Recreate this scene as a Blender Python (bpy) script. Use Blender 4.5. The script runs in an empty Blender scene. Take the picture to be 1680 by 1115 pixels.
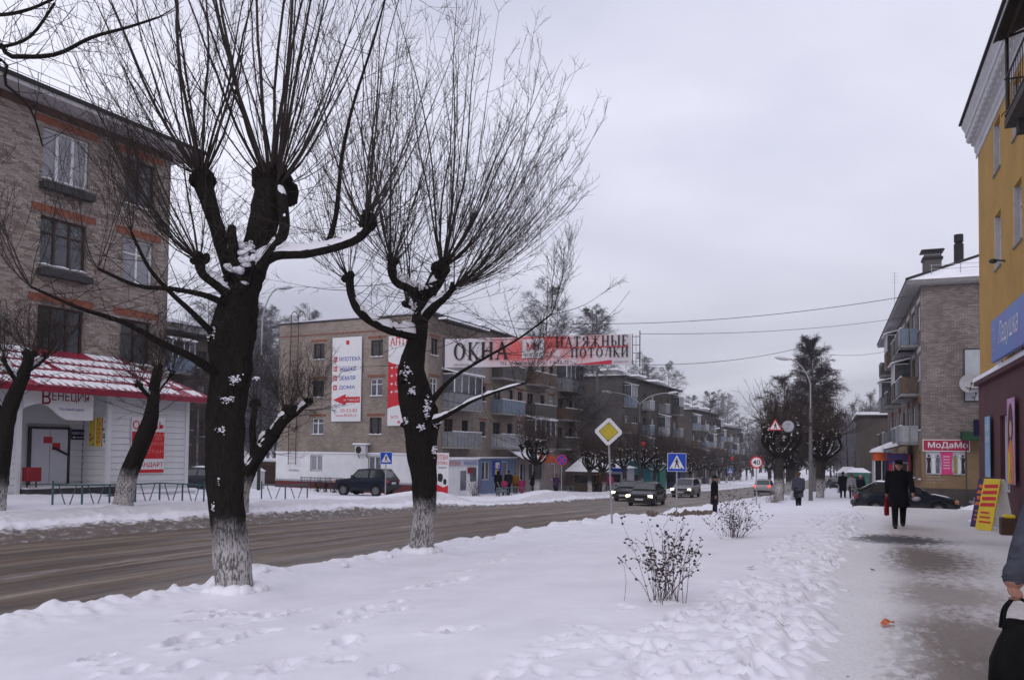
import bpy, bmesh, math, random
import numpy as np
from mathutils import Vector, Matrix, kdtree
R = math.radians
random.seed(7); rng = np.random.default_rng(7)
SC = bpy.context.scene
COL = SC.collection

# ------------------------------------------------------------------ camera
F_PX, W_PX, H_PX = 1320.0, 1680.0, 1115.0
CAM_H, PITCH, ROLL = 1.65, 0.0367, 0.012
SHIFT = (738 - 557.5) / F_PX - math.tan(PITCH)
cam_d = bpy.data.cameras.new('camera'); cam = bpy.data.objects.new('camera', cam_d); COL.objects.link(cam)
cam_d.sensor_width = 36.0; cam_d.lens = 36.0 * F_PX / W_PX
cam_d.shift_y = SHIFT * F_PX / W_PX
cam_d.clip_start = 0.05; cam_d.clip_end = 6000
CAM_R = Matrix.Rotation(math.pi / 2 + PITCH, 3, 'X') @ Matrix.Rotation(ROLL, 3, 'Z')
cam.matrix_world = Matrix.Translation((0, 0, CAM_H)) @ CAM_R.to_4x4()
SC.camera = cam

# ------------------------------------------------------------------ world: overcast sky
SUN_EL, SUN_ROT = R(32), R(200)
world = bpy.data.worlds.new('World'); SC.world = world; world.use_nodes = True
wn = world.node_tree; wn.nodes.clear()
def N(t, typ, **kw):
    n = t.nodes.new(typ)
    for k, v in kw.items(): setattr(n, k, v)
    return n
def L(t, a, b): t.links.new(a, b)
sky = N(wn, 'ShaderNodeTexSky', sky_type='NISHITA', sun_disc=False, sun_elevation=SUN_EL, sun_rotation=SUN_ROT, air_density=1.0, dust_density=3.0)
tc = N(wn, 'ShaderNodeTexCoord')
sep = N(wn, 'ShaderNodeSeparateXYZ'); L(wn, tc.outputs['Generated'], sep.inputs[0])
zc = N(wn, 'ShaderNodeMath', operation='MAXIMUM'); zc.inputs[1].default_value = 0.0; L(wn, sep.outputs['Z'], zc.inputs[0])
za = N(wn, 'ShaderNodeMath', operation='ADD'); za.inputs[1].default_value = 0.16; L(wn, zc.outputs[0], za.inputs[0])
dx = N(wn, 'ShaderNodeMath', operation='DIVIDE'); L(wn, sep.outputs['X'], dx.inputs[0]); L(wn, za.outputs[0], dx.inputs[1])
dy = N(wn, 'ShaderNodeMath', operation='DIVIDE'); L(wn, sep.outputs['Y'], dy.inputs[0]); L(wn, za.outputs[0], dy.inputs[1])
cmb = N(wn, 'ShaderNodeCombineXYZ'); L(wn, dx.outputs[0], cmb.inputs[0]); L(wn, dy.outputs[0], cmb.inputs[1]); cmb.inputs[2].default_value = 3.7
cn = N(wn, 'ShaderNodeTexNoise'); cn.inputs['Scale'].default_value = 0.55; cn.inputs['Detail'].default_value = 5; cn.inputs['Roughness'].default_value = 0.5; cn.inputs['Distortion'].default_value = 0.25
L(wn, cmb.outputs[0], cn.inputs['Vector'])
cr = N(wn, 'ShaderNodeValToRGB'); L(wn, cn.outputs['Fac'], cr.inputs[0])
cr.color_ramp.elements[0].position = 0.32; cr.color_ramp.elements[0].color = (5.2, 5.25, 6.5, 1)
cr.color_ramp.elements[1].position = 0.62; cr.color_ramp.elements[1].color = (8.35, 8.35, 9.6, 1)
mixc = N(wn, 'ShaderNodeMixRGB'); mixc.inputs[0].default_value = 0.93
er = N(wn, 'ShaderNodeMapRange', interpolation_type='SMOOTHSTEP'); er.inputs['From Min'].default_value = .06; er.inputs['From Max'].default_value = .36; er.inputs['To Min'].default_value = .80; er.inputs['To Max'].default_value = 1.12; L(wn, zc.outputs[0], er.inputs['Value'])
em = N(wn, 'ShaderNodeMixRGB', blend_type='MULTIPLY'); em.inputs[0].default_value = 1.0; L(wn, cr.outputs[0], em.inputs[1]); L(wn, er.outputs[0], em.inputs[2])
L(wn, sky.outputs[0], mixc.inputs[1]); L(wn, em.outputs[0], mixc.inputs[2])
bg = N(wn, 'ShaderNodeBackground'); bg.inputs['Strength'].default_value = 0.1; L(wn, mixc.outputs[0], bg.inputs['Color'])
wo = N(wn, 'ShaderNodeOutputWorld'); L(wn, bg.outputs[0], wo.inputs['Surface'])

sun_d = bpy.data.lights.new('sun', 'SUN'); sun_d.energy = 0.55; sun_d.angle = R(35); sun_d.color = (1.0, 0.96, 0.92)
sun = bpy.data.objects.new('sun', sun_d); COL.objects.link(sun)
sun.rotation_euler = (R(90) - SUN_EL, 0, math.pi - SUN_ROT)
sun.location = (0, 0, 60)
SC.view_settings.view_transform = 'Standard'; SC.view_settings.look = 'None'
SC.view_settings.exposure = 0.08; SC.view_settings.gamma = 1.0; SC.view_settings.use_curve_mapping = False
SC.cycles.volume_bounces = 0; SC.cycles.max_bounces = 5; SC.cycles.diffuse_bounces = 3; SC.cycles.glossy_bounces = 2; SC.cycles.transparent_max_bounces = 6
SC.cycles.use_denoising = True

# ------------------------------------------------------------------ pixel rays and street coordinates
def ray(px, py):
    c = Vector(((px - W_PX / 2) / F_PX, (H_PX / 2 - py) / F_PX + SHIFT, -1.0))
    w = CAM_R @ c
    return w / w.y
def P(px, py, d):
    return Vector((0, 0, CAM_H)) + ray(px, py) * d
ANG = math.atan((1440 - 840) / F_PX)
U = Vector((math.sin(ANG), math.cos(ANG))); RT = Vector((U.y, -U.x))
def st(x, y): return (x * U.x + y * U.y, x * RT.x + y * RT.y)
def xy(s, t): return (s * U.x + t * RT.x, s * U.y + t * RT.y)
_ps = np.array([-400, -50, 5, 13, 24, 38, 50, 62, 72, 100, 135, 200, 260, 400, 1000, 4000.])
_pz = np.array([0, 0, 0, -.05, -.32, -.80, -1.2, -1.5, -1.8, -2.6, -3.4, -4.8, -5.6, -6.5, -7.5, -8.0])
_fs = np.arange(-400, 4000, 1.0); _fz = np.interp(_fs, _ps, _pz)
_k = np.hanning(13); _k /= _k.sum(); _fz = np.convolve(np.pad(_fz, 6, mode='edge'), _k, 'valid')
def prof(s): return np.interp(s, _fs, _fz)
def ss(a, b, x):
    t = np.clip((x - a) / (b - a), 0, 1); return t * t * (3 - 2 * t)
_perm = np.random.default_rng(3).random((256, 256))
def vnoise(x, y):
    x = np.asarray(x, float); y = np.asarray(y, float)
    xi = np.floor(x).astype(int); yi = np.floor(y).astype(int); fx = x - xi; fy = y - yi
    fx = fx * fx * (3 - 2 * fx); fy = fy * fy * (3 - 2 * fy)
    a = _perm[xi & 255, yi & 255]; b = _perm[(xi + 1) & 255, yi & 255]; c = _perm[xi & 255, (yi + 1) & 255]; d = _perm[(xi + 1) & 255, (yi + 1) & 255]
    return (a * (1 - fx) + b * fx) * (1 - fy) + (c * (1 - fx) + d * fx) * fy - 0.5
def fbm(x, y, o=4, g=0.5):
    r = 0; a = 1.0; f = 1.0
    for i in range(o):
        r = r + a * vnoise(np.asarray(x) * f + 17.3 * i, np.asarray(y) * f - 9.1 * i); a *= g; f *= 2.03
    return r
ROAD_N, ROAD_F = -9.0, -16.9
def road_z(s): return prof(s) - 0.48
def left_z(s): return prof(s) - 0.05 - 0.3 * ss(20, 40, s)
def cross_z(t): return .12 - .42 * ss(-1.0, -8.2, t)
def ground_z(x, y):
    s, t = st(x, y)
    if t > 0.2: return float(prof(s)) + 0.02
    if t > ROAD_N: return float(prof(s) + cross_z(t))
    if t > ROAD_F: return float(road_z(s))
    return float(left_z(s)) + 0.1
def G(px, py, dz=0.0):
    d0, d = 2.0, 2.0
    r = ray(px, py)
    while d < 600:
        p = Vector((0, 0, CAM_H)) + r * d
        if p.z <= ground_z(p.x, p.y) + dz: return p
        d += 0.05 if d < 60 else 0.5
    return p

# ------------------------------------------------------------------ mesh builder
class MB:
    def __init__(self): self.v = []; self.f = []; self.m = []; self.uv = []
    def add(self, vs, fs, mat=0, uvs=None):
        o = len(self.v); self.v.extend([tuple(p) for p in vs])
        for i, f in enumerate(fs):
            self.f.append(tuple(j + o for j in f)); self.m.append(mat)
            self.uv.append(uvs[i] if uvs else None)
        return self
    def box(self, x0, x1, y0, y1, z0, z1, mat=0):
        return self.add([(x0, y0, z0), (x1, y0, z0), (x1, y1, z0), (x0, y1, z0), (x0, y0, z1), (x1, y0, z1), (x1, y1, z1), (x0, y1, z1)],
            [(0, 3, 2, 1), (4, 5, 6, 7), (0, 1, 5, 4), (1, 2, 6, 5), (2, 3, 7, 6), (3, 0, 4, 7)], mat)
    def bbox(self, x0, x1, y0, y1, z0, z1, b=0.01, mat=0):
        # box with bevelled vertical and top edges (chamfered)
        bm = bmesh.new(); bmesh.ops.create_cube(bm, size=1)
        for v in bm.verts: v.co = Vector((x0 + (v.co.x + .5) * (x1 - x0), y0 + (v.co.y + .5) * (y1 - y0), z0 + (v.co.z + .5) * (z1 - z0)))
        bmesh.ops.bevel(bm, geom=list(bm.edges), offset=b, segments=1, affect='EDGES')
        bm.verts.index_update()
        self.add([v.co[:] for v in bm.verts], [[v.index for v in f.verts] for f in bm.faces], mat); bm.free(); return self
    def bar(self, p, q, w, h=None, mat=0, up=(0, 0, 1)):
        p = Vector(p); q = Vector(q); h = h or w; d = (q - p).normalized(); u = Vector(up)
        if abs(d.dot(u)) > .98: u = Vector((1, 0, 0))
        r = d.cross(u).normalized(); n = r.cross(d)
        c = []
        for e in (p, q):
            for sx, sy in ((-1, -1), (1, -1), (1, 1), (-1, 1)): c.append(e + r * sx * w / 2 + n * sy * h / 2)
        return self.add(c, [(3, 2, 1, 0), (4, 5, 6, 7), (0, 1, 5, 4), (1, 2, 6, 5), (2, 3, 7, 6), (3, 0, 4, 7)], mat)
    def tube(self, pts, rad, n=6, mat=0, cap=True, lump=0.0, seed=0):
        pts = [Vector(p) for p in pts]
        if not hasattr(rad, '__len__'): rad = [rad] * len(pts)
        o = len(self.v); k = len(pts); t0 = None; rr = None
        rnd = random.Random(seed)
        for i, p in enumerate(pts):
            t = (pts[min(i + 1, k - 1)] - pts[max(i - 1, 0)])
            t = t.normalized() if t.length > 1e-9 else Vector((0, 0, 1))
            if rr is None: rr = t.orthogonal().normalized()
            else:
                rr = (rr - t * rr.dot(t)); rr = rr.normalized() if rr.length > 1e-6 else t.orthogonal().normalized()
            b = t.cross(rr)
            for j in range(n):
                a = 2 * math.pi * j / n; q = rad[i] * (1 + (rnd.uniform(-lump, lump) if lump else 0))
                self.v.append(tuple(p + rr * math.cos(a) * q + b * math.sin(a) * q))
        for i in range(k - 1):
            for j in range(n):
                a = o + i * n + j; b2 = o + i * n + (j + 1) % n
                self.f.append((a, b2, b2 + n, a + n)); self.m.append(mat); self.uv.append(None)
        if cap and n > 2:
            self.f.append(tuple(o + j for j in reversed(range(n)))); self.m.append(mat); self.uv.append(None)
            self.f.append(tuple(o + (k - 1) * n + j for j in range(n))); self.m.append(mat); self.uv.append(None)
        return self
    def ell(self, c, r, nu=10, nv=7, mat=0, lump=0.0, seed=0):
        rnd = random.Random(seed); c = Vector(c); vs = [c + Vector((0, 0, r[2]))]
        for i in range(1, nv):
            th = math.pi * i / nv
            for j in range(nu):
                ph = 2 * math.pi * j / nu; k = 1 + (rnd.uniform(-lump, lump) if lump else 0)
                vs.append(c + Vector((r[0] * math.sin(th) * math.cos(ph) * k, r[1] * math.sin(th) * math.sin(ph) * k, r[2] * math.cos(th) * k)))
        vs.append(c - Vector((0, 0, r[2]))); fs = []
        for j in range(nu): fs.append((0, 1 + j, 1 + (j + 1) % nu))
        for i in range(nv - 2):
            for j in range(nu):
                a = 1 + i * nu + j; b = 1 + i * nu + (j + 1) % nu; fs.append((a, a + nu, b + nu, b))
        l = len(vs) - 1
        for j in range(nu): fs.append((l, 1 + (nv - 2) * nu + (j + 1) % nu, 1 + (nv - 2) * nu + j))
        return self.add(vs, fs, mat)
    def loft(self, rings, mat=0, cap=True, closed=True):
        n = len(rings[0]); vs = [p for r in rings for p in r]; fs = []
        for i in range(len(rings) - 1):
            for j in range(n if closed else n - 1):
                a = i * n + j; b = i * n + (j + 1) % n; fs.append((a, b, b + n, a + n))
        if cap: fs.append(tuple(reversed(range(n)))); fs.append(tuple((len(rings) - 1) * n + j for j in range(n)))
        return self.add(vs, fs, mat)
    def prism(self, poly, y0, y1, mat=0):
        # poly in (x,z), extruded along y (y0 is the front, towards -y)
        n = len(poly)
        vs = [(x, y0, z) for x, z in poly] + [(x, y1, z) for x, z in poly]
        fs = [tuple(range(n)), tuple(reversed(range(n, 2 * n)))] + [(i, i + n, (i + 1) % n + n, (i + 1) % n) for i in range(n)]
        return self.add(vs, fs, mat)
    def disc(self, x, z, r, y0, y1, n=28, mat=0, rz=None):
        return self.prism([(x + r * math.cos(2 * math.pi * i / n), z + (rz or r) * math.sin(2 * math.pi * i / n)) for i in range(n)], y0, y1, mat)
    def mesh(self, name, mats, smooth=False):
        me = bpy.data.meshes.new(name); me.from_pydata(self.v, [], self.f)
        for m in (mats if isinstance(mats, (list, tuple)) else [mats]): me.materials.append(m)
        if max(self.m, default=0) > 0: me.polygons.foreach_set('material_index', self.m)
        if any(u is not None for u in self.uv):
            ul = me.uv_layers.new(name='UVMap').data
            for p, u in zip(me.polygons, self.uv):
                if u is not None:
                    for li, w in zip(p.loop_indices, u): ul[li].uv = w
        if smooth: me.polygons.foreach_set('use_smooth', [True] * len(me.polygons))
        me.update(); return me
    def build(self, name, mats, parent=None, smooth=False, loc=None, rz=0.0):
        return link(name, self.mesh(name, mats, smooth), parent, loc, rz)
def link(name, me, parent=None, loc=None, rz=0.0):
    o = bpy.data.objects.new(name, me); COL.objects.link(o)
    if parent: o.parent = parent
    if loc is not None: o.location = loc
    if rz: o.rotation_euler = (0, 0, rz)
    return o
def tag(o, label=None, cat=None, group=None, kind=None):
    if label: o['label'] = label
    if cat: o['category'] = cat
    if group: o['group'] = group
    if kind: o['kind'] = kind
    return o
def empty(name, loc=(0, 0, 0), rz=0.0):
    return link(name, None, None, loc, rz)
def copy_tree(o, parent=None):
    c = o.copy(); COL.objects.link(c)
    if parent: c.parent = parent
    for ch in list(o.children): copy_tree(ch, c)
    return c

# ------------------------------------------------------------------ materials
MATS = {}
def pmat(name, col, rough=0.8, var=0.15, scale=6.0, bump=0.0, bscale=40.0, spec=0.3, metal=0.0, col2=None, coat=0.0):
    if name in MATS: return MATS[name]
    m = bpy.data.materials.new(name); m.use_nodes = True; t = m.node_tree; b = t.nodes['Principled BSDF']
    b.inputs['Roughness'].default_value = rough; b.inputs['Metallic'].default_value = metal
    b.inputs['Specular IOR Level'].default_value = spec; b.inputs['Coat Weight'].default_value = coat
    c2 = col2 or tuple(c * (1 - var) for c in col); c1 = col if col2 else tuple(min(1, c * (1 + var)) for c in col)
    tcn = N(t, 'ShaderNodeTexCoord'); no = N(t, 'ShaderNodeTexNoise'); no.inputs['Scale'].default_value = scale; no.inputs['Detail'].default_value = 5; no.inputs['Roughness'].default_value = 0.6
    L(t, tcn.outputs['Object'], no.inputs['Vector'])
    r = N(t, 'ShaderNodeValToRGB'); r.color_ramp.elements[0].position = .3; r.color_ramp.elements[1].position = .7
    r.color_ramp.elements[0].color = (*c2, 1); r.color_ramp.elements[1].color = (*c1, 1)
    L(t, no.outputs['Fac'], r.inputs[0]); L(t, r.outputs[0], b.inputs['Base Color'])
    if bump:
        nb = N(t, 'ShaderNodeTexNoise'); nb.inputs['Scale'].default_value = bscale; nb.inputs['Detail'].default_value = 4
        L(t, tcn.outputs['Object'], nb.inputs['Vector'])
        bu = N(t, 'ShaderNodeBump'); bu.inputs['Strength'].default_value = bump; bu.inputs['Distance'].default_value = 0.02
        L(t, nb.outputs['Fac'], bu.inputs['Height']); L(t, bu.outputs[0], b.inputs['Normal'])
    MATS[name] = m; return m
def emat(name, col, strength):
    m = bpy.data.materials.new(name); m.use_nodes = True; b = m.node_tree.nodes['Principled BSDF']
    b.inputs['Base Color'].default_value = (*col, 1); b.inputs['Emission Color'].default_value = (*col, 1); b.inputs['Emission Strength'].default_value = strength
    return m
def brickmat(name, c1, c2, mortar, scale=1.0, bw=0.26, rh=0.078):
    m = bpy.data.materials.new(name); m.use_nodes = True; t = m.node_tree; b = t.nodes['Principled BSDF']; b.inputs['Roughness'].default_value = .9; b.inputs['Specular IOR Level'].default_value = .15
    u = N(t, 'ShaderNodeUVMap'); bt = N(t, 'ShaderNodeTexBrick'); L(t, u.outputs[0], bt.inputs['Vector'])
    bt.inputs['Scale'].default_value = scale; bt.inputs['Brick Width'].default_value = bw; bt.inputs['Row Height'].default_value = rh
    bt.inputs['Mortar Size'].default_value = .011; bt.inputs['Mortar Smooth'].default_value = .3; bt.inputs['Bias'].default_value = 0
    bt.inputs['Color1'].default_value = (*c1, 1); bt.inputs['Color2'].default_value = (*c2, 1); bt.inputs['Mortar'].default_value = (*mortar, 1)
    no = N(t, 'ShaderNodeTexNoise'); no.inputs['Scale'].default_value = .45; no.inputs['Detail'].default_value = 8; no.inputs['Roughness'].default_value = .65; L(t, u.outputs[0], no.inputs['Vector'])
    r = N(t, 'ShaderNodeValToRGB'); r.color_ramp.elements[0].position = .3; r.color_ramp.elements[0].color = (.62, .6, .6, 1); r.color_ramp.elements[1].position = .68; r.color_ramp.elements[1].color = (1.12, 1.1, 1.08, 1)
    L(t, no.outputs['Fac'], r.inputs[0])
    mx = N(t, 'ShaderNodeMixRGB', blend_type='MULTIPLY'); mx.inputs[0].default_value = 1; L(t, bt.outputs['Color'], mx.inputs[1]); L(t, r.outputs[0], mx.inputs[2])
    L(t, mx.outputs[0], b.inputs['Base Color'])
    bu = N(t, 'ShaderNodeBump'); bu.inputs['Strength'].default_value = .6; bu.inputs['Distance'].default_value = .012; bu.invert = True
    L(t, bt.outputs['Fac'], bu.inputs['Height']); L(t, bu.outputs[0], b.inputs['Normal'])
    MATS[name] = m; return m
def ridgemat(name, col, period, axis='Z', depth=.4, rough=.6, dirt=.25, offset=0.0):
    # horizontal lap siding / corrugated sheet for far surfaces: relief by a saw wave
    m = bpy.data.materials.new(name); m.use_nodes = True; t = m.node_tree; b = t.nodes['Principled BSDF']; b.inputs['Roughness'].default_value = rough
    tcn = N(t, 'ShaderNodeTexCoord'); sp = N(t, 'ShaderNodeSeparateXYZ'); L(t, tcn.outputs['Object'], sp.inputs[0])
    mu = N(t, 'ShaderNodeMath', operation='DIVIDE'); mu.inputs[1].default_value = period; L(t, sp.outputs[axis], mu.inputs[0])
    fr = N(t, 'ShaderNodeMath', operation='FRACT'); L(t, mu.outputs[0], fr.inputs[0])
    bu = N(t, 'ShaderNodeBump'); bu.inputs['Strength'].default_value = depth; bu.inputs['Distance'].default_value = period * .25; L(t, fr.outputs[0], bu.inputs['Height']); L(t, bu.outputs[0], b.inputs['Normal'])
    no = N(t, 'ShaderNodeTexNoise'); no.inputs['Scale'].default_value = 1.3; no.inputs['Detail'].default_value = 7; L(t, tcn.outputs['Object'], no.inputs['Vector'])
    r = N(t, 'ShaderNodeValToRGB'); r.color_ramp.elements[0].position = .3; r.color_ramp.elements[0].color = (*[c * (1 - dirt) for c in col], 1); r.color_ramp.elements[1].position = .65; r.color_ramp.elements[1].color = (*col, 1)
    L(t, no.outputs['Fac'], r.inputs[0]); L(t, r.outputs[0], b.inputs['Base Color'])
    MATS[name] = m; return m

def snowmat():
    m = bpy.data.materials.new('snow'); m.use_nodes = True; t = m.node_tree; b = t.nodes['Principled BSDF']
    b.inputs['Roughness'].default_value = .65; b.inputs['Specular IOR Level'].default_value = .25
    tcn = N(t, 'ShaderNodeTexCoord')
    n1 = N(t, 'ShaderNodeTexNoise'); n1.inputs['Scale'].default_value = 1.1; n1.inputs['Detail'].default_value = 8; n1.inputs['Roughness'].default_value = .6; L(t, tcn.outputs['Object'], n1.inputs['Vector'])
    r = N(t, 'ShaderNodeValToRGB'); r.color_ramp.elements[0].position = .25; r.color_ramp.elements[0].color = (.73, .725, .785, 1); r.color_ramp.elements[1].position = .6; r.color_ramp.elements[1].color = (.85, .845, .9, 1)
    L(t, n1.outputs['Fac'], r.inputs[0]); L(t, r.outputs[0], b.inputs['Base Color'])
    n2 = N(t, 'ShaderNodeTexNoise'); n2.inputs['Scale'].default_value = 55; n2.inputs['Detail'].default_value = 6; L(t, tcn.outputs['Object'], n2.inputs['Vector'])
    bu = N(t, 'ShaderNodeBump'); bu.inputs['Strength'].default_value = .25; bu.inputs['Distance'].default_value = .012; L(t, n2.outputs['Fac'], bu.inputs['Height']); L(t, bu.outputs[0], b.inputs['Normal'])
    return m
SNOW = snowmat()
WHITE = pmat('white_paint', (.72, .72, .75), .55, .06)
BLACK = pmat('black_matte', (.012, .012, .013), .6, .2)
GLASS_D = pmat('pane_dark', (.018, .02, .026), .08, .4, 1.5, spec=.7)
GLASS_C = pmat('pane_curtain', (.25, .25, .28), .12, .22, 1.2, spec=.7)
GLASS_M = pmat('pane_mid', (.07, .075, .09), .1, .5, 2.0, spec=.7)
FR_WOOD = pmat('frame_brown', (.055, .03, .027), .6, .25)
FR_WHITE = pmat('frame_white', (.66, .66, .7), .45, .06)
METAL = pmat('grey_metal', (.22, .23, .24), .45, .15, metal=.6)
GALV = pmat('galvanised', (.33, .33, .34), .5, .15, 15, metal=.3)
DARKMETAL = pmat('dark_metal', (.035, .035, .04), .5, .2)
CONC = pmat('concrete', (.27, .26, .26), .9, .2, 3, .4, 30)

# ------------------------------------------------------------------ text
def text_geo(body, bold=0.0, shear=0.0):
    cu = bpy.data.curves.new('txt', 'FONT'); cu.body = body; cu.size = 1; cu.offset = bold; cu.shear = shear; cu.resolution_u = 3; cu.fill_mode = 'FRONT'
    o = bpy.data.objects.new('txt', cu); COL.objects.link(o)
    dg = bpy.context.evaluated_depsgraph_get(); me = bpy.data.meshes.new_from_object(o.evaluated_get(dg))
    vs = [v.co.copy() for v in me.vertices]; fs = [tuple(p.vertices) for p in me.polygons]
    bpy.data.objects.remove(o); bpy.data.curves.remove(cu); bpy.data.meshes.remove(me)
    return vs, fs
def put_text(mb, body, x0, x1, z0, z1, y, mat=0, bold=0.0, shear=0.0, fit=True):
    vs, fs = text_geo(body, bold, shear)
    if not vs: return
    ax = min(v.x for v in vs); bx = max(v.x for v in vs); ay = min(v.y for v in vs); by = max(v.y for v in vs)
    kx = (x1 - x0) / (bx - ax); kz = (z1 - z0) / (by - ay)
    vv = [(x0 + (v.x - ax) * kx, y, z0 + (v.y - ay) * kz) for v in vs]
    # face towards -y
    out = []
    for f in fs:
        a, b2, c = (Vector(vv[f[0]]), Vector(vv[f[1]]), Vector(vv[f[2]]))
        out.append(f if (b2 - a).cross(c - a).y < 0 else tuple(reversed(f)))
    mb.add(vv, out, mat)
SERIF = {  # stroke letters in a unit-high box: (width, [strokes x0,y0,x1,y1,w], [rings cx,cy,rx,ry], serif feet)
 'О': (.95, [], [(.47, .5, .44, .5)], []),
 'К': (.85, [(.18, 0, .18, 1, .15), (.22, .48, .75, 1, .06), (.3, .55, .78, 0, .15)], [], [(.18, 0), (.18, 1), (.76, 0), (.74, 1)]),
 'Н': (.95, [(.18, 0, .18, 1, .15), (.77, 0, .77, 1, .15), (.18, .5, .77, .5, .06)], [], [(.18, 0), (.18, 1), (.77, 0), (.77, 1)]),
 'А': (.95, [(.14, 0, .47, 1, .06), (.47, 1, .8, 0, .15), (.25, .33, .68, .33, .05)], [], [(.14, 0), (.8, 0)]),
 'Т': (.85, [(.42, 0, .42, 1, .15), (.05, .97, .79, .97, .06), (.06, .97, .06, .72, .05), (.78, .97, .78, .72, .05)], [], [(.42, 0)]),
 'Я': (.85, [(.68, 0, .68, 1, .15), (.1, 0, .5, .48, .14), (.68, .48, .38, .48, .05), (.68, .97, .38, .97, .05), (.38, .97, .2, .86, .1), (.2, .86, .2, .6, .13), (.2, .6, .38, .48, .1)], [], [(.68, 0), (.68, 1), (.1, 0)]),
 'Ж': (1.2, [(.6, 0, .6, 1, .15), (.6, .5, .15, 1, .06), (.6, .5, 1.05, 1, .06), (.6, .5, .12, 0, .12), (.6, .5, 1.08, 0, .12)], [], [(.6, 0), (.6, 1), (.12, 0), (1.08, 0), (.15, 1), (1.05, 1)]),
 'Ы': (1.15, [(.18, 0, .18, 1, .15), (.98, 0, .98, 1, .15), (.18, .03, .45, .03, .05), (.18, .52, .45, .52, .05), (.45, .52, .62, .42, .1), (.62, .42, .62, .14, .13), (.62, .14, .45, .03, .1)], [], [(.18, 1), (.98, 0), (.98, 1)]),
 'Е': (.8, [(.18, 0, .18, 1, .15), (.18, .03, .72, .03, .06), (.18, .97, .68, .97, .06), (.18, .5, .5, .5, .06), (.72, .03, .72, .26, .05), (.68, .97, .68, .76, .05)], [], [(.18, 0), (.18, 1)]),
 'П': (.95, [(.18, 0, .18, 1, .15), (.77, 0, .77, 1, .15), (.18, .97, .77, .97, .06)], [], [(.18, 0), (.18, 1), (.77, 0), (.77, 1)]),
 'Л': (.9, [(.16, .08, .4, .97, .06), (.74, 0, .74, 1, .15), (.36, .97, .74, .97, .06), (.06, .04, .16, .08, .09)], [], [(.74, 0), (.74, 1)]),
 'И': (.95, [(.18, 0, .18, 1, .15), (.77, 0, .77, 1, .15), (.18, .06, .77, .94, .06)], [], [(.18, 0), (.18, 1), (.77, 0), (.77, 1)]),
}
def put_serif(mb, body, x0, x1, z0, z1, y, mat=0, gap=.14):
    tot = sum(SERIF[c][0] for c in body) + gap * (len(body) - 1); kx = (x1 - x0) / tot; kz = z1 - z0; x = 0
    def quad(a, b, c, d): mb.add([(x0 + (x + p[0]) * kx, y, z0 + p[1] * kz) for p in (a, b, c, d)], [(0, 1, 2, 3)], mat)
    for c in body:
        w, S, rings, feet = SERIF[c]
        for (a, b, e, f, t) in S:
            t *= 1.3
            if abs(f - b) < 1e-6: quad((a, b - t / 2), (e, b - t / 2), (e, b + t / 2), (a, b + t / 2))
            else: quad((a - t / 2, b), (a + t / 2, b), (e + t / 2, f), (e - t / 2, f))
        for (cx, cz, rx, rz2) in rings:
            n = 28
            for i in range(n):
                a0 = 2 * math.pi * i / n; a1 = 2 * math.pi * (i + 1) / n
                o = lambda a: (cx + rx * math.cos(a), cz + rz2 * math.sin(a)); q = lambda a: (cx + (rx - .19) * math.cos(a), cz + (rz2 - .065) * math.sin(a))
                quad(q(a0), o(a0), o(a1), q(a1))
        for (fx, fz) in feet:
            e = .05 if fz == 0 else -.05; lo = min(fz, fz + e); hi = max(fz, fz + e)
            quad((fx - .17, lo), (fx + .17, lo), (fx + .17, hi), (fx - .17, hi))
        x += w + gap

# ------------------------------------------------------------------ wall frames
class Wall:
    """a vertical wall seen from outside: a runs to the viewer's right, n outward, z up"""
    def __init__(self, ox, oy, rx, ry):
        l = math.hypot(rx, ry); self.o = Vector((ox, oy)); self.r = Vector((rx / l, ry / l)); self.n = Vector((self.r.y, -self.r.x)); self.rz = math.atan2(self.r.y, self.r.x)
    def pt(self, a, n, z):
        p = self.o + self.r * a + self.n * n; return Vector((p.x, p.y, z))
    def hit(self, px, py, n=0.0):
        # (a, z) where the pixel's ray meets the wall plane at offset n
        d = ray(px, py); q = self.o + self.n * n
        k = (q.dot(self.n)) / (d.x * self.n.x + d.y * self.n.y)
        x, y = d.x * k, d.y * k
        return ((Vector((x, y)) - q).dot(self.r), CAM_H + d.z * k)
def wall_cells(mb, W, root, a0, a1, z0, z1, openings, n=0.0, mat=0, reveal=.14, rmat=None):
    """wall sheet with real openings and reveals, vertices relative to root"""
    o = root.location; xs = sorted(set([a0, a1] + [v for q in openings for v in q[:2] if a0 < v < a1])); zs = sorted(set([z0, z1] + [v for q in openings for v in q[2:4] if z0 < v < z1]))
    for i in range(len(xs) - 1):
        for j in range(len(zs) - 1):
            cx = (xs[i] + xs[i + 1]) / 2; cz = (zs[j] + zs[j + 1]) / 2
            if any(q[0] < cx < q[1] and q[2] < cz < q[3] for q in openings): continue
            c = [(xs[i], zs[j]), (xs[i + 1], zs[j]), (xs[i + 1], zs[j + 1]), (xs[i], zs[j + 1])]
            mb.add([W.pt(a, n, z) - o for a, z in c], [(0, 1, 2, 3)], mat, [c])
    for q in openings:
        b0, b1, c0, c1 = q[:4]; e = [(b0, c0), (b1, c0), (b1, c1), (b0, c1)]
        for i in range(4):
            p, r2 = e[i], e[(i + 1) % 4]
            mb.add([W.pt(p[0], n, p[1]) - o, W.pt(r2[0], n, r2[1]) - o, W.pt(r2[0], n - reveal, r2[1]) - o, W.pt(p[0], n - reveal, p[1]) - o], [(3, 2, 1, 0)], rmat if rmat is not None else mat,
                   [[(p[0], p[1]), (r2[0], r2[1]), (r2[0] + .1, r2[1] + .1), (p[0] + .1, p[1] + .1)]])
def on_wall(me, name, W, a, n, z, root):
    return link(name, me, root, W.pt(a, n, z) - (root.location if root else Vector((0, 0, 0))), W.rz)
_wcache = {}
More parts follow.
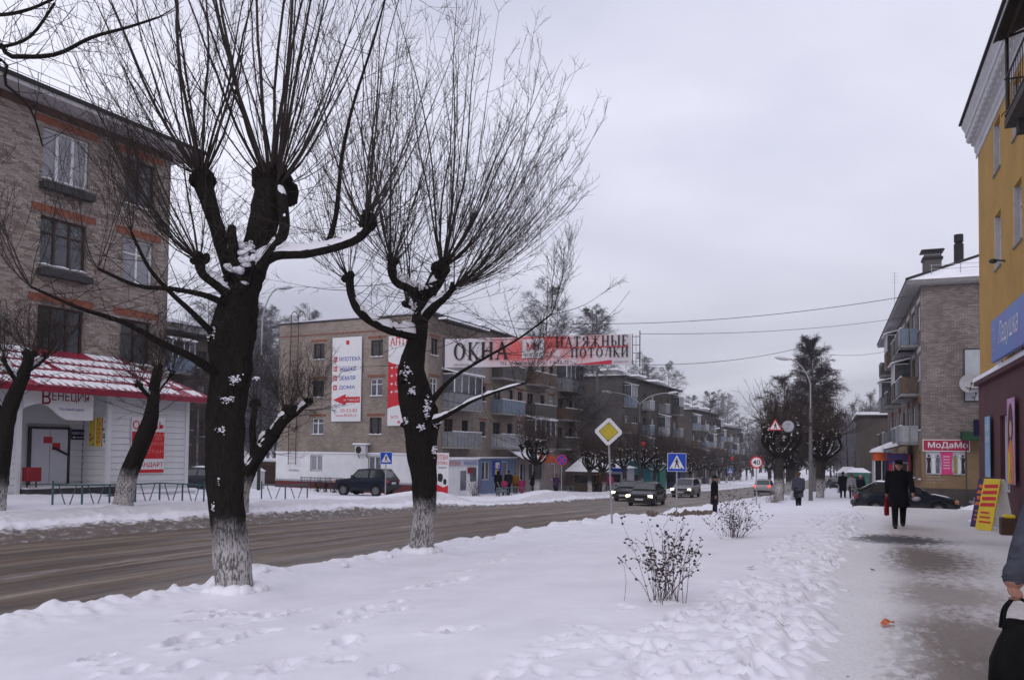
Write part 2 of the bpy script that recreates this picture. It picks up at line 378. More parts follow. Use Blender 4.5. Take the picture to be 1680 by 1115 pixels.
def window_meshes(w, h, style, fr):
    k = (round(w, 2), round(h, 2), style, fr.name)
    if k in _wcache: return _wcache[k]
    f = MB(); t = .06; hw = w / 2
    f.box(-hw, hw, -.02, .05, 0, t); f.box(-hw, hw, -.02, .05, h - t, h); f.box(-hw, -hw + t, -.02, .05, t, h - t); f.box(hw - t, hw, -.02, .05, t, h - t)
    if style == 'three':
        for x in (-w / 6, w / 6): f.box(x - .035, x + .035, -.025, .05, t, h - t)
        f.box(-hw + t, hw - t, -.022, .045, h * .66, h * .66 + .05)
    elif style == 'pvc3':
        for x in (-w / 6, w / 6): f.box(x - .045, x + .045, -.025, .05, t, h - t)
    elif style == 'two':
        f.box(-.035, .035, -.025, .05, t, h - t); f.box(-hw + t, hw - t, -.022, .045, h * .66, h * .66 + .05)
    elif style == 'pvc2':
        f.box(-.045, .045, -.025, .05, t, h - t)
    elif style == 'kvart':
        f.box(w * .12 - .035, w * .12 + .035, -.025, .05, t, h - t); f.box(-hw + t, w * .12 - .035, -.022, .045, h * .68, h * .68 + .05)
    g = MB(); g.add([(-hw + .01, .03, .01), (hw - .01, .03, .01), (hw - .01, .03, h - .01), (-hw + .01, .03, h - .01)], [(0, 1, 2, 3)])
    s = MB(); s.box(-hw - .06, hw + .06, -.2, .1, -.05, 0)
    sn = MB(); 
    rings = []
    for i in range(9):
        x = -hw - .05 + (w + .1) * i / 8; hgt = .05 + .025 * math.sin(i * 2.1) ; 
        if i in (0, 8): hgt = .02
        rings.append([(x, -.2 - .01, 0.001), (x, -.18, hgt * .8), (x, -.1, hgt), (x, -.02, hgt * .8), (x, .0, 0.001)])
    sn.loft(rings, closed=True)
    r = (f.mesh('window', fr), {g_.name: g.mesh('pane', g_) for g_ in (GLASS_D, GLASS_C, GLASS_M)}, s.mesh('sill', CONC), sn.mesh('snow', SNOW, True))
    _wcache[k] = r; return r
def add_window(W, root, a, z, w, h, style='two', fr=None, glass=None, depth=.13, snow=True, sill=True):
    fr = fr or FR_WOOD; glass = glass or random.choice([GLASS_D, GLASS_D, GLASS_M, GLASS_C])
    m = window_meshes(w, h, style, fr); f = on_wall(m[0], 'window', W, a, -depth, z, root)
    link('pane', m[1][glass.name], f)
    if sill:
        s = link('sill', m[2], f, (0, -depth + .14, 0))
        if snow: link('snow', m[3], f, (0, -depth + .14, 0))
    return f
# ================================================================== ground, road, snow
def sheet(name, S, T, zf, mat, smooth=True):
    S = np.asarray(S, float); T = np.asarray(T, float); SS, TT = np.meshgrid(S, T, indexing='ij'); ZZ = zf(SS, TT)
    X = SS * U.x + TT * RT.x; Y = SS * U.y + TT * RT.y
    nS, nT = SS.shape; v = np.stack([X, Y, ZZ], -1).reshape(-1, 3)
    i = np.arange((nS - 1) * (nT - 1)); a = (i // (nT - 1)) * nT + i % (nT - 1)
    f = np.stack([a, a + 1, a + nT + 1, a + nT], -1)[:, ::-1]
    me = bpy.data.meshes.new(name); me.vertices.add(len(v)); me.vertices.foreach_set('co', v.ravel())
    me.loops.add(len(f) * 4); me.loops.foreach_set('vertex_index', f.ravel())
    me.polygons.add(len(f)); me.polygons.foreach_set('loop_start', np.arange(len(f)) * 4); me.polygons.foreach_set('loop_total', np.full(len(f), 4))
    me.update(calc_edges=True); me.validate()
    if smooth: me.polygons.foreach_set('use_smooth', np.ones(len(f), bool))
    uvl = me.uv_layers.new(name='UVMap'); uv = np.stack([SS.ravel(), TT.ravel()], -1)[f.ravel()]; uvl.data.foreach_set('uv', uv.ravel().astype(np.float32))
    me.materials.append(mat); me.update()
    return link(name, me)

def geo(a, b, n, first):  # spacing that grows geometrically
    r = 1.0; lo, hi = 1.0001, 1.5
    for _ in range(60):
        r = (lo + hi) / 2; tot = first * (r ** n - 1) / (r - 1)
        if tot > b - a: hi = r
        else: lo = r
    return a + np.concatenate([[0], np.cumsum(first * r ** np.arange(n))])

def stmix(t, uvn, scale_s, scale_t, nscale, detail=6, rough=.6):
    mp = N(t, 'ShaderNodeMapping'); mp.inputs['Scale'].default_value = (scale_s, scale_t, 1); L(t, uvn.outputs[0], mp.inputs[0])
    no = N(t, 'ShaderNodeTexNoise'); no.inputs['Scale'].default_value = nscale; no.inputs['Detail'].default_value = detail; no.inputs['Roughness'].default_value = rough; L(t, mp.outputs[0], no.inputs['Vector'])
    return no
def ramp(t, src, stops):
    r = N(t, 'ShaderNodeValToRGB'); e = r.color_ramp.elements
    while len(e) < len(stops): e.new(.5)
    for q, (p, c) in zip(e, stops): q.position = p; q.color = (*c, 1) if len(c) == 3 else c
    L(t, src, r.inputs[0]); return r
def mixrgb(t, f, a, b, mode='MIX'):
    m = N(t, 'ShaderNodeMixRGB', blend_type=mode)
    for i, x in ((0, f), (1, a), (2, b)):
        if isinstance(x, (int, float)): m.inputs[i].default_value = x
        elif isinstance(x, tuple): m.inputs[i].default_value = (*x, 1)
        else: L(t, x, m.inputs[i])
    return m
def math_(t, op, a, b=None, c=None):
    m = N(t, 'ShaderNodeMath', operation=op)
    for i, x in enumerate((a, b, c)):
        if x is None: continue
        if isinstance(x, (int, float)): m.inputs[i].default_value = x
        else: L(t, x, m.inputs[i])
    return m.outputs[0]
def smooth_(t, x, a, b):
    m = N(t, 'ShaderNodeMapRange', interpolation_type='SMOOTHSTEP'); m.inputs['From Min'].default_value = a; m.inputs['From Max'].default_value = b; L(t, x, m.inputs['Value']); return m.outputs[0]

def roadmat():
    m = bpy.data.materials.new('road_slush'); m.use_nodes = True; t = m.node_tree; b = t.nodes['Principled BSDF']
    u = N(t, 'ShaderNodeUVMap'); sp = N(t, 'ShaderNodeSeparateXYZ'); L(t, u.outputs[0], sp.inputs[0])
    st1 = stmix(t, u, .05, 1.9, 1.0, 7, .65); st2 = stmix(t, u, .6, 5.0, 1.0, 8, .65); st3 = stmix(t, u, 7, 9, 1.0, 8, .7)
    w = N(t, 'ShaderNodeTexNoise'); w.inputs['Scale'].default_value = .12; L(t, u.outputs[0], w.inputs['Vector'])
    tt = math_(t, 'ADD', sp.outputs['Y'], math_(t, 'MULTIPLY', math_(t, 'SUBTRACT', w.outputs['Fac'], .5), 1.4))
    tracks = None
    for c in (-10.3, -11.9, -13.9, -15.4):
        d = math_(t, 'ABSOLUTE', math_(t, 'SUBTRACT', tt, c)); k = math_(t, 'SUBTRACT', 1.0, smooth_(t, d, .12, .55))
        tracks = k if tracks is None else math_(t, 'MAXIMUM', tracks, k)
    base = ramp(t, st1.outputs['Fac'], [(.32, (.07, .05, .039)), (.5, (.145, .11, .088)), (.66, (.31, .265, .23))])
    fine = ramp(t, st2.outputs['Fac'], [(.3, (.62, .6, .58)), (.7, (1.3, 1.28, 1.28))])
    c1 = mixrgb(t, 1.0, base.outputs[0], fine.outputs[0], 'MULTIPLY')
    grit = ramp(t, st3.outputs['Fac'], [(.35, (.75, .74, .72)), (.72, (1.18, 1.18, 1.18))])
    c2 = mixrgb(t, .7, c1.outputs[0], grit.outputs[0], 'MULTIPLY')
    wet = math_(t, 'MULTIPLY', tracks, smooth_(t, st2.outputs['Fac'], .3, .55))
    c3 = mixrgb(t, math_(t, 'MULTIPLY', wet, .55), c2.outputs[0], (.05, .043, .04))
    ds = math_(t, 'SUBTRACT', 1.0, smooth_(t, math_(t, 'ABSOLUTE', math_(t, 'SUBTRACT', tt, -12.9)), .05, .5))
    sn = math_(t, 'MULTIPLY', ds, smooth_(t, st2.outputs['Fac'], .45, .65))
    c4 = mixrgb(t, math_(t, 'MULTIPLY', sn, .45), c3.outputs[0], (.42, .4, .4))
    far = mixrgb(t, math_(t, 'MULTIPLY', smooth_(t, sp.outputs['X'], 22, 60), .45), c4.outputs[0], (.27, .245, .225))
    L(t, far.outputs[0], b.inputs['Base Color'])
    rr = math_(t, 'SUBTRACT', .75, math_(t, 'MULTIPLY', wet, .35)); L(t, rr, b.inputs['Roughness']); b.inputs['Specular IOR Level'].default_value = .35
    bu = N(t, 'ShaderNodeBump'); bu.inputs['Strength'].default_value = .55; bu.inputs['Distance'].default_value = .03
    L(t, math_(t, 'ADD', st2.outputs['Fac'], math_(t, 'MULTIPLY', st3.outputs['Fac'], .5)), bu.inputs['Height']); L(t, bu.outputs[0], b.inputs['Normal'])
    return m

def vergemat(name, dirty):
    # snow; dirty = list of (t position, half width, strength) bands of road dirt thrown on the bank
    m = bpy.data.materials.new(name); m.use_nodes = True; t = m.node_tree; b = t.nodes['Principled BSDF']; b.inputs['Roughness'].default_value = .65; b.inputs['Specular IOR Level'].default_value = .25
    u = N(t, 'ShaderNodeUVMap'); sp = N(t, 'ShaderNodeSeparateXYZ'); L(t, u.outputs[0], sp.inputs[0])
    n1 = stmix(t, u, 1, 1, .9, 8, .6); n2 = stmix(t, u, 1, 1, 45, 6, .6); n3 = stmix(t, u, 1.5, 3, 2.2, 8, .72)
    base = ramp(t, n1.outputs['Fac'], [(.25, (.71, .70, .765)), (.6, (.81, .80, .865))])
    col = base.outputs[0]
    for (tp, hw, k, c) in dirty:
        d = math_(t, 'ABSOLUTE', math_(t, 'SUBTRACT', sp.outputs['Y'], tp))
        band = math_(t, 'SUBTRACT', 1.0, smooth_(t, d, hw * .35, hw))
        f = smooth_(t, math_(t, 'ADD', n3.outputs['Fac'], math_(t, 'SUBTRACT', math_(t, 'MULTIPLY', band, .62), .62)), .22, .5)
        col = mixrgb(t, math_(t, 'MULTIPLY', f, k), col, c).outputs[0]
    L(t, col, b.inputs['Base Color'])
    bu = N(t, 'ShaderNodeBump'); bu.inputs['Strength'].default_value = .3; bu.inputs['Distance'].default_value = .012
    L(t, math_(t, 'ADD', n2.outputs['Fac'], math_(t, 'MULTIPLY', n3.outputs['Fac'], .6)), bu.inputs['Height']); L(t, bu.outputs[0], b.inputs['Normal'])
    return m

# ---- large base sheet to the horizon
Tg = np.concatenate([-geo(34, 1500, 24, 4)[::-1], np.arange(-31, 10, 2), geo(11, 1500, 24, 4)])
Sg = np.concatenate([-geo(20, 600, 14, 8)[::-1], np.arange(-12, 260, 4), geo(264, 1800, 26, 8)])
def zbase(s, t):
    z = prof(s) - .15
    z = z - 1.0 * (ss(-33.5, -31, t) * (1 - ss(5, 9, t)))
    z = z + 3.0 * ss(120, 420, np.abs(t)) + 6 * ss(260, 700, s)
    return z + .25 * fbm(s * .02, t * .02, 3) * ss(30, 80, np.abs(t))
tag(sheet('ground', Sg, Tg, zbase, SNOW), kind='structure')

# ---- road
ROAD = roadmat()
S_r = np.concatenate([np.arange(-25, 45, .18), geo(45, 330, 90, .25)]); T_r = np.arange(-18.6, -7.7, .16)
def zroad(s, t):
    z = road_z(s) - .0007 * (t + 13) ** 2
    for c in (-10.3, -11.9, -13.9, -15.4): z = z - .025 * np.exp(-((t + .5 * fbm(s * .1, s * 0, 2) - c) / .3) ** 2)
    return z + .022 * fbm(s * .5, t * 3.0, 4) + .012 * fbm(s * 3, t * 7, 3)
tag(sheet('road', S_r, T_r, zroad, ROAD), kind='structure')

# ---- near verge: smooth snow, ploughed lip along the road, footprints
prints = []
def trail(pix, n_per=1, jit=.12, size=(.17, .1), depth=.06):
    for (px, py) in pix:
        p = G(px, py)
        for k in range(n_per):
            s0, t0 = st(p.x, p.y); prints.append((s0 + random.gauss(0, jit), t0 + random.gauss(0, jit), size[0] * random.uniform(.8, 1.25), size[1] * random.uniform(.8, 1.2), random.uniform(-.6, .6), depth * random.uniform(.7, 1.2)))
trail([(330, 1002), (352, 1005), (372, 1008), (325, 1020), (410, 1008), (440, 1010), (452, 1012), (475, 1010), (492, 1006), (375, 1028), (300, 1055), (310, 1052), (345, 1064), (362, 1060), (283, 1060), (320, 1095), (400, 1045), (560, 1006), (545, 1026), (565, 1020), (595, 1013), (600, 1000), (615, 998), (640, 1003), (655, 988), (665, 966), (700, 960), (710, 962), (750, 950), (765, 952), (800, 924), (822, 922), (760, 938), (580, 1080), (640, 1100), (430, 1040), (560, 1055)], 1, .05, (.15, .07), .085)
trail([(120, 1100), (160, 1092), (230, 1105), (420, 1100), (500, 1090), (60, 1110), (700, 1040)], 2, .2, (.15, .075), .06)
trail([(870, 905), (905, 893), (930, 885), (960, 877), (985, 868), (1010, 872), (850, 912), (1040, 862), (1060, 858)], 2, .25, (.15, .08), .06)
trail([(1225, 945), (1232, 985), (1215, 965), (1240, 1005), (1260, 1000), (1195, 960), (1310, 880), (1290, 915), (1300, 925), (1270, 935), (1180, 975), (1200, 1010), (1255, 1030)], 1, .05, (.13, .07), .05)
for i in range(620):   # trampled strip along the path
    s0 = random.uniform(3, 34); prints.append((s0, -random.uniform(0.05, 1.25) ** 1.0 - .35 + .25 * math.sin(s0 * .7), random.uniform(.08, .15), random.uniform(.045, .08), random.uniform(-1.2, 1.2), random.uniform(.025, .075)))
for i in range(110):
    s0 = random.uniform(2.5, 8); prints.append((s0, -random.uniform(.3, 2.6), random.uniform(.08, .15), random.uniform(.05, .08), random.uniform(-1.2, 1.2), random.uniform(.02, .05)))
mound_list = []
def z_verge(s, t):
    te = ROAD_N + .22 * fbm(s * .5, s * 0 + 3.3, 3) * 2 + .1 * fbm(s * 2.2, s * 0 + 8, 3)
    up = ss(-.12, .3, t - te)
    z = prof(s) + cross_z(t) * up - .58 * (1 - up)
    lump = fbm(s * 1.6, t * 1.6, 4)
    z = z + up * (.03 + .2 * np.clip(lump + .1, 0, 1)) * np.exp(-((t - te - .42) / .42) ** 2)
    z = z + up * .09 * np.clip(fbm(s * 4.5, t * 4.5, 3), 0, 1) * np.exp(-((t - te - .5) / .6) ** 2)
    z = z + up * (.07 * fbm(s * .35, t * .35, 3) + .012 * fbm(s * 2.5, t * 2.5, 3))
    # towards the path the snow thins out to a broken edge
    edge = -.15 + .3 * fbm(s * .9, s * 0 + 1.7, 3) * 1.3 + .12 * fbm(s * 5, t * 5, 3)
    dn = ss(-.75, .12, t - edge)
    z = z - dn * .2
    tr = np.exp(-((t + .75) / .6) ** 2)
    z = z + tr * (.04 * fbm(s * 4.2, t * 4.2, 4) + .035 * fbm(s * 9, t * 9, 3)) + .012 * fbm(s * 7, t * 7, 2) * ss(-3.5, -1, t)
    # trampled crossing by the pedestrian sign, dug-out earth
    z = z - .25 * np.exp(-(((s - 34.2) / 1.6) ** 2 + ((t + 8.4) / 1.3) ** 2)) + .1 * np.exp(-(((s - 34.2) / 2.2) ** 2 + ((t + 8.2) / 1.6) ** 2)) * (fbm(s * 3, t * 3, 4) + .3)
    z = z + .22 * np.exp(-(((s - 40) / 2.6) ** 2 + ((t + 6.6) / 1.4) ** 2))
    z = z + .16 * ss(40, 60, s) * np.exp(-((t + 5.6) / 1.6) ** 2) * (1 + fbm(s * .5, t * .5, 3))
    for (ms, mt, mr, mh) in mound_list: z = z + mh * np.exp(-(((s - ms) ** 2 + (t - mt) ** 2) / mr ** 2))
    for (a, b, la, lb, ro, dp) in prints:
        msk = (np.abs(s - a) < .6) & (np.abs(t - b) < .6)
        if not msk.any(): continue
        ds = s[msk] - a; dt = t[msk] - b; c, q = math.cos(ro), math.sin(ro); e = (((ds * c + dt * q) / la) ** 2 + ((dt * c - ds * q) / lb) ** 2) * (1 + .9 * vnoise(s[msk] * 13, t[msk] * 13) + .5 * vnoise(s[msk] * 29, t[msk] * 29))
        z[msk] = z[msk] - dp * np.exp(-np.abs(e) ** 2.2) + dp * .3 * np.exp(-((np.sqrt(np.abs(e)) - 1.4) / .32) ** 2)
    return z
VERGE = vergemat('verge_snow', [(-9.05, .35, .55, (.3, .26, .24)), (-.05, .3, .6, (.42, .39, .38)), (.5, .5, .9, (.3, .27, .26))])
TREE1 = P(385, 975, 10.6); TREE2 = P(692, 912, 15.2)
for p, r_, h_ in ((TREE1, .5, .15), (TREE2, .5, .16)):
    a_, b_ = st(p.x, p.y); mound_list.append((a_, b_, r_, h_))
S_v1 = np.concatenate([np.arange(-6, 3, .15), np.arange(3, 20, .035), np.arange(20, 36, .08), geo(36, 330, 150, .12)])
T_v = np.arange(-9.75, .5, .036)
vg = tag(sheet('snow_verge', S_v1, T_v, z_verge, VERGE), kind='structure')

# ---- path: trodden, dirty packed snow with a bare wet patch
def pathmat():
    m = bpy.data.materials.new('packed_path'); m.use_nodes = True; t = m.node_tree; b = t.nodes['Principled BSDF']
    u = N(t, 'ShaderNodeUVMap'); sp = N(t, 'ShaderNodeSeparateXYZ'); L(t, u.outputs[0], sp.inputs[0])
    n1 = stmix(t, u, .55, .9, .7, 7, .6); n2 = stmix(t, u, 2, 4, 2.0, 8, .7); n3 = stmix(t, u, 1, 1, 26, 6, .7)
    col = ramp(t, n1.outputs['Fac'], [(.3, (.50, .475, .49)), (.5, (.64, .625, .645)), (.64, (.75, .745, .77))]).outputs[0]
    def blob(cs, ct, rs, rt_, a, bb, dist=.5):
        ds = math_(t, 'DIVIDE', math_(t, 'SUBTRACT', sp.outputs['X'], cs), rs); dt = math_(t, 'DIVIDE', math_(t, 'SUBTRACT', sp.outputs['Y'], ct), rt_)
        d = math_(t, 'SQRT', math_(t, 'ADD', math_(t, 'MULTIPLY', ds, ds), math_(t, 'MULTIPLY', dt, dt)))
        d = math_(t, 'ADD', d, math_(t, 'MULTIPLY', math_(t, 'SUBTRACT', n2.outputs['Fac'], .5), dist * 2))
        return math_(t, 'SUBTRACT', 1.0, smooth_(t, d, a, bb))
    br = smooth_(t, math_(t, 'ADD', n1.outputs['Fac'], math_(t, 'MULTIPLY', n2.outputs['Fac'], .5)), .68, .92)
    col = mixrgb(t, math_(t, 'MULTIPLY', br, .3), col, (.32, .27, .23)).outputs[0]
    def at(px, py):
        p = G(px, py); return st(p.x, p.y)
    for (px, py, rs, rt_, k, c) in ((1500, 915, 3.2, 1.15, .9, (.125, .10, .085)), (1580, 1050, 1.6, 1.0, .85, (.17, .14, .12)), (1600, 1130, 1.3, 1.5, .85, (.19, .16, .14)), (1540, 975, 1.4, .9, .7, (.2, .165, .14)), (1470, 870, 4, 1.6, .5, (.33, .28, .23)), (1620, 890, 1.5, 1.2, .35, (.35, .33, .33)), (1470, 842, 3.5, 1.6, .5, (.50, .43, .35))):
        a, bb2 = at(px, py); col = mixrgb(t, math_(t, 'MULTIPLY', blob(a, bb2, rs, rt_, .35, 1.25, .9), k), col, c).outputs[0]
    ed = math_(t, 'SUBTRACT', 1.0, smooth_(t, math_(t, 'ADD', sp.outputs['Y'], math_(t, 'MULTIPLY', math_(t, 'SUBTRACT', n2.outputs['Fac'], .5), 1.6)), -.1, .5)); col = mixrgb(t, math_(t, 'MULTIPLY', ed, .85), col, (.76, .755, .785)).outputs[0]
    a, bb2 = at(1474, 884); wet = blob(a, bb2, 2.0, 1.25, .5, 1.0, 1.0)
    col = mixrgb(t, math_(t, 'MULTIPLY', wet, .93), col, (.03, .028, .03)).outputs[0]
    g = ramp(t, n3.outputs['Fac'], [(.3, (.78, .77, .76)), (.7, (1.12, 1.12, 1.12))]); col = mixrgb(t, .75, col, g.outputs[0], 'MULTIPLY').outputs[0]
    L(t, col, b.inputs['Base Color']); L(t, math_(t, 'SUBTRACT', .7, math_(t, 'MULTIPLY', wet, .25)), b.inputs['Roughness']); b.inputs['Specular IOR Level'].default_value = .05
    bu = N(t, 'ShaderNodeBump'); bu.inputs['Strength'].default_value = .35; bu.inputs['Distance'].default_value = .02
    L(t, math_(t, 'ADD', n2.outputs['Fac'], math_(t, 'MULTIPLY', n3.outputs['Fac'], .4)), bu.inputs['Height']); L(t, bu.outputs[0], b.inputs['Normal'])
    return m
def zpath(s, t):
    z = prof(s) + .02 + .02 * fbm(s * .8, t * .8, 3) + .012 * fbm(s * 5, t * 5, 3)
    z = z + .3 * np.exp(-((s - 34.0) / 1.0) ** 2) * ss(-1.8, -.6, t)
    z = z - .03 * np.exp(-(((s - 20.4) / .8) ** 2 + ((t - .5) / 1.4) ** 2))
    return z
tag(sheet('path', np.concatenate([np.arange(-8, 3, .3), np.arange(3, 38, .09), geo(38, 120, 60, .2)]), np.arange(-.9, 9, .1), zpath, pathmat()), kind='structure')
# heaped snow along the yellow building and the gap beyond it
def z_heap(s, t):
    h = .55 * np.exp(-(((s - 35.2) / 1.5) ** 2 + ((t - 3.6) / .95) ** 2)) + .3 * np.exp(-(((s - 30.5) / 2.2) ** 2 + ((t - 3.3) / .45) ** 2)) + .35 * np.exp(-(((s - 37) / 1.8) ** 2 + ((t - 5.2) / 1.2) ** 2)) + .22 * np.exp(-(((s - 26) / 3.0) ** 2 + ((t - 3.6) / .5) ** 2))
    return prof(s) - .05 + h * (1 + .5 * fbm(s * 1.5, t * 1.5, 4))
tag(sheet('snow_heap', np.arange(22, 42, .12), np.arange(1.6, 8, .12), z_heap, SNOW), 'heaped snow shovelled against the maroon shop front', 'snow heap', kind='structure')

# ---- far verge
FVERGE = vergemat('far_verge_snow', [(-17.3, 1.3, .94, (.10, .073, .056)), (-18.9, .9, .3, (.22, .18, .155)), (-25.5, 1.2, .25, (.5, .48, .48))])
def gap_(s): return ss(34.5, 37.5, s) * (1 - ss(43.5, 46.5, s))
def z_far(s, t):
    te = ROAD_F - .25 + .25 * fbm(s * .5, s * 0 + 5.3, 3)
    up = 1 - ss(-1.9, .15, t - te)
    z = (left_z(s) + .06 + .3 * (1 - ss(22, 36, s)) * ss(-18.8, -22.3, t)) * up + (road_z(s) - .06) * (1 - up)
    g = gap_(s)
    z = z + up * (1 - g) * ((.05 + .2 * ss(24, 34, s)) + .12 * fbm(s * .6, t * .6, 3)) * np.exp(-((t - te + 2.2) / 1.3) ** 2)
    z = z + up * (1 - .6 * g) * .06 * fbm(s * 1.7, t * 1.7, 4) + .16 * np.clip(fbm(s * 6, t * 6, 3), 0, 1) * np.exp(-((t - te + .9) / .9) ** 2)
    z = z + .35 * np.exp(-(((s - 33.5) / 2.2) ** 2 + ((t + 20.2) / 1.5) ** 2)) + .3 * np.exp(-(((s - 50) / 4) ** 2 + ((t + 20.6) / 1.3) ** 2))
    return z + up * .05 * fbm(s * .3, t * .3, 3)
tag(sheet('far_snow_verge', np.concatenate([np.arange(-10, 5, .2), np.arange(5, 34, .08), np.arange(34, 55, .16), geo(55, 330, 110, .25)]), np.concatenate([np.arange(-33, -20, .14), np.arange(-20, -15.9, .07)]), z_far, FVERGE), kind='structure')
def zfar1(x, y):
    s, t = st(x, y); return float(z_far(np.array([[s]]), np.array([[t]]))[0, 0])
def zver1(x, y):
    s, t = st(x, y); return float(z_verge(np.array([[s]]), np.array([[t]]))[0, 0])
def zpath1(x, y):
    s, t = st(x, y); return float(zpath(np.array([[s]]), np.array([[t]]))[0, 0])

# snow clods along the ploughed lip, each one apart
cl = []
for k in range(3):
    m_ = MB(); m_.ell((0, 0, 0), (.5, .42, .34), 10, 7, 0, .16, k); cl.append(m_.mesh('snow_clod', SNOW, True))
for i, (px, py, sz) in enumerate(((120, 985, .3), (155, 984, .16), (565, 926, .16), (808, 878, .14), (950, 852, .14), (1015, 838, .2), (285, 963, .14), (640, 912, .12), (435, 938, .13), (1028, 842, .16))):
    p = G(px, py + 6); o = link('snow_clod', cl[i % 3], None, (p.x, p.y, zver1(p.x, p.y) + sz * .15)); o.scale = (sz, sz, sz); o.rotation_euler = (.3 * i, 0, 1.3 * i)
    tag(o, 'small round clod of ploughed snow on the lip of the road bank' if i else 'largest round clod of snow sitting on the road bank', 'snow clod', 'snow clods along the road bank')
# ================================================================== buildings
BRICK_L = brickmat('brick_left', (.3, .255, .225), (.2, .16, .15), (.26, .24, .225))
BRICK_M = brickmat('brick_middle', (.33, .28, .24), (.22, .18, .155), (.29, .26, .24))
BRICK_R = brickmat('brick_right', (.31, .275, .26), (.19, .165, .16), (.11, .1, .098), bw=.28, rh=.1)
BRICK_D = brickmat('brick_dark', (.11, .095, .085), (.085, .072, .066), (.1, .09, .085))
REDBRICK = brickmat('brick_red', (.26, .095, .065), (.2, .075, .055), (.17, .12, .1))
def bare(wl, root, a0, a1, z0, z1, mat, name='wall', n=0.0, ops=()):
    m = MB(); wall_cells(m, wl, root, a0, a1, z0, z1, list(ops), n); return m.build(name, mat, root)
def slab(root, wl, a0, a1, n0, n1, z0, z1, mat, name, parent=None, mb=None):
    m = mb or MB(); o = root.location
    c = [wl.pt(a0, n0, z0), wl.pt(a1, n0, z0), wl.pt(a1, n1, z0), wl.pt(a0, n1, z0), wl.pt(a0, n0, z1), wl.pt(a1, n0, z1), wl.pt(a1, n1, z1), wl.pt(a0, n1, z1)]
    m.add([p - o for p in c], [(0, 1, 2, 3), (7, 6, 5, 4), (4, 5, 1, 0), (5, 6, 2, 1), (6, 7, 3, 2), (7, 4, 0, 3)])
    if mb: return m
    return m.build(name, mat, parent or root)
def roof_poly(root, pts, fs, mat, name, smooth=False):
    m = MB(); m.add([Vector(p) - root.location for p in pts], fs); return m.build(name, mat, root, smooth)

# ------------------------------------------------------------------ left brick block with the shop annex
LB = Wall(-13.2 - 16 * .465, 30.5 - 16 * .885, .465, .885)
root = empty('apartment_building', LB.pt(16, 0, -.6)); LBR = root
tag(root, 'grey-brown brick apartment block behind the white shop annex with snowy tile awning', 'building')
LB_COLS = ((16 - 1.32, 1.26, 'two'), (16 - 4.17, 1.62, 'three'), (16 - 7.6, 1.26, 'two'), (16 - 10.6, 1.62, 'three'))
LB_ROWS = ((10.4, 1.7), (7.55, 1.62), (4.6, 1.62))
ops = [(a - w / 2, a + w / 2, z, z + h) for a, w, _ in LB_COLS for z, h in LB_ROWS]
bare(LB, root, 0, 16, -.6, 12.75, BRICK_L, 'wall', 0, ops)
side = Wall(*LB.pt(16, 0, 0).xy, -LB.n.x, -LB.n.y); bare(side, root, 0, 12, -.6, 12.75, BRICK_L, 'gable_wall')
back = Wall(*LB.pt(16, -12, 0).xy, -LB.r.x, -LB.r.y); bare(back, root, 0, 16, -.6, 12.75, BRICK_L, 'rear_wall')
styles = {(0, 0): ('two', FR_WOOD, GLASS_M), (1, 0): ('pvc3', FR_WHITE, GLASS_C), (0, 1): ('two', FR_WHITE, GLASS_C), (1, 1): ('three', FR_WOOD, GLASS_M), (0, 2): ('two', FR_WOOD, GLASS_D), (1, 2): ('three', FR_WOOD, GLASS_D)}
for ci, (a, w, sty) in enumerate(LB_COLS):
    for ri, (z, h) in enumerate(LB_ROWS):
        s_, f_, g_ = styles.get((ci, ri), (sty, FR_WOOD, GLASS_M)); add_window(LB, root, a, z, w, h, s_, f_, g_, .12)
        slab(root, LB, a - w / 2 - .32, a + w / 2 + .32, .0, .018, z + h + .12, z + h + .36, REDBRICK if False else pmat('lintel_red', (.24, .085, .055), .9, .3, 9, .4, 60), 'lintel')
        if ci == 1 and ri < 2: slab(root, LB, a - w / 2 - .1, a + w / 2 + .1, .02, .3, z - .38, z - .16, DARKMETAL, 'flower_box')
# real bricks on the stretch that the photograph resolves
bm_cols = [pmat('brick_a', (.31, .265, .235), .9, .2, 20, .3, 90), pmat('brick_b', (.235, .195, .18), .9, .2, 20, .3, 90), pmat('brick_c', (.36, .32, .285), .9, .15, 20, .3, 90), pmat('brick_d', (.195, .145, .128), .9, .2, 20, .3, 90)]
bmesh_ = []
for mt in bm_cols:
    m = MB(); m.box(-.122, .122, -.007, .004, -.032, .032); bmesh_.append(m.mesh('brick', mt))
big = MB(); singles = []
z = 4.0; row = 0
while z < 12.6:
    a = 8.6 + (.128 if row % 2 else 0)
    while a < 15.85:
        if not any(o_[0] - .1 < a < o_[1] + .1 and o_[2] - .06 < z < o_[3] + .4 and not (o_[2] - .06 < z < o_[3] + .06 and not (o_[0] - .1 < a < o_[1] + .1)) for o_ in ops):
            singles.append((a, z, random.choices((0, 1, 2, 3), (5, 4, 3, 1.4))[0]))
        a += .256
    z += .0775; row += 1
def _near(q):
    p = LB.pt(q[0], 0, q[1]); r_ = (p - Vector((0, 0, CAM_H))); vis = q[0] > 10.2
    return (0 if vis else 1, r_.length)
singles.sort(key=_near)
for (a, zz, k) in singles[:300]: on_wall(bmesh_[k], 'brick', LB, a, 0, zz, root)
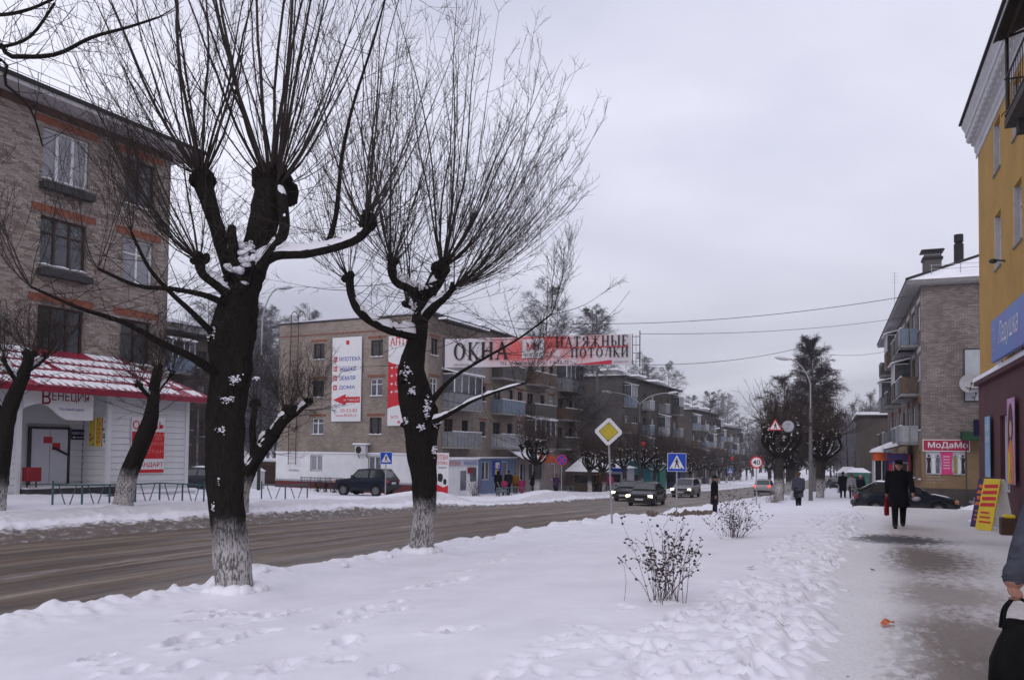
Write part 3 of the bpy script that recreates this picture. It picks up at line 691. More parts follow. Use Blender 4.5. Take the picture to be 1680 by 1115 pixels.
for (a, zz, k) in singles[300:]:
    p = LB.pt(a, 0, zz) - root.location; r3 = Vector((LB.r.x, LB.r.y, 0)); n3 = Vector((LB.n.x, LB.n.y, 0)); up = Vector((0, 0, 1)); e = random.uniform(-.0015, .0015)
    c = [p + r3 * (sx * .122) + n3 * (.007 + e if f_ else -.002) + up * (sz * .032) for f_ in (1, 0) for sx, sz in ((-1, -1), (1, -1), (1, 1), (-1, 1))]
    big.add(c, [(0, 1, 2, 3), (1, 0, 4, 5), (2, 1, 5, 6), (3, 2, 6, 7), (0, 3, 7, 4)], k)
bo = big.build('brickwork', bm_cols, root); bo['kind'] = 'stuff'
# eaves and roof
soff = pmat('soffit', (.42, .41, .42), .8, .15)
slab(root, LB, -1, 16.75, -.02, .95, 12.76, 12.98, soff, 'eaves'); slab(root, LB, 16.02, 16.75, -12.3, -.025, 12.76, 12.98, soff, 'eaves')
slab(root, LB, -1.05, 16.8, .955, 1.0, 12.9, 13.04, BLACK, 'gutter_edge')
slab(root, LB, -1, 16, .01, .1, 12.52, 12.74, pmat('cornice_brown', (.1, .06, .05), .9, .3), 'cornice')
for k in range(13): slab(root, LB, 1.0 + k * 1.2, 1.12 + k * 1.2, .105, .16, 12.5, 12.62, DARKMETAL, 'vent_hole')
o3 = [LB.pt(-1, .95, 13.0), LB.pt(16.75, .95, 13.0), LB.pt(16.75, -12.9, 13.0), LB.pt(-1, -12.9, 13.0), LB.pt(-1, -6, 16.0), LB.pt(12.5, -6, 16.0)]
roof_poly(root, o3, [(0, 1, 5, 4), (1, 2, 5), (2, 3, 4, 5), (3, 0, 4)], SNOW, 'roof')
rl = MB()
for k in range(15):
    a = 1 + k * 1.05; rl.bar(LB.pt(a, .55, 13.05) - root.location, LB.pt(a, .55, 13.55) - root.location, .025)
for zz in (13.3, 13.54): rl.bar(LB.pt(.5, .55, zz) - root.location, LB.pt(16, .55, zz) - root.location, .02)
rl.build('roof_rail', GALV, root)

# ------------------------------------------------------------------ shop annex
NF = 2.84
root = empty('shop_annex', LB.pt(14.67, NF, -.4)); AN = root
tag(root, 'white siding-clad shop annex with crimson metal-tile awning under snow', 'shop')
a_rs = LB.hit(178, 740, NF)[0]; a_ls = LB.hit(30, 740, NF)[0]; NR = 1.55
SID = pmat('siding_white', (.60, .605, .63), .5, .07, 2.2, .15, 25); SIDB = pmat('siding_back', (.45, .45, .47), .7, .1)
bare(LB, root, a_rs, 14.67, -.4, 3.38, SIDB, 'wall', NF - .03); bare(LB, root, 2, a_ls, -.4, 3.38, SIDB, 'wall', NF - .03)
bare(LB, root, a_ls, a_rs, -.4, 3.38, SIDB, 'entrance_wall', NR - .03)
rev = Wall(*LB.pt(a_rs, NR, 0).xy, LB.n.x, LB.n.y); rev.o = LB.pt(a_rs, NR, 0).xy   # faces the entrance
bare(rev, root, 0, NF - NR - .03, -.4, 3.38, SIDB, 'reveal_wall', -.03)
end = Wall(*LB.pt(14.67, NF, 0).xy, -LB.n.x, -LB.n.y); bare(end, root, 0, NF, -.4, 3.38, SID, 'end_wall', -.03)
def planks(wl, a0, a1, z0, z1, n, holes=(), pitch=.2):
    segs = {}
    z = z0
    while z < z1 - .02:
        h = min(pitch, z1 - z)
        cuts = [(a0, a1)]
        for (b0, b1, c0, c1) in holes:
            if z + h / 2 > c0 and z + h / 2 < c1:
                nc = []
                for (x0, x1) in cuts:
                    if b0 > x0: nc.append((x0, min(b0, x1)))
                    if b1 < x1: nc.append((max(b1, x0), x1))
                cuts = [q for q in nc if q[1] - q[0] > .03]
        for (x0, x1) in cuts:
            key = (round(x1 - x0, 3), round(h, 3))
            if key not in segs:
                w = x1 - x0; m = MB()
                m.add([(0, -.028, 0), (w, -.028, 0), (w, -.01, h - .012), (0, -.01, h - .012), (0, 0, h), (w, 0, h), (0, .0, 0), (w, .0, 0)], [(0, 1, 2, 3), (3, 2, 5, 4), (6, 7, 1, 0), (0, 3, 4, 6), (1, 7, 5, 2)])
                segs[key] = m.mesh('siding_plank', SID)
            on_wall(segs[key], 'siding_plank', wl, x0, n, z, AN)
        z += pitch
door_l, door_r = LB.hit(48, 750, NR)[0], LB.hit(109, 750, NR)[0]; door_t = LB.hit(80, 703, NR)[1]; door_b = LB.hit(80, 794, NR)[1]
planks(LB, a_rs, 14.67, -.3, 3.3, NF - .03); planks(LB, 6, a_ls, -.3, 3.3, NF - .03)
planks(LB, a_ls, a_rs, -.3, 3.3, NR - .03, [(door_l - .08, door_r + .08, -1, door_t + .08)])
planks(rev, 0, NF - NR - .03, -.3, 3.3, -.03)
for (a, n0) in ((a_rs, NF), (14.67, NF), (a_ls, NF)): slab(root, LB, a - .07, a + .07, n0 - .1, n0 + .02, -.35, 3.36, SID, 'corner_trim')
slab(root, LB, a_rs, 14.9, NF + .0, NF + .22, -.45, .12, SID, 'plinth'); slab(root, LB, a_rs, 14.92, NF - .02, NF + .26, .121, .2, SNOW, 'snow')
# double door
dm = MB(); w = door_r - door_l; hgt = door_t - door_b
dm.box(.02, w / 2 - .008, -.05, 0, .02, hgt - .02); dm.box(w / 2 + .008, w - .02, -.05, 0, .02, hgt - .02)
DOORW = pmat('door_white', (.55, .555, .63), .35, .05)
dd = on_wall(dm.mesh('door', DOORW), 'door', LB, door_l, NR + .02, door_b, root)
fm = MB(); fm.box(-.06, 0, -.07, .02, 0, hgt + .06); fm.box(w, w + .06, -.07, .02, 0, hgt + .06); fm.box(0, w, -.07, .02, hgt, hgt + .06); fm.build('door_frame', DARKMETAL, dd)
hm = MB(); hm.bar((w / 2 + .08, -.1, hgt * .66), (w / 2 + .6, -.1, hgt * .52), .07, .05); hm.box(w / 2 + .14, w / 2 + .18, -.09, -.05, hgt * .62, hgt * .65); hm.box(w / 2 + .5, w / 2 + .54, -.09, -.05, hgt * .53, hgt * .56); hm.build('door_handle', BLACK, dd)
redp = pmat('notice_red', (.45, .03, .05), .6, .1)
for (x, zz, ww, hh) in ((.38, .74, .28, .2), (.66, .62, .26, .22)):
    m = MB(); m.box(x, x + ww, -.055, -.051, hgt * zz, hgt * zz + hh); m.build('notice', redp, dd)
# step platform
pm = MB(); slab(root, LB, a_ls + .1, a_rs + .05, NR + .02, NF + .35, door_b - .28, door_b - .05, None, '', mb=pm); slab(root, LB, a_ls + .5, a_rs + .3, NF + .352, NF + .75, door_b - .52, door_b - .3, None, '', mb=pm); pm.build('steps', DARKMETAL, root)
slab(root, LB, a_ls + .12, a_rs + .03, NR + .03, NF + .3, door_b - .048, door_b - .004, pmat('trodden_snow', (.62, .6, .62), .8, .2), 'step_snow')
# awning: rows of tiles, snow lying in the pans
TILE = pmat('tile_crimson', (.26, .012, .04), .35, .15, 8, spec=.5)
E0, E1, Z_E, Z_T = 5.0, 15.25, 3.3, 4.75
nE, nT = NF + .5, .05
def aw(a, k, lift=0.0):   # point on the awning slope, k 0 at the eave, 1 at the wall
    n = nE + (nT - nE) * k; z = Z_E + (Z_T - Z_E) * k
    return LB.pt(a, n + lift * .45, z + lift * .9)
awm = MB(); awm.add([aw(E0, 0) - root.location, aw(E1, 0) - root.location, aw(E1 - 1.5, 1) - root.location, aw(E0, 1) - root.location, LB.pt(E1, .05, Z_E) - root.location], [(0, 1, 2, 3), (1, 4, 2)]); awm.build('awning_deck', TILE, root)
slab(root, LB, E0, E1, nE - .03, nE + .03, Z_E - .14, Z_E + .03, TILE, 'fascia'); slab(root, LB, E0, a_ls, NF + .01, nE - .035, Z_E - .1, Z_E - .06, soff, 'soffit'); slab(root, LB, a_ls + .01, a_rs - .01, NR + .01, nE - .035, Z_E - .1, Z_E - .06, soff, 'soffit'); slab(root, LB, a_rs, E1, NF + .01, nE - .035, Z_E - .1, Z_E - .06, soff, 'soffit')
ROWS, tw = 5, .235
sl = Vector((LB.n.x * (nE - nT), LB.n.y * (nE - nT), -(Z_T - Z_E))); slen = sl.length; sl.normalize(); ar = Vector((LB.r.x, LB.r.y, 0)); nn = ar.cross(sl); nn = nn if nn.z > 0 else -nn
def tile_mesh(snow):
    m = MB(); n_ = 7; th = slen / ROWS + .03; rings = []
    for j, (yy, lift) in enumerate(((0, .0), (th * .9, .055), (th, .03))):
        ring = []
        for i in range(n_):
            x = tw * i / (n_ - 1); zz = .03 * math.cos(2 * math.pi * i / (n_ - 1)) * .5 + lift
            ring.append(ar * x + sl * yy + nn * zz)
        rings.append(ring)
    m.loft(rings, cap=False, closed=False)
    return m.mesh('roof_tile', TILE)
tmesh = tile_mesh(False)
def snow_mesh(k):
    r_ = random.Random(k); m = MB(); th = slen / ROWS; rings = []
    for j in range(5):
        yy = th * (.03 + .235 * j) * r_.uniform(.95, 1.02); ring = []
        for i in range(6):
            x = tw * (.24 + .52 * i / 5) + r_.uniform(-.008, .008); edge = (i in (0, 5)) or (j in (0, 4))
            ring.append(ar * x + sl * yy + nn * (.012 + .05 * j / 4 + (.0 if edge else r_.uniform(.035, .06))))
        rings.append(ring)
    m.loft(rings, cap=False, closed=False); return m.mesh('snow_patch', SNOW, True)
smeshes = [snow_mesh(k) for k in range(5)]
cnt = 0; bigt = MB(); bigs = MB()
for rI in range(ROWS):
    k1 = (rI + 1) / ROWS; aa = E1 - 1.5 * k1 - tw - .02; c = 0
    while aa > E0 + .2:
        p = aw(aa, k1) - root.location + nn * .012
        vis = aa > 8.0
        if vis and cnt < 300:
            link('roof_tile', tmesh, root, p); cnt += 1
        else:
            bigt.add([Vector(v.co) + p for v in tmesh.vertices], [tuple(q.vertices) for q in tmesh.polygons])
        bare_zone = (rI >= ROWS - 1 and 10.6 < aa < 12.4) or (aa > E1 - 1.3 and random.random() < .55) or random.random() < .04
        if not bare_zone:
            sm = random.choice(smeshes); bigs.add([Vector(v.co) + p for v in sm.vertices], [tuple(q.vertices) for q in sm.polygons])
        aa -= tw
if bigt.v: bigt.build('roof_tiles_beyond', TILE, root)['kind'] = 'stuff'
bigs.build('snow_patches', SNOW, root, True)['kind'] = 'stuff'
hipm = MB(); hipm.tube([aw(E1, 0) - root.location, aw(E1 - 1.5, 1) - root.location], .07, 8); hipm.build('hip_ridge', TILE, root)

# signs on the shop
def board(name, wl, px0, px1, py0, py1, n, thick=.04, pad=0):
    """a sign board on a wall, given by its pixel box; returns local builder sizes"""
    pm_ = (px0 + px1) / 2
    a0 = wl.hit(px0, (py0 + py1) / 2, n)[0]; a1 = wl.hit(px1, (py0 + py1) / 2, n)[0]; z1 = wl.hit(pm_, py0, n)[1]; z0 = wl.hit(pm_, py1, n)[1]
    return a0, a1 - a0, z0, z1 - z0
def place_sign(name, wl, a, n, z, label, cat='sign', group=None):
    o = empty(name, wl.pt(a, n, z), wl.rz); return tag(o, label, cat, group)
VINW = pmat('vinyl_white', (.66, .66, .68), .5, .05); VRED = pmat('vinyl_red', (.5, .018, .028), .5, .08); VBLUE = pmat('vinyl_blue', (.02, .045, .32), .5, .08); VBLACK = pmat('vinyl_black', (.018, .017, .02), .5, .1); VYEL = pmat('vinyl_yellow', (.62, .45, .03), .5, .08); VPINK = pmat('vinyl_pink', (.6, .05, .2), .5, .08); VGREEN = pmat('vinyl_green', (.03, .25, .09), .5, .1); VDRED = pmat('vinyl_dark_red', (.2, .012, .02), .5, .12)
# arched name board
a0, w, z0, h = board('s', LB, 36, 150, 637, 688, NF)
o = place_sign('shop_sign', LB, a0, NF + .05, z0, 'white arched shop board with dark red lettering above the entrance', 'sign')
poly = [(0, h), (0, h * .30)]
for i in range(15):
    k = i / 14; poly.append((w * (.02 + .9 * k), h * (.34 + .14 * math.sin(math.pi * min(1, k * 2.2)) - .48 * ss(.3, .8, k))))
poly += [(w, h * .02), (w, h)]
poly = [(x, max(0, z)) for x, z in poly]
m = MB(); m.prism(poly, -.05, 0); m.build('board', VINW, o)
m = MB(); put_text(m, 'ЕНЕЦИЯ', w * .38, w * .93, h * .55, h * .9, -.055, 0, .008); put_text(m, 'В', w * .24, w * .365, h * .47, h * .95, -.0545, 0, .01); m.build('lettering', VDRED, o)
m = MB(); put_text(m, 'торговый центр', w * .48, w * .86, h * .28, h * .4, -.055); m.build('small_lettering', VBLUE, o)
# shoe poster
a0, w, z0, h = board('s', LB, 214, 269, 684, 776, NF)
o = place_sign('poster', LB, a0, NF + .02, z0, 'red and white shoe poster on the siding with big red letters on top', 'poster')
m = MB(); m.box(0, w, -.015, 0, 0, h); m.build('sheet', VINW, o)
m = MB(); m.box(.02, w - .02, -.019, -.016, h * .26, h * .74); m.box(.02, w - .02, -.019, -.016, .02, h * .07); put_text(m, 'ОБУВЬ', w * .03, w * .97, h * .78, h * .93, -.02, 0, .012); put_text(m, 'СТАНДАРТ', w * .03, w * .97, h * .10, h * .2, -.02, 0, .01); m.build('red_print', VRED, o)
m = MB()
for (tx, x0, x1, zz) in (('СТАН', .3, .97, .66), ('ДА', .7, .92, .59), ('СТАНД', .3, .97, .5), ('АРТ', .35, .6, .42), ('СТАН', .45, .97, .36), ('ДАРТ', .1, .45, .29)): put_text(m, tx, w * x0, w * x1, h * zz, h * (zz + .06), -.021, 0, .01)
m.build('pale_print', pmat('vinyl_salmon', (.6, .2, .15), .5, .1), o)
# small plaque with arrow
a0, w, z0, h = board('s', LB, 116, 144, 704, 721, NR)
o = place_sign('wall_plaque', LB, a0, NR + .02, z0, 'navy repair plaque with a white arrow beside the shop door', 'sign')
m = MB(); m.box(0, w, -.02, 0, 0, h); m.build('board', pmat('vinyl_navy', (.012, .014, .06), .5, .1), o)
m = MB(); put_text(m, 'РЕМОНТ ОБУВИ', w * .05, w * .95, h * .5, h * .75, -.024); m.box(w * .15, w * .9, -.024, -.022, h * .2, h * .25); m.add([(w * .05, -.024, h * .225), (w * .17, -.024, h * .1), (w * .17, -.024, h * .35)], [(0, 1, 2)]); m.build('lettering', VINW, o)
# glamour poster on the reveal
a0, w, z0, h = board('s', rev, 147, 177, 684, 733, .02)
w = min(w, NF - NR - .08); a0 = max(a0, .02)
o = place_sign('poster', rev, a0, .03, z0, 'narrow yellow poster with vertical letters and spots beside the entrance', 'poster')
m = MB(); m.box(0, w, -.012, 0, 0, h); m.build('sheet', VINW, o)
m = MB(); m.box(0.02, w * .34, -.0135, -.0125, .02, h - .02); m.box(w * .38, w * .68, -.0135, -.0125, .02, h - .02); m.build('yellow_band', VYEL, o)
m = MB()
for i, ch in enumerate('ГЛАМУР'): put_text(m, ch, w * .44, w * .62, h * (.86 - .15 * i), h * (.96 - .15 * i), -.017, 0, .01)
m.box(w * .7, w * .75, -.0145, -.0135, .02, h - .02); m.build('lettering', VRED, o)
rr_ = random.Random(4)
for mt, nm in ((VRED, 'red_spots'), (VBLUE, 'blue_spots'), (VBLACK, 'black_spots'), (VGREEN, 'green_spots')):
    m = MB()
    for i in range(5): m.disc((rr_.uniform(.06, .3) if rr_.random() < .5 else rr_.uniform(.8, .96)) * w, rr_.uniform(.05, .95) * h, w * .05, -.017, -.0155, 10)
    m.build(nm, mt, o)
# orange notice and red litter box by the door
a0, w, z0, h = board('s', LB, 30, 45, 697, 725, NR)
o = place_sign('notice', LB, a_ls + .05, NR + .02, z0, 'small orange notice on the siding left of the shop door', 'sign'); m = MB(); m.box(0, .34, -.01, 0, 0, h * .66); m.build('print', pmat('vinyl_orange', (.6, .16, .06), .5, .1), o); m = MB(); m.box(0, .34, -.01, 0, h * .68, h); m.build('heading', VINW, o)
p = LB.pt(a_ls + .35, NF + .1, door_b - .05)
o = tag(empty('litter_bin', p, LB.rz), 'dark red metal litter box on two thin legs by the shop steps', 'litter bin')
m = MB(); m.bbox(-.2, .2, -.14, .14, .22, .62, .015); m.build('bin_body', VDRED, o)
for x in (-.13, .13): m = MB(); m.bar((x, 0, 0), (x, 0, .23), .03); m.build('leg', DARKMETAL, o)

# ------------------------------------------------------------------ pipe railings
FENCE_T = pmat('fence_teal', (.05, .11, .13), .55, .2)
def railing(pts, hgt, label, zfun, mat=FENCE_T, brace=True):
    """post-and-rail pipe fence through world xy points; one thing with its posts and rails as parts"""
    p0 = Vector((pts[0][0], pts[0][1], zfun(*pts[0])))
    o = tag(empty('railing', p0), label, 'fence'); 
    for i, (x, y) in enumerate(pts):
        z = zfun(x, y); m = MB(); m.tube([Vector((x, y, z - .3)) - p0, Vector((x, y, z + hgt + (.12 if i % 3 == 0 else .0))) - p0], .028, 6); m.build('post', mat, o)
        if i < len(pts) - 1:
            x2, y2 = pts[i + 1]; z2 = zfun(x2, y2); m = MB(); A = Vector((x, y, z + hgt)) - p0; B = Vector((x2, y2, z2 + hgt)) - p0; m.tube([A, B], .022, 6); m.build('rail', mat, o)
            if brace:
                m = MB(); A2 = A.copy(); M2 = (A + B) / 2 - Vector((0, 0, hgt)); m.tube([A * .8 + B * .2, M2 * 1.0 + (A - B) * .08], .016, 5); m.tube([A * .2 + B * .8, M2 - (A - B) * .08], .016, 5); m.build('brace', mat, o)
    return o
def line_pts(px0, px1, d0, d1, n):
    out = []
    for i in range(n):
        k = i / (n - 1); px = px0 + (px1 - px0) * k; d = 1 / (1 / d0 + (1 / d1 - 1 / d0) * k); r_ = ray(px, 700); out.append((r_.x * d, d))
    return out
s0, t0 = st(*LB.pt(8.5, NF + 2.2, 0).xy); s1, t1 = st(*LB.pt(15.2, NF + 2.2, 0).xy)
railing([xy(s0 + (s1 - s0) * i / 8, t0 + (t1 - t0) * i / 8) for i in range(9)], .52, 'low teal pipe fence standing in snow before the shop annex', lambda x, y: zfar1(x, y))
railing([xy(s1 + 1.0 + i * 1.25, t1 - .1) for i in range(3)], .5, 'short teal pipe fence continuing past the shop annex corner', lambda x, y: zfar1(x, y))
# ================================================================== middle building (gable with hanging banners)
C2 = Vector((-5.6, 52.9)); g2 = Vector((.895, -.446)); u2 = Vector((.446, .895))
MG = Wall(*(C2 - g2 * 12.8), *g2); MF = Wall(*C2, *u2); LEN_M = 25.7; ZT = 10.55; Z0 = -1.9
root = empty('apartment_building', MG.pt(12.8, 0, -1.3)); MR = root
tag(root, 'four-storey brick block with two hanging banners on its gable and white ground-floor siding', 'building')
rows = ((7.9, 1.15), (5.22, 1.18), (2.6, 1.15))
gcols = [MG.hit(522, 650)[0], MG.hit(617, 650)[0]]
ops = [(a - .5, a + .5, z, z + h) for a in gcols for z, h in rows] + [(a - .52, a + .52, .05, 1.12) for a in gcols]
bare(MG, root, 0, 12.8, Z0, ZT, BRICK_M, 'gable_wall', 0, ops)
LINT = pmat('lintel_far', (.2, .085, .06), .9, .3, 9)
gl = [[GLASS_D, GLASS_D, GLASS_M], [GLASS_D, GLASS_M, GLASS_D]]
for i, a in enumerate(gcols):
    for j, (z, h) in enumerate(rows):
        add_window(MG, root, a, z, 1.0, h, 'kvart' if (i + j) % 2 else 'two', FR_WHITE if (i, j) in ((1, 1), (0, 2)) else FR_WOOD, gl[i][j], .1)
        slab(root, MG, a - .75, a + .75, 0, .015, z + h + .1, z + h + .28, LINT, 'lintel')
    add_window(MG, root, a, .05, 1.04, 1.07, 'pvc2', FR_WHITE, GLASS_C if i == 0 else GLASS_M, .06, False)
slab(root, MG, 0, 12.8, 0, .02, 9.62, 9.74, pmat('band_red', (.2, .1, .08), .9, .3), 'brick_band')
SIDF = ridgemat('siding_far', (.76, .765, .79), .2, dirt=.15)
sp_ = MB(); wall_cells(sp_, MG, root, -.05, 12.6, -.72, 1.28, [(a - .54, a + .54, .03, 1.14) for a in gcols], .06, reveal=.06); sp_.build('siding', SIDF, root)
slab(root, MG, -.08, 12.6, .0, .16, 1.281, 1.36, SNOW, 'ledge_snow')
slab(root, MG, -.05, 12.6, 0, .1, -1.7, -.74, pmat('plinth_red', (.12, .03, .03), .8, .2), 'plinth')
slab(root, MG, -.05, 12.6, .0, .13, -.735, -.62, pmat('plinth_grey', (.3, .3, .36), .7, .15), 'plinth_trim')
fcw = [MF.hit(px, 690)[0] for px in (711, 792, 853, 904)]
fbal = [(MF.hit(a, 690)[0], MF.hit(b, 690)[0]) for a, b in ((725, 771), (806, 843), (862, 895), (913, 941))]
ops = [(a - .45, a + .45, z, z + h) for a in fcw for z, h in rows]
for (b0, b1) in fbal:
    for z, h in rows: ops += [(b0 + .3, b0 + 1.5, z - .65, z + h), (b1 - 1.15, b1 - .25, z + .0, z + h)]
bare(MF, root, 0, LEN_M, Z0, ZT, BRICK_M, 'front_wall', 0, ops)
for i, a in enumerate(fcw):
    for j, (z, h) in enumerate(rows):
        add_window(MF, root, a, z, .9, h, 'two', FR_WHITE if (i + j) % 3 == 1 else FR_WOOD, [GLASS_D, GLASS_M, GLASS_D][(i * 2 + j) % 3], .1)
        slab(root, MF, a - .65, a + .65, 0, .015, z + h + .08, z + h + .24, LINT, 'lintel')
bare(Wall(*MF.pt(LEN_M, 0, 0).xy, -MF.n.x, -MF.n.y), root, 0, 12.8, Z0, ZT, BRICK_M, 'end_wall')
bare(Wall(*MG.pt(0, 0, 0).xy, -MG.n.x, -MG.n.y), root, 0, .01, Z0, ZT, BRICK_M, 'rear_wall')
bare(Wall(*MF.pt(LEN_M, -12.8, 0).xy, -MF.r.x, -MF.r.y), root, 0, LEN_M, Z0, ZT, BRICK_M, 'rear_wall')
# balconies
SHEETS = [pmat('sheet_grey', (.19, .2, .215), .5, .25, 3), pmat('sheet_blue', (.15, .19, .25), .5, .2, 3), pmat('sheet_dark', (.075, .07, .065), .6, .3, 3), pmat('sheet_pale', (.33, .34, .37), .5, .2, 3), pmat('sheet_brown', (.1, .07, .05), .6, .3, 3)]
def balcony(wl, root, a0, a1, z, kind, sheet, depth=.95, roof_snow=True, h=1.0):
    """slab, sheet parapet, optional glazing; parts of the building"""
    w = a1 - a0; m = MB(); m.box(0, w, -depth, -.005, -.14, 0)
    b = on_wall(m.mesh('balcony', CONC), 'balcony', wl, a0, 0, z, root)
    n_ = max(3, int(w / .45)); q = MB()
    for i in range(n_): q.box(w * i / n_ + .012, w * (i + 1) / n_ - .012, -depth - .03, -depth + .0, .02, h)
    for s_ in (0, 1):
        x = 0 if s_ == 0 else w
        for k in range(2): q.box(x - .015 - (.02 if s_ == 0 else -.0), x + .015 + (.02 if s_ else 0), -depth + .02 + k * depth / 2, -depth + depth / 2 + k * depth / 2 - .03, .02, h)
    q.build('parapet', sheet, b)
    m = MB(); m.box(-.04, w + .04, -depth - .05, -depth + .06, h, h + .05)
    m.build('hand_rail', SNOW if roof_snow and kind == 'open' else DARKMETAL, b)
    if kind == 'glazed':
        f = MB(); H = 2.35
        for i in range(5):
            x = w * i / 4; f.box(x - .03, x + .03, -depth - .03, -depth + .03, h + .05, H)
        f.box(-.03, w + .03, -depth - .03, -depth + .03, H - .06, H); f.box(-.03, .03, -depth + .03, -.05, H - .06, H - .002); f.box(w - .03, w + .03, -depth + .03, -.05, H - .06, H - .002)
        gz = f.build('glazing_frame', FR_WHITE, b); g = MB(); g.add([(0, -depth, h + .05), (w, -depth, h + .05), (w, -depth, H), (0, -depth, H)], [(0, 1, 2, 3)]); g.add([(0, -.02, h), (0, -depth, h), (0, -depth, H), (0, -.02, H)], [(0, 1, 2, 3)]); g.add([(w, -depth, h), (w, -.02, h), (w, -.02, H), (w, -depth, H)], [(0, 1, 2, 3)]); g.build('pane', GLASS_M, b)
        r = MB(); r.add([(-.1, -depth - .2, H), (w + .1, -depth - .2, H), (w + .1, 0, H + .3), (-.1, 0, H + .3), (-.1, -depth - .2, H + .1), (w + .1, -depth - .2, H + .1), (w + .1, 0, H + .4), (-.1, 0, H + .4)], [(3, 2, 1, 0), (4, 5, 6, 7), (0, 1, 5, 4), (1, 2, 6, 5), (3, 0, 4, 7)]); r.build('canopy_snow', SNOW, b)
    return b
door_m = {}
def behind(wl, root, b0, b1, z, h):
    add_window(wl, root, b0 + .9, z - .65, 1.2, h + .65, 'two', FR_WOOD, GLASS_D, .1, False, False); add_window(wl, root, b1 - .7, z, .9, h, 'plain', FR_WOOD, GLASS_D, .1, False, False)
bk = [[('open', 0), ('open', 2), ('open', 4), ('glazed', 0)], [('glazed', 0), ('open', 1), ('open', 2), ('open', 4)], [('open', 0), ('open', 3), ('glazed', 2), ('open', 2)]]
for j, (z, h) in enumerate(rows):
    for i, (b0, b1) in enumerate(fbal):
        behind(MF, root, b0, b1, z, h); k = bk[j][i]; balcony(MF, root, b0, b1, z - .75, k[0], SHEETS[k[1]], snow if False else .95)
# roof slab, eaves with snow
slab(root, MF, -.06, LEN_M + .3, -12.9, .5, ZT + .002, ZT + .1, pmat('roof_edge', (.06, .06, .065), .7, .2), 'roof_slab')
rs = MB(); o_ = root.location
pts = [MF.pt(-.04, .5, ZT + .102), MF.pt(LEN_M + .2, .5, ZT + .102), MF.pt(LEN_M + .2, -6, ZT + .5), MF.pt(-.2, -6, ZT + .25), MF.pt(LEN_M + .2, -12.9, ZT + .102), MF.pt(-.2, -12.9, ZT + .102)]
rs.add([q - o_ for q in pts], [(0, 1, 2, 3), (3, 2, 4, 5), (1, 4, 2), (0, 3, 5)]); rs.build('roof_snow', SNOW, root)
for a in (5, 13, 21):
    slab(root, MF, a, a + 1.4, -4.4, -3.2, ZT + .25, ZT + 1.3, CONC, 'vent_stack'); slab(root, MF, a - .2, a + 1.6, -4.6, -3.0, ZT + 1.301, ZT + 1.42, SNOW, 'snow_cap')
slab(root, MF, .3, 6.4, .58, 1.2, ZT - .32, ZT - .2, SNOW, 'canopy_snow'); slab(root, MF, .3, 6.4, .56, 1.2, ZT - .42, ZT - .321, DARKMETAL, 'canopy')
# fire ladder with hooped tops
lm = MB(); la0 = MG.hit(478, 700)[0]; la1 = MG.hit(490, 700)[0]; zb = MG.hit(484, 762)[1]
for a, sgn in ((la0, -1), (la1, 1)):
    pts = [MG.pt(a, .25, zb), MG.pt(a, .25, ZT + .1)]
    for k in range(7):
        th = math.pi * k / 6; pts.append(MG.pt(a, .25 - .35 * (1 - math.cos(th)), ZT + .5 + .45 * math.sin(th)))
    lm.tube([q - o_ for q in pts], .03, 6)
z = zb + .1
while z < ZT: lm.bar(MG.pt(la0, .25, z) - o_, MG.pt(la1, .25, z) - o_, .025); z += .35
lm.build('fire_ladder', pmat('rust_dark', (.06, .035, .03), .8, .3), root)
# air conditioner
a, z = MG.hit(597, 745)
ac = MB(); ac.bbox(-.45, .45, -.45, -.12, 0, .62, .03); b = on_wall(ac.mesh('air_conditioner', pmat('ac_white', (.5, .5, .52), .5, .08)), 'air_conditioner', MG, a, 0, z, root)
m = MB(); m.disc(-.12, .31, .24, -.462, -.452, 20); m.build('fan_grille', BLACK, b); m = MB(); m.bbox(-.6, .6, -.55, -.05, .64, .76, .04); m.build('snow', SNOW, b); m = MB(); m.bar((-.35, -.2, -.05), (-.35, 0, -.3), .04); m.bar((.35, -.2, -.05), (.35, 0, -.3), .04); m.build('bracket', DARKMETAL, b)
# lettering strip on the siding
a, z = MG.hit(482, 771); o = place_sign('wall_lettering', MG, a - .4, .075, z - .08, 'tiny dark lettering on the white siding under the fire ladder', 'lettering'); m = MB(); put_text(m, 'АВТОСЕРВИС,24', 0, .95, 0, .14, -.004); m.build('letters', VBLACK, o)

# hanging banners on the gable
a0, w, z0, h = board('b', MG, 545, 593, 553, 691, .1)
o = place_sign('hanging_banner', MG, a0, .1, z0, 'tall white estate banner with blue words and a red arrow on the brick gable', 'banner')
m = MB(); m.box(0, w, -.03, 0, 0, h); m.build('sheet', VINW, o)
m = MB()
for i, tx in enumerate(('ИПОТЕКА', 'ЖИЛЬЁ', 'ЗЕМЛЯ', 'ДОМА')): put_text(m, tx, w * .25, w * (.97, .83, .8, .8)[i], h * (.715 - .113 * i), h * (.765 - .113 * i), -.034, 0, .016)
m.build('blue_lettering', VBLUE, o)
for i in range(4): m = MB(); m.box(w * .05, w * .18, -.034, -.0315, h * (.71 - .113 * i), h * (.77 - .113 * i)); m.build('emblem', VRED, o)
m = MB(); m.box(w * .47, w * .58, -.034, -.0315, h * .91, h * .96); m.build('emblem', VRED, o)
m = MB()
m.prism([(w * .05, h * .255), (w * .49, h * .325), (w * .49, h * .29), (w * .97, h * .29), (w * .97, h * .22), (w * .49, h * .22), (w * .49, h * .19)], -.034, -.0315); m.build('arrow', VRED, o)
m = MB(); put_text(m, '20-53-83', w * .3, w * .88, h * .11, h * .15, -.034); m.build('phone_lettering', VRED, o); m = MB(); put_text(m, 'www.RN43.ru', w * .15, w * .86, h * .055, h * .09, -.034); put_text(m, '✆', w * .16, w * .24, h * .11, h * .15, -.034) if False else None
m.build('red_print', VRED, o)
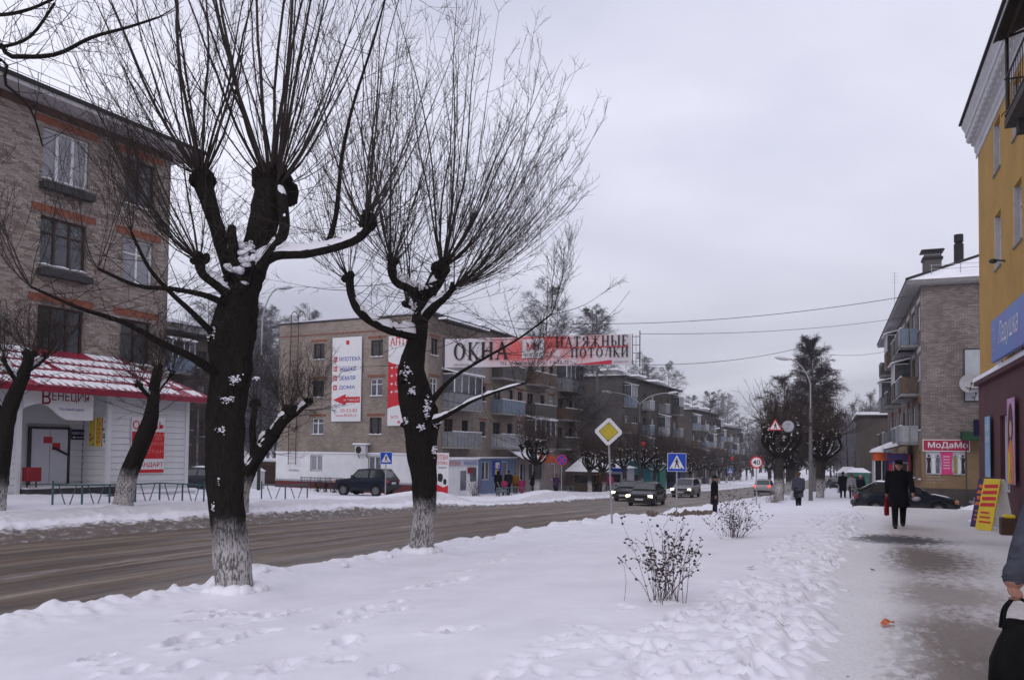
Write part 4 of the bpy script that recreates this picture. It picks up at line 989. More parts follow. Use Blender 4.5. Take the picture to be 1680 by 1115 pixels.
m = MB(); put_text(m, 'ул. Мира д.27', w * .42, w * .95, h * .238, h * .27, -.037); 
for i in range(4): m.box(w * .08, w * .1, -.037, -.0345, h * (.72 - .113 * i), h * (.76 - .113 * i)); m.box(w * .13, w * .15, -.037, -.0345, h * (.725 - .113 * i), h * (.75 - .113 * i))
m.build('white_print', VINW, o)
a0, w, z0, h = board('b', MG, 637, 690, 550, 698, .1)
o = place_sign('hanging_banner', MG, a0, .1, z0, 'tall red and white pharmacy banner on the gable behind a pollard trunk', 'banner')
m = MB(); m.box(0, w, -.03, 0, 0, h); m.build('sheet', VINW, o)
m = MB(); pr = [(0, h * .22)]
for i in range(9): pr.append((w * i / 8, h * (.17 + .12 * math.sin(math.pi * (.15 + .55 * i / 8)))))
m.prism([(0, h * .19)] + [(w * i / 8, h * (.19 + .07 * (i / 8) ** .6)) for i in range(1, 9)] + [(w, h * .62)] + [(w * i / 8, h * (.72 - .1 * (i / 8) ** .7)) for i in range(7, -1, -1)], -.034, -.0315)
m.build('red_panel', VRED, o)
m = MB(); put_text(m, 'АПТЕКА', w * .05, w * .98, h * .89, h * .985, -.034, 0, .02); m.build('red_heading', VRED, o)
m = MB(); put_text(m, 'ул. Мира', w * .1, w * .95, h * .075, h * .12, -.034, 0, .006); m.build('street_lettering', VRED, o); m = MB(); put_text(m, '4-27-03', w * .3, w * .95, h * .02, h * .06, -.034, 0, .006); m.build('red_print', VRED, o)
m = MB()
for i, (tx, ww) in enumerate((('лекарства', .95), ('травы', .8), ('оптика', .9), ('низкие цены', .97))):
    zz = .63 - .09 * i; m.box(w * .08, w * .16, -.037, -.0345, h * (zz + .012), h * (zz + .02)); m.box(w * .11, w * .13, -.0372, -.0345, h * (zz + .001), h * (zz + .03)); m.build('white_cross', VINW, o); m = MB(); put_text(m, tx, w * .22, w * ww, h * zz, h * (zz + .035), -.037, 0, .005); m.build('white_line', VINW, o); m = MB()

# ground floor shops of the middle building
zg = float(left_z(47)) - .1
root = empty('pharmacy_porch', MF.pt(0, 1.9, zg)); tag(root, 'white panelled pharmacy porch with a grey sign at the corner of the brick block', 'shop porch')
PZ = 1.0
slab(root, MF, -.9, 3.6, .07, 1.9, zg - .3, PZ, SIDF, 'porch_walls'); slab(root, MF, -1.0, 3.7, .07, 2.0, PZ + .002, PZ + .12, SNOW, 'roof_snow')
PG = Wall(*MF.pt(-.9, 0, 0).xy, *g2); PG = Wall(*MF.pt(-.9, .07, 0).xy, MF.n.x, MF.n.y)
def porch_item(name, wl, a0, a1, z0, z1, n, mat, t=.05): slab(root, wl, a0, a1, n, n + t, z0, z1, mat, name)
porch_item('sign_panel', PG, -.6, 2.2, PZ - .5, PZ - .02, .0, pmat('sign_grey', (.42, .44, .5), .5, .06)); porch_item('red_panel', PG, -.5, -.05, zg, PZ - .55, .0, VRED)
porch_item('door', MF, 1.0, 2.0, zg, .35, 1.9, FR_WHITE); porch_item('door_glass', MF, 1.12, 1.88, zg + .5, .25, 1.951, GLASS_M, .01); porch_item('window', MF, 2.5, 3.3, -.5, .45, 1.9, GLASS_M); porch_item('window_trim', MF, 2.45, 3.35, -.6, -.5, 1.9, FR_WHITE, .07); porch_item('sign_panel', MF, -.8, 3.5, PZ - .45, PZ - .02, 1.905, pmat('sign_grey', (.42, .44, .5), .5, .06)); porch_item('plaque', MF, 2.1, 2.75, .05, .45, 1.96, VDRED, .03)
t_ = MB(); put_text(t_, 'АПТЕКА', 0, .95, 0, .3, -.004, 0, .012); on_wall(t_.mesh('lettering', VRED), 'lettering', PG, .55, .055, PZ - .42, root)
t_ = MB(); put_text(t_, 'АПТЕКА', 0, 1.6, 0, .26, -.004, 0, .012); on_wall(t_.mesh('lettering', VRED), 'lettering', MF, -.5, 1.962, PZ - .38, root)
t_ = MB(); put_text(t_, 'ИЗ-В-КАПЛЕ', 0, 1.7, 0, .22, -.004, 0, .01); on_wall(t_.mesh('lettering', VBLUE), 'lettering', MF, 1.6, 1.962, PZ - .36, root)
# poster board standing by the porch
a_, z_ = MF.hit(727, 770, 2.1); pz = float(left_z(47)) + .02; pp = P(726, 770, 50.5)
o = tag(empty('poster_board', (pp.x, pp.y, zfar1(pp.x, pp.y) - .02), MG.rz), 'tall white and red pharmacy poster board by the porch door', 'poster'); h = 2.75
m = MB(); m.box(-.45, .45, -.03, .03, .05, h); m.build('sheet', VINW, o); m = MB(); m.prism([(-.44, .1), (.44, .1), (.44, .75), (.1, .6), (-.44, .8)], -.036, -.031); put_text(m, 'АПТЕКА', -.42, .42, h - .42, h - .12, -.036, 0, .012); put_text(m, 'ОПТИКА', -.38, .38, h - .75, h - .52, -.036, 0, .012); m.build('red_print', VRED, o)
m = MB(); m.ell((-.15, -.02, 1.2), (.22, .03, .3), 10, 6, 0, .15); m.ell((.2, -.02, .95), (.14, .03, .2), 10, 6, 0, .15); put_text(m, 'скидки', -.3, .3, h - 1.0, h - .86, -.036); m.build('dark_print', VBLACK, o)
for x in (-.42, .42): m = MB(); m.bar((x, .04, -.2), (x, .04, .6), .04); m.build('leg', GALV, o)

root = empty('blue_shop', MF.pt(4.4, 0, zg)); tag(root, 'pale blue ground-floor shop with a bright blue flower poster beside its door', 'shop')
BLUEW = pmat('wall_blue', (.16, .215, .34), .8, .12, 2)
b0 = MF.hit(779, 760, .12)[0]; b1 = MF.hit(846, 760, .12)[0]
sh = MB(); wall_cells(sh, MF, root, b0, b1, zg - .3, 1.02, [(b0 + 1.1, b0 + 2.3, -.6, .75), (b0 + 4.4, b0 + 5.4, zg, .75), (b0 + 7.0, b0 + 8.3, -.8, .85)], .12, reveal=.1); sh.build('wall', BLUEW, root)
slab(root, MF, b0 - .02, b1 + .02, .0, .3, 1.022, 1.12, SNOW, 'ledge_snow')
add_window(MF, root, b0 + 1.7, -.6, 1.2, 1.35, 'pvc2', FR_WHITE, GLASS_M, -.03, True); add_window(MF, root, b0 + 4.9, zg, 1.0, .75 - zg, 'plain', FR_WHITE, GLASS_C, -.03, False, False); add_window(MF, root, b0 + 7.65, -.8, 1.3, 1.65, 'pvc2', FR_WHITE, GLASS_M, -.03, False)
slab(root, MF, b0 + 2.7, b0 + 4.1, .125, .17, -.35, .85, VBLUE, 'poster'); slab(root, MF, b0 + 3.15, b0 + 3.8, .172, .18, .25, .7, VINW, 'flower_print'); slab(root, MF, b0 + 3.1, b0 + 3.7, .172, .18, -.2, .15, VYEL, 'yellow_print'); slab(root, MF, b0 + 3.5, b0 + 3.68, .181, .185, .3, .52, VPINK, 'pink_print')
cm = MB(); q0, q1 = b0 + 4.9, b0 + 8.3; c_ = [MF.pt(q0, .15, 1.75), MF.pt(q1, .15, 1.75), MF.pt(q1, 1.6, 1.0), MF.pt(q0, 1.6, 1.0)]
cm.add([p - root.location for p in c_] + [p - root.location + Vector((0, 0, .14)) for p in c_], [(0, 1, 2, 3), (7, 6, 5, 4), (3, 2, 6, 7), (2, 1, 5, 6), (0, 3, 7, 4)]); cm.build('canopy_snow', SNOW, root)
root = empty('red_awning_shop', MF.pt(14, 0, zg)); tag(root, 'ground-floor shop with an orange-red awning and pale stone front', 'shop')
b0 = b1 + .05; b1 = MF.hit(893, 760, .12)[0]
sh = MB(); wall_cells(sh, MF, root, b0, b1, zg - .3, .95, [(b0 + .6, b0 + 1.7, zg, .5), (b0 + 2.4, b0 + 5.4, -.9, .6)], .12, reveal=.1); sh.build('wall', pmat('stone_pale', (.28, .265, .26), .85, .2, 2), root)
add_window(MF, root, b0 + 1.15, zg, 1.1, .5 - zg, 'plain', FR_WOOD, GLASS_D, -.03, False, False); add_window(MF, root, b0 + 3.9, -.9, 3.0, 1.5, 'pvc3', FR_WHITE, GLASS_C, -.03, False)
cm = MB(); c_ = [MF.pt(b0, .15, 1.55), MF.pt(b1, .15, 1.55), MF.pt(b1, 1.3, 1.0), MF.pt(b0, 1.3, 1.0), MF.pt(b1, 1.3, .65), MF.pt(b0, 1.3, .65)]; cm.add([p - root.location for p in c_], [(3, 2, 1, 0), (2, 3, 5, 4), (0, 3, 5), (1, 2, 4)]); cm.build('awning', pmat('awning_orange', (.42, .07, .025), .6, .3, 1.2), root)
slab(root, MF, b0, b1, .14, .9, 1.56, 1.63, SNOW, 'awning_snow')
cx = (b1 + LEN_M) / 2
root = empty('corner_shop', MF.pt(cx, 0, zg)); tag(root, 'rough pinkish plaster ground floor at the far end of the brick block', 'shop front')
sh = MB(); wall_cells(sh, MF, root, b1 + .05, LEN_M, zg - .4, .8, [(b1 + 1.5, b1 + 2.5, -.9, .5)], .1, reveal=.1); sh.build('wall', pmat('plaster_pink', (.27, .22, .21), .9, .25, 1.5, .3), root); add_window(MF, root, b1 + 2.0, -.9, 1.0, 1.4, 'plain', FR_WHITE, GLASS_M, -.02)

# ================================================================== farther blocks on the left side of the street
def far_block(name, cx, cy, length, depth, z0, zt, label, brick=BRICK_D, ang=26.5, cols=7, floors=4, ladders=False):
    u_ = Vector((math.sin(R(ang)), math.cos(R(ang)))); g_ = Vector((u_.y, -u_.x)); c = Vector((cx, cy))
    Gw = Wall(*(c - g_ * depth), *g_); Fw = Wall(*c, *u_); root = empty(name, Gw.pt(depth, 0, z0)); tag(root, label, 'building', 'brick blocks farther down the street')
    bare(Gw, root, 0, depth, z0 - 1, zt, brick, 'gable_wall')
    hf = (zt - z0 - .6) / floors; ops = []; spots = []
    for f in range(floors):
        for k in range(cols):
            a = length * (k + .5) / cols; z = z0 + .9 + f * hf; w = .95 if k % 2 else 1.15; ops.append((a - w / 2, a + w / 2, z, z + 1.35)); spots.append((a, z, w, f, k))
    bare(Fw, root, 0, length, z0 - 1, zt, brick, 'front_wall', 0, ops)
    bare(Wall(*Fw.pt(length, 0, 0).xy, -Fw.n.x, -Fw.n.y), root, 0, depth, z0 - 1, zt, brick, 'end_wall'); bare(Wall(*Fw.pt(length, -depth, 0).xy, -Fw.r.x, -Fw.r.y), root, 0, length, z0 - 1, zt, brick, 'rear_wall')
    for a, z, w, f, k in spots:
        add_window(Fw, root, a, z, w, 1.35, 'two', FR_WHITE if (f * 3 + k) % 3 == 0 else FR_WOOD, (GLASS_D, GLASS_M, GLASS_D, GLASS_C)[(k + f) % 4], .1)
        if k % 2 == 0 and f > 0: balcony(Fw, root, a - 1.0, a + 1.0, z - .55, 'glazed' if (k + f) % 3 == 0 else 'open', SHEETS[(k + f * 2) % 5])
    slab(root, Fw, -.3, length + .3, -depth - .3, .6, zt + .002, zt + .18, BLACK, 'roof_slab'); rm = MB(); q = [Fw.pt(-.3, .6, zt + .18), Fw.pt(length + .3, .6, zt + .18), Fw.pt(length + .3, -depth - .3, zt + .18), Fw.pt(-.3, -depth - .3, zt + .18), Fw.pt(-.3, -depth / 2, zt + .55), Fw.pt(length + .3, -depth / 2, zt + .8)]
    rm.add([p - root.location for p in q], [(0, 1, 5, 4), (2, 3, 4, 5), (3, 0, 4), (1, 2, 5)]); rm.build('roof_snow', SNOW, root)
    for k in range(3):
        a = length * (.12 + .33 * k); slab(root, Fw, a, a + 2.6, -3.2, -1.6, zt + .3, zt + 1.1, CONC, 'vent_stack'); slab(root, Fw, a - .3, a + 2.9, -3.5, -1.3, zt + 1.102, zt + 1.3, SNOW, 'snow_cap')
    return Fw, root
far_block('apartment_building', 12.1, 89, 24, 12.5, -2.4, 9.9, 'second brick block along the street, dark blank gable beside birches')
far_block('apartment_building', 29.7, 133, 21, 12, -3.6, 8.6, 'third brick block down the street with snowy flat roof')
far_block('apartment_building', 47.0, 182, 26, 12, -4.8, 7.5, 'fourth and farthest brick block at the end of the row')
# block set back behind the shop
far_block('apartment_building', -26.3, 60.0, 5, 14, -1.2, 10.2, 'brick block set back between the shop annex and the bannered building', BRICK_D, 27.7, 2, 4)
# brown garage and white gate post in the gap
p = P(434, 795, 66); z_ = p.z
o = tag(empty('garage', (p.x, p.y, z_ - .3), MG.rz), 'low brown garage with thick snow on its roof in the gap', 'garage'); m = MB(); m.bbox(-1.6, 1.6, 0, 4, 0, 2.2, .03); m.build('walls', pmat('garage_brown', (.085, .05, .042), .8, .25), o); m = MB(); m.bbox(-1.8, 1.8, -.2, 4.2, 2.202, 2.45, .08); m.build('roof_snow', SNOW, o); m = MB(); m.box(-1.1, 1.1, -.03, -.001, .05, 1.9); m.build('gate', pmat('gate_brown', (.06, .035, .03), .7, .2), o)
p = P(423, 799, 52)
o = tag(empty('gate_post', (p.x, p.y, p.z - .2), MG.rz), 'squat white masonry gate post capped with snow', 'gate post'); m = MB(); m.bbox(-.3, .3, -.3, .3, 0, 1.25, .03); m.build('shaft', pmat('post_white', (.5, .5, .52), .8, .15), o); m = MB(); m.add([(-.36, -.36, 1.252), (.36, -.36, 1.252), (.36, .36, 1.252), (-.36, .36, 1.252), (0, 0, 1.55)], [(0, 1, 4), (1, 2, 4), (2, 3, 4), (3, 0, 4)]); m.build('snow_cap', SNOW, o)
# ================================================================== right side: brick corner building
UR = Vector((math.sin(R(21.5)), math.cos(R(21.5)))); KR = Vector((23.8, 46.7)); gr = Vector((UR.y, -UR.x)); LEN_R, DEP_R, ZRT, ZR0 = 29.0, 13.0, 11.55, -1.6
RG = Wall(*KR, *gr); RF = Wall(*(KR + UR * LEN_R), *(-UR))
root = empty('apartment_building', RG.pt(0, 0, -.8)); RR = root
tag(root, 'brick corner block with hipped snowy roof and pink clothing-shop sign', 'building')
TAN = pmat('plaster_tan', (.22, .15, .085), .85, .15, 1.5, .2)
zf = 2.62
bare(RG, root, 0, DEP_R, zf, ZRT, BRICK_R, 'gable_wall'); bare(RG, root, 0, DEP_R, -.25, zf, TAN, 'ground_floor_wall'); slab(root, RG, -.03, DEP_R, -.1, .03, -1.6, -.252, pmat('plinth_dark', (.07, .06, .055), .85, .2), 'plinth')
r_rows = ((9.0, 1.6), (6.05, 1.6), (3.1, 1.6)); r_cols = [LEN_R - k for k in (1.3, 4.6, 8.2, 11.8, 15.4, 19.0, 22.6, 26.2)]
ops = [(a - .75, a + .75, z, z + h) for a in r_cols for z, h in r_rows]; gops = [(a - .5, a + .5, .2, 1.9) for a in r_cols[:4]]
bare(RF, root, 0, LEN_R, zf, ZRT, BRICK_R, 'front_wall', 0, ops); bare(RF, root, 0, LEN_R, -1.6, zf, TAN, 'ground_floor_wall', 0, gops)
for i, a in enumerate(r_cols):
    for j, (z, h) in enumerate(r_rows):
        add_window(RF, root, a, z, 1.5, h, 'pvc3' if (i + j) % 2 == 0 else 'three', FR_WHITE if (i + j) % 3 != 2 else FR_WOOD, (GLASS_C, GLASS_M, GLASS_D)[(i + j) % 3], .1)
        slab(root, RF, a - 1.0, a + 1.0, 0, .02, z + h + .12, z + h + .4, LINT if j == 2 else pmat('band_white', (.5, .5, .5), .8, .1), 'lintel')
    if i < 4: add_window(RF, root, a, .2, 1.0, 1.7, 'plain', FR_WOOD, GLASS_D, .1)
bspec = {(0, 0): ('open', 1), (0, 1): ('open', 4), (0, 2): ('open', 3), (1, 0): ('open', 4), (1, 1): ('open', 1), (1, 2): ('open', 3), (2, 0): ('open', 2), (2, 1): ('glazed', 4), (2, 2): ('open', 0), (4, 0): ('glazed', 4), (4, 1): ('open', 2), (5, 2): ('open', 0), (6, 0): ('open', 2), (6, 1): ('glazed', 0), (7, 2): ('open', 4)}
for (i, j), (k, sidx) in bspec.items():
    a = r_cols[i] - (1.7 if i == 0 else 0); z = r_rows[j][0] - .7; balcony(RF, root, a - 1.3, a + 1.3, z, k, SHEETS[sidx], .95, True)
for wl, l in ((Wall(*RG.pt(DEP_R, 0, 0).xy, *UR), LEN_R), (Wall(*RF.pt(0, -DEP_R, 0).xy, *(-gr)), DEP_R)): bare(wl, root, 0, l, ZR0, ZRT, BRICK_R, 'rear_wall')
ov = .8; o_ = root.location
def rp(a, d, z): return Vector((*(KR + gr * a + UR * d), z))
E = [rp(-ov, -.55, ZRT + .25), rp(DEP_R + ov, -.55, ZRT + .25), rp(DEP_R + ov, LEN_R + .6, ZRT + .25), rp(-ov, LEN_R + .6, ZRT + .25), rp(DEP_R / 2, 6.2, ZRT + 3.6), rp(DEP_R / 2, LEN_R - 6, ZRT + 3.6)]
roof_poly(root, E, [(0, 1, 4), (1, 2, 5, 4), (2, 3, 5), (3, 0, 4, 5)], SNOW, 'roof_snow')
B = [p - Vector((0, 0, .24)) for p in E[:4]]; I = [rp(0, 0, ZRT - .02), rp(DEP_R, 0, ZRT - .02), rp(DEP_R, LEN_R, ZRT - .02), rp(0, LEN_R, ZRT - .02)]
m = MB(); m.add([p - o_ for p in E[:4] + B], [(0, 4, 5, 1), (1, 5, 6, 2), (2, 6, 7, 3), (3, 7, 4, 0)]); m.build('fascia', pmat('fascia_grey', (.2, .195, .2), .7, .15), root)
m = MB(); m.add([p - o_ for p in B + I], [(0, 4, 5, 1), (1, 5, 6, 2), (2, 6, 7, 3), (3, 7, 4, 0)]); m.build('soffit', soff, root)
m = MB(); m.tube([E[0] - o_ + Vector((0, 0, .05)), E[4] - o_ + Vector((0, 0, .05))], .09, 6); m.tube([E[0] - o_ + Vector((.02, 0, .02)), E[3] - o_ + Vector((0, 0, .02))], .06, 6); m.build('roof_edge', BLACK, root)
m = MB()
for k in range(9):
    a = .6 + k * 1.5; q = rp(a, .3, ZRT + .7); m.bar(q - o_ - Vector((0, 0, .3)), q - o_ + Vector((0, 0, .55)), .03)
m.bar(rp(.5, .3, ZRT + 1.2) - o_, rp(13, .3, ZRT + 1.2) - o_, .025); m.bar(rp(.5, .3, ZRT + .95) - o_, rp(13, .3, ZRT + .95) - o_, .025); m.build('roof_rail', GALV, root)
# chimneys
c = P(1529, 447, 50.5); ch = MB(); ch.bbox(-.5, .5, -.45, .45, -1.2, 1.05, .03); cb = link('chimney', ch.mesh('chimney', BRICK_R), root, Vector((c.x, c.y, c.z)) - o_, RG.rz)
m = MB(); m.box(-.58, .58, -.52, .52, .75, .9); m.bbox(-.66, .66, -.6, .6, 1.28, 1.36, .02); m.bar((-.45, -.4, 1.04), (-.45, -.4, 1.3), .04); m.bar((.45, -.4, 1.04), (.45, -.4, 1.3), .04); m.build('cowl', BLACK, cb); m = MB(); m.bbox(-.6, .6, -.54, .54, 1.365, 1.43, .03); m.build('snow', SNOW, cb)
c = P(1573, 420, 53); ch = MB(); ch.tube([(0, 0, -1.5), (0, 0, .78)], .3, 12); ch.tube([(0, 0, .78), (0, 0, .88), (0, 0, .95)], [.3, .2, .29], 12, cap=False); ch.tube([(0, 0, .95), (0, 0, 1.42)], .29, 12); link('flue', ch.mesh('flue', BLACK), root, Vector((c.x, c.y, c.z)) - o_)
m = MB(); c = rp(-.2, 17, ZRT + .2); m.tube([c - o_, c - o_ + Vector((0, 0, 4.2))], .02, 5)
for k in range(4): m.bar(c - o_ + Vector((-.3, 0, 4.1 - .25 * k)), c - o_ + Vector((.3, 0, 4.1 - .25 * k)), .015)
m.build('antenna', GALV, root)
# white board with two dishes
a0, w, z0, h = board('b', RG, 1583, 1615, 573, 657, .05)
o = place_sign('wall_board', RG, a0, .03, z0, 'blank pale board in a dark frame high on the brick gable', 'board'); m = MB(); m.box(0, w + .6, -.03, 0, 0, h); m.build('panel', pmat('board_pale', (.4, .42, .46), .6, .12, 1.2), o)
m = MB(); m.box(-.06, 0, -.06, 0, -.05, h + .05); m.box(0, w + .6, -.06, 0, -.06, 0); m.box(0, w + .6, -.06, 0, h, h + .06); m.build('frame', DARKMETAL, o)
DISH = pmat('dish', (.42, .41, .43), .5, .08)
def dish(px, py, n, r_, tilt, label, squash=1.0):
    a, z = RG.hit(px, py, n); o = tag(empty('satellite_dish', RG.pt(a, .1, z), RG.rz), label, 'satellite dish', 'satellite dishes on the brick gable'); rings = []
    for i in range(6):
        k = i / 5; rings.append([(r_ * k * math.cos(2 * math.pi * j / 24), -n - .22 * k * k * r_, r_ * k * math.sin(2 * math.pi * j / 24) * squash) for j in range(24)])
    m = MB(); m.loft(rings, cap=False); m.loft([[(x, y + .02, z2) for x, y, z2 in rg] for rg in rings[::-1]], cap=False); d = m.build('reflector', DISH, o, True)
    if tilt: d.rotation_euler = (tilt, 0, 0)
    m = MB(); m.bar((0, -n, -.2), (0, 0, -.25), .05); m.build('bracket', DARKMETAL, o); m = MB(); m.bar((0, -n - .05, -r_ * .9), (0, -n - .75, -.1), .03); m.ell((0, -n - .75, -.05), (.06, .08, .06), 8, 5); m.build('feed_arm', DARKMETAL, o)
dish(1590, 629, .5, .52, 0, 'round satellite dish facing the street on the brick gable')
dish(1597, 645, .5, .52, -1.05, 'tilted satellite dish below the round one on the brick gable', 1)
# clothing shop sign and poster
a0, w, z0, h = board('b', RG, 1515, 1590, 722, 739, .1)
o = place_sign('shop_sign', RG, a0, .04, z0, 'crimson clothing-shop sign with rounded white letters on the brick corner', 'sign'); m = MB(); m.box(0, w, -.08, 0, 0, h); m.build('box', pmat('sign_crimson', (.36, .02, .07), .5, .1), o)
m = MB(); m.box(-.04, w + .04, -.1, -.0, -.05, 0); m.box(-.04, w + .04, -.1, -.0, h, h + .05); m.box(-.04, 0, -.1, 0, 0, h); m.box(w, w + .04, -.1, 0, 0, h); put_text(m, 'МоДаМо', w * .1, w * .97, h * .16, h * .84, -.086, 0, .02); m.build('lettering', VINW, o)
a0, w, z0, h = board('b', RG, 1519, 1583, 741, 778, .06)
o = place_sign('poster', RG, a0, .035, z0, 'grey and pink fashion poster under the clothing-shop sign', 'poster'); m = MB(); m.box(0, w, -.03, 0, 0, h); m.build('sheet', pmat('poster_grey', (.36, .37, .42), .5, .45, 2.2), o)
m = MB(); m.prism([(w * .39, 0), (w * .7, 0), (w * .66, h * .4), (w * .7, h), (w * .37, h), (w * .41, h * .5)], -.036, -.0315); m.build('pink_panel', VPINK, o)
m = MB()
for k in range(5): m.box(w * .45, w * .62, -.04, -.0365, h * (.78 - .13 * k), h * (.81 - .13 * k))
m.build('lettering', VINW, o)
def figures(parent, w, h, xs, y, mats):
    for i, x in enumerate(xs):
        m = MB(); m.ell((x, y, h * .82), (h * .045, .012, h * .06), 8, 6); m.prism([(x - h * .09, h * .05), (x + h * .08, h * .05), (x + h * .05, h * .5), (x + h * .1, h * .74), (x - h * .1, h * .74), (x - h * .05, h * .48)], y - .004, y + .004); m.build('figure_print', mats[i % len(mats)], parent)
figures(o, w, h, [w * .08, w * .2, w * .31, w * .76, w * .87, w * .95], -.036, [VBLACK, VINW, pmat('vinyl_grey', (.12, .12, .17), .5, .2), pmat('vinyl_olive', (.25, .24, .08), .5, .2), VINW])
# faint address lines
a, z = RG.hit(1520, 785); o = place_sign('wall_lettering', RG, a, .01, z - .25, 'three faint white lines of writing on the tan wall under the fashion poster', 'lettering'); m = MB()
for k, tx in enumerate(('одежда', 'режим работы', 'с 9 до 19')): put_text(m, tx, 0, .75 + .15 * (k % 2), .34 - .17 * k, .44 - .17 * k, -.006)
m.build('letters', pmat('chalk', (.45, .42, .38), .8, .1), o)
# green awning, door, steps
a0, z0 = RG.hit(1580, 722, 1.0); a1 = a0 + 3.4
o = tag(empty('door_awning', RG.pt(a0, 0, z0), RG.rz), 'dark green awning over the side door of the brick corner block', 'awning'); m = MB(); m.bbox(0, 3.4, -1.1, -.01, 0, .5, .02); m.build('canopy', pmat('awning_green', (.012, .06, .025), .6, .2), o); m = MB(); m.bar((.15, -1.0, 0), (.15, -1.0, -z0 - .9), .06); m.build('post', DARKMETAL, o); m = MB(); m.bbox(.5, 3.2, -.4, -.02, -z0 - 1.1, -z0 - .3, .02); m.build('door_frame', pmat('door_dark', (.05, .04, .035), .6, .2), o) if False else None
o = tag(empty('door_steps', RG.pt(a0 + .4, 0, -1.05), RG.rz), 'concrete steps to the side door under the green awning', 'steps')
for k in range(4): m = MB(); m.bbox(.2 * k, 3.6, -1.6 + .3 * k, -.02 - .002 * k, .17 * k + .002, .17 * (k + 1), .01); m.build('step', CONC, o)
m = MB(); m.box(1.2, 2.3, -.06, -.005, .7, 2.9); m.build('door', pmat('door_dark', (.05, .04, .035), .6, .2), o)

# purple porch with a white bay in front of the facade
zg = float(prof(58)) - .1
pr = P(1457, 790, 52.0); o = tag(empty('shop_porch', (pr.x, pr.y, zg), RG.rz), 'purple shop porch with dark doorway against the brick corner block', 'shop porch')
PUR = pmat('panel_purple', (.05, .025, .13), .5, .12)
m = MB(); m.box(0, 1.3, 0, 3.0, 0, 3.25); m.build('walls', PUR, o); m = MB(); m.box(.35, 1.1, -.04, -.002, .1, 2.6); m.build('doorway', GLASS_D, o); m = MB(); m.box(.28, .35, -.07, -.001, 0, 2.68); m.box(1.1, 1.17, -.07, -.001, 0, 2.68); m.box(.35, 1.1, -.07, -.001, 2.6, 2.68); m.build('door_frame', pmat('frame_lilac', (.3, .28, .42), .5, .1), o)
m = MB(); m.add([(-.3, -.5, 3.5), (1.4, -.5, 3.95), (1.4, 3, 3.95), (-.3, 3, 3.5), (-.3, -.5, 3.68), (1.4, -.5, 4.15), (1.4, 3, 4.15), (-.3, 3, 3.68)], [(3, 2, 1, 0), (4, 5, 6, 7), (0, 1, 5, 4), (1, 2, 6, 5), (3, 0, 4, 7)]); m.build('canopy_snow', SNOW, o)
m = MB(); m.bar((-.2, -.4, 0), (-.2, -.4, 3.55), .07); m.bar((-.2, -.4, 3.46), (1.35, -.4, 3.88), .06); m.build('canopy_frame', DARKMETAL, o); m = MB(); m.disc(.16, 2.3, .11, -.02, -.002, 14, rz=.3); m.build('red_emblem', VRED, o); m = MB(); m.box(1.18, 1.3, -.05, -.001, 0, 3.2); m.build('red_jamb', VRED, o)
pr = P(1434, 790, 53.2); o = tag(empty('glazed_bay', (pr.x, pr.y, zg), RG.rz), 'white framed bay with orange fascia and snow cap beside the purple porch', 'shop bay')
m = MB(); m.box(0, .95, 0, 2.4, .55, 1.15); m.box(0, .08, 0, .1, 1.15, 2.75); m.box(.45, .5, 0, .1, 1.15, 2.75); m.box(.87, .95, 0, .1, 1.15, 2.75); m.box(0, .05, .1, 2.4, 1.15, 2.75); m.build('frame', FR_WHITE, o); m = MB(); m.box(.06, .9, .05, 2.35, 1.151, 2.74); m.build('pane', GLASS_D, o)
m = MB(); m.box(-.03, .98, -.03, 2.4, 2.752, 3.3); m.build('fascia', pmat('fascia_orange', (.55, .08, .02), .5, .3, 3), o); m = MB(); m.add([(-.2, -.2, 3.302), (1.1, -.2, 3.302), (1.1, 2.6, 3.302), (-.2, 2.6, 3.302), (-.05, -.05, 3.5), (1.1, -.05, 4.0), (1.1, 2.5, 4.0), (-.05, 2.5, 3.5)], [(3, 2, 1, 0), (4, 5, 6, 7), (0, 1, 5, 4), (1, 2, 6, 5), (2, 3, 7, 6), (3, 0, 4, 7)]); m.build('snow_cap', SNOW, o)
m = MB(); m.box(0, .95, .0, 2.4, 0, .549); m.build('base', pmat('base_mural', (.16, .15, .05), .7, .6, 4), o)

# dark block farther on the right
far_block_r = None
rootp = P(1412, 790, 98); 
UA = UR; root = empty('apartment_building', (rootp.x, rootp.y, -3.0)); tag(root, 'dark brick house with a snowy flat roof far behind the purple porch', 'building')
DW = Wall(rootp.x, rootp.y, *gr); ztop = P(1412, 683, 98).z
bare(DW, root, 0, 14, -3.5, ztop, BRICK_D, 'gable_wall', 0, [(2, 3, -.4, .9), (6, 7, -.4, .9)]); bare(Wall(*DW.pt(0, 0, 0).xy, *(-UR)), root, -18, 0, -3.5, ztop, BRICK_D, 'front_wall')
for a in (2.5, 6.5): add_window(DW, root, a, -.4, 1.0, 1.3, 'two', FR_WHITE, GLASS_D, .1)
slab(root, DW, -.5, 14.4, -18, .5, ztop + .002, ztop + .2, BLACK, 'eaves'); slab(root, DW, -.5, 14.4, -18, .5, ztop + .202, ztop + .55, SNOW, 'roof_snow')

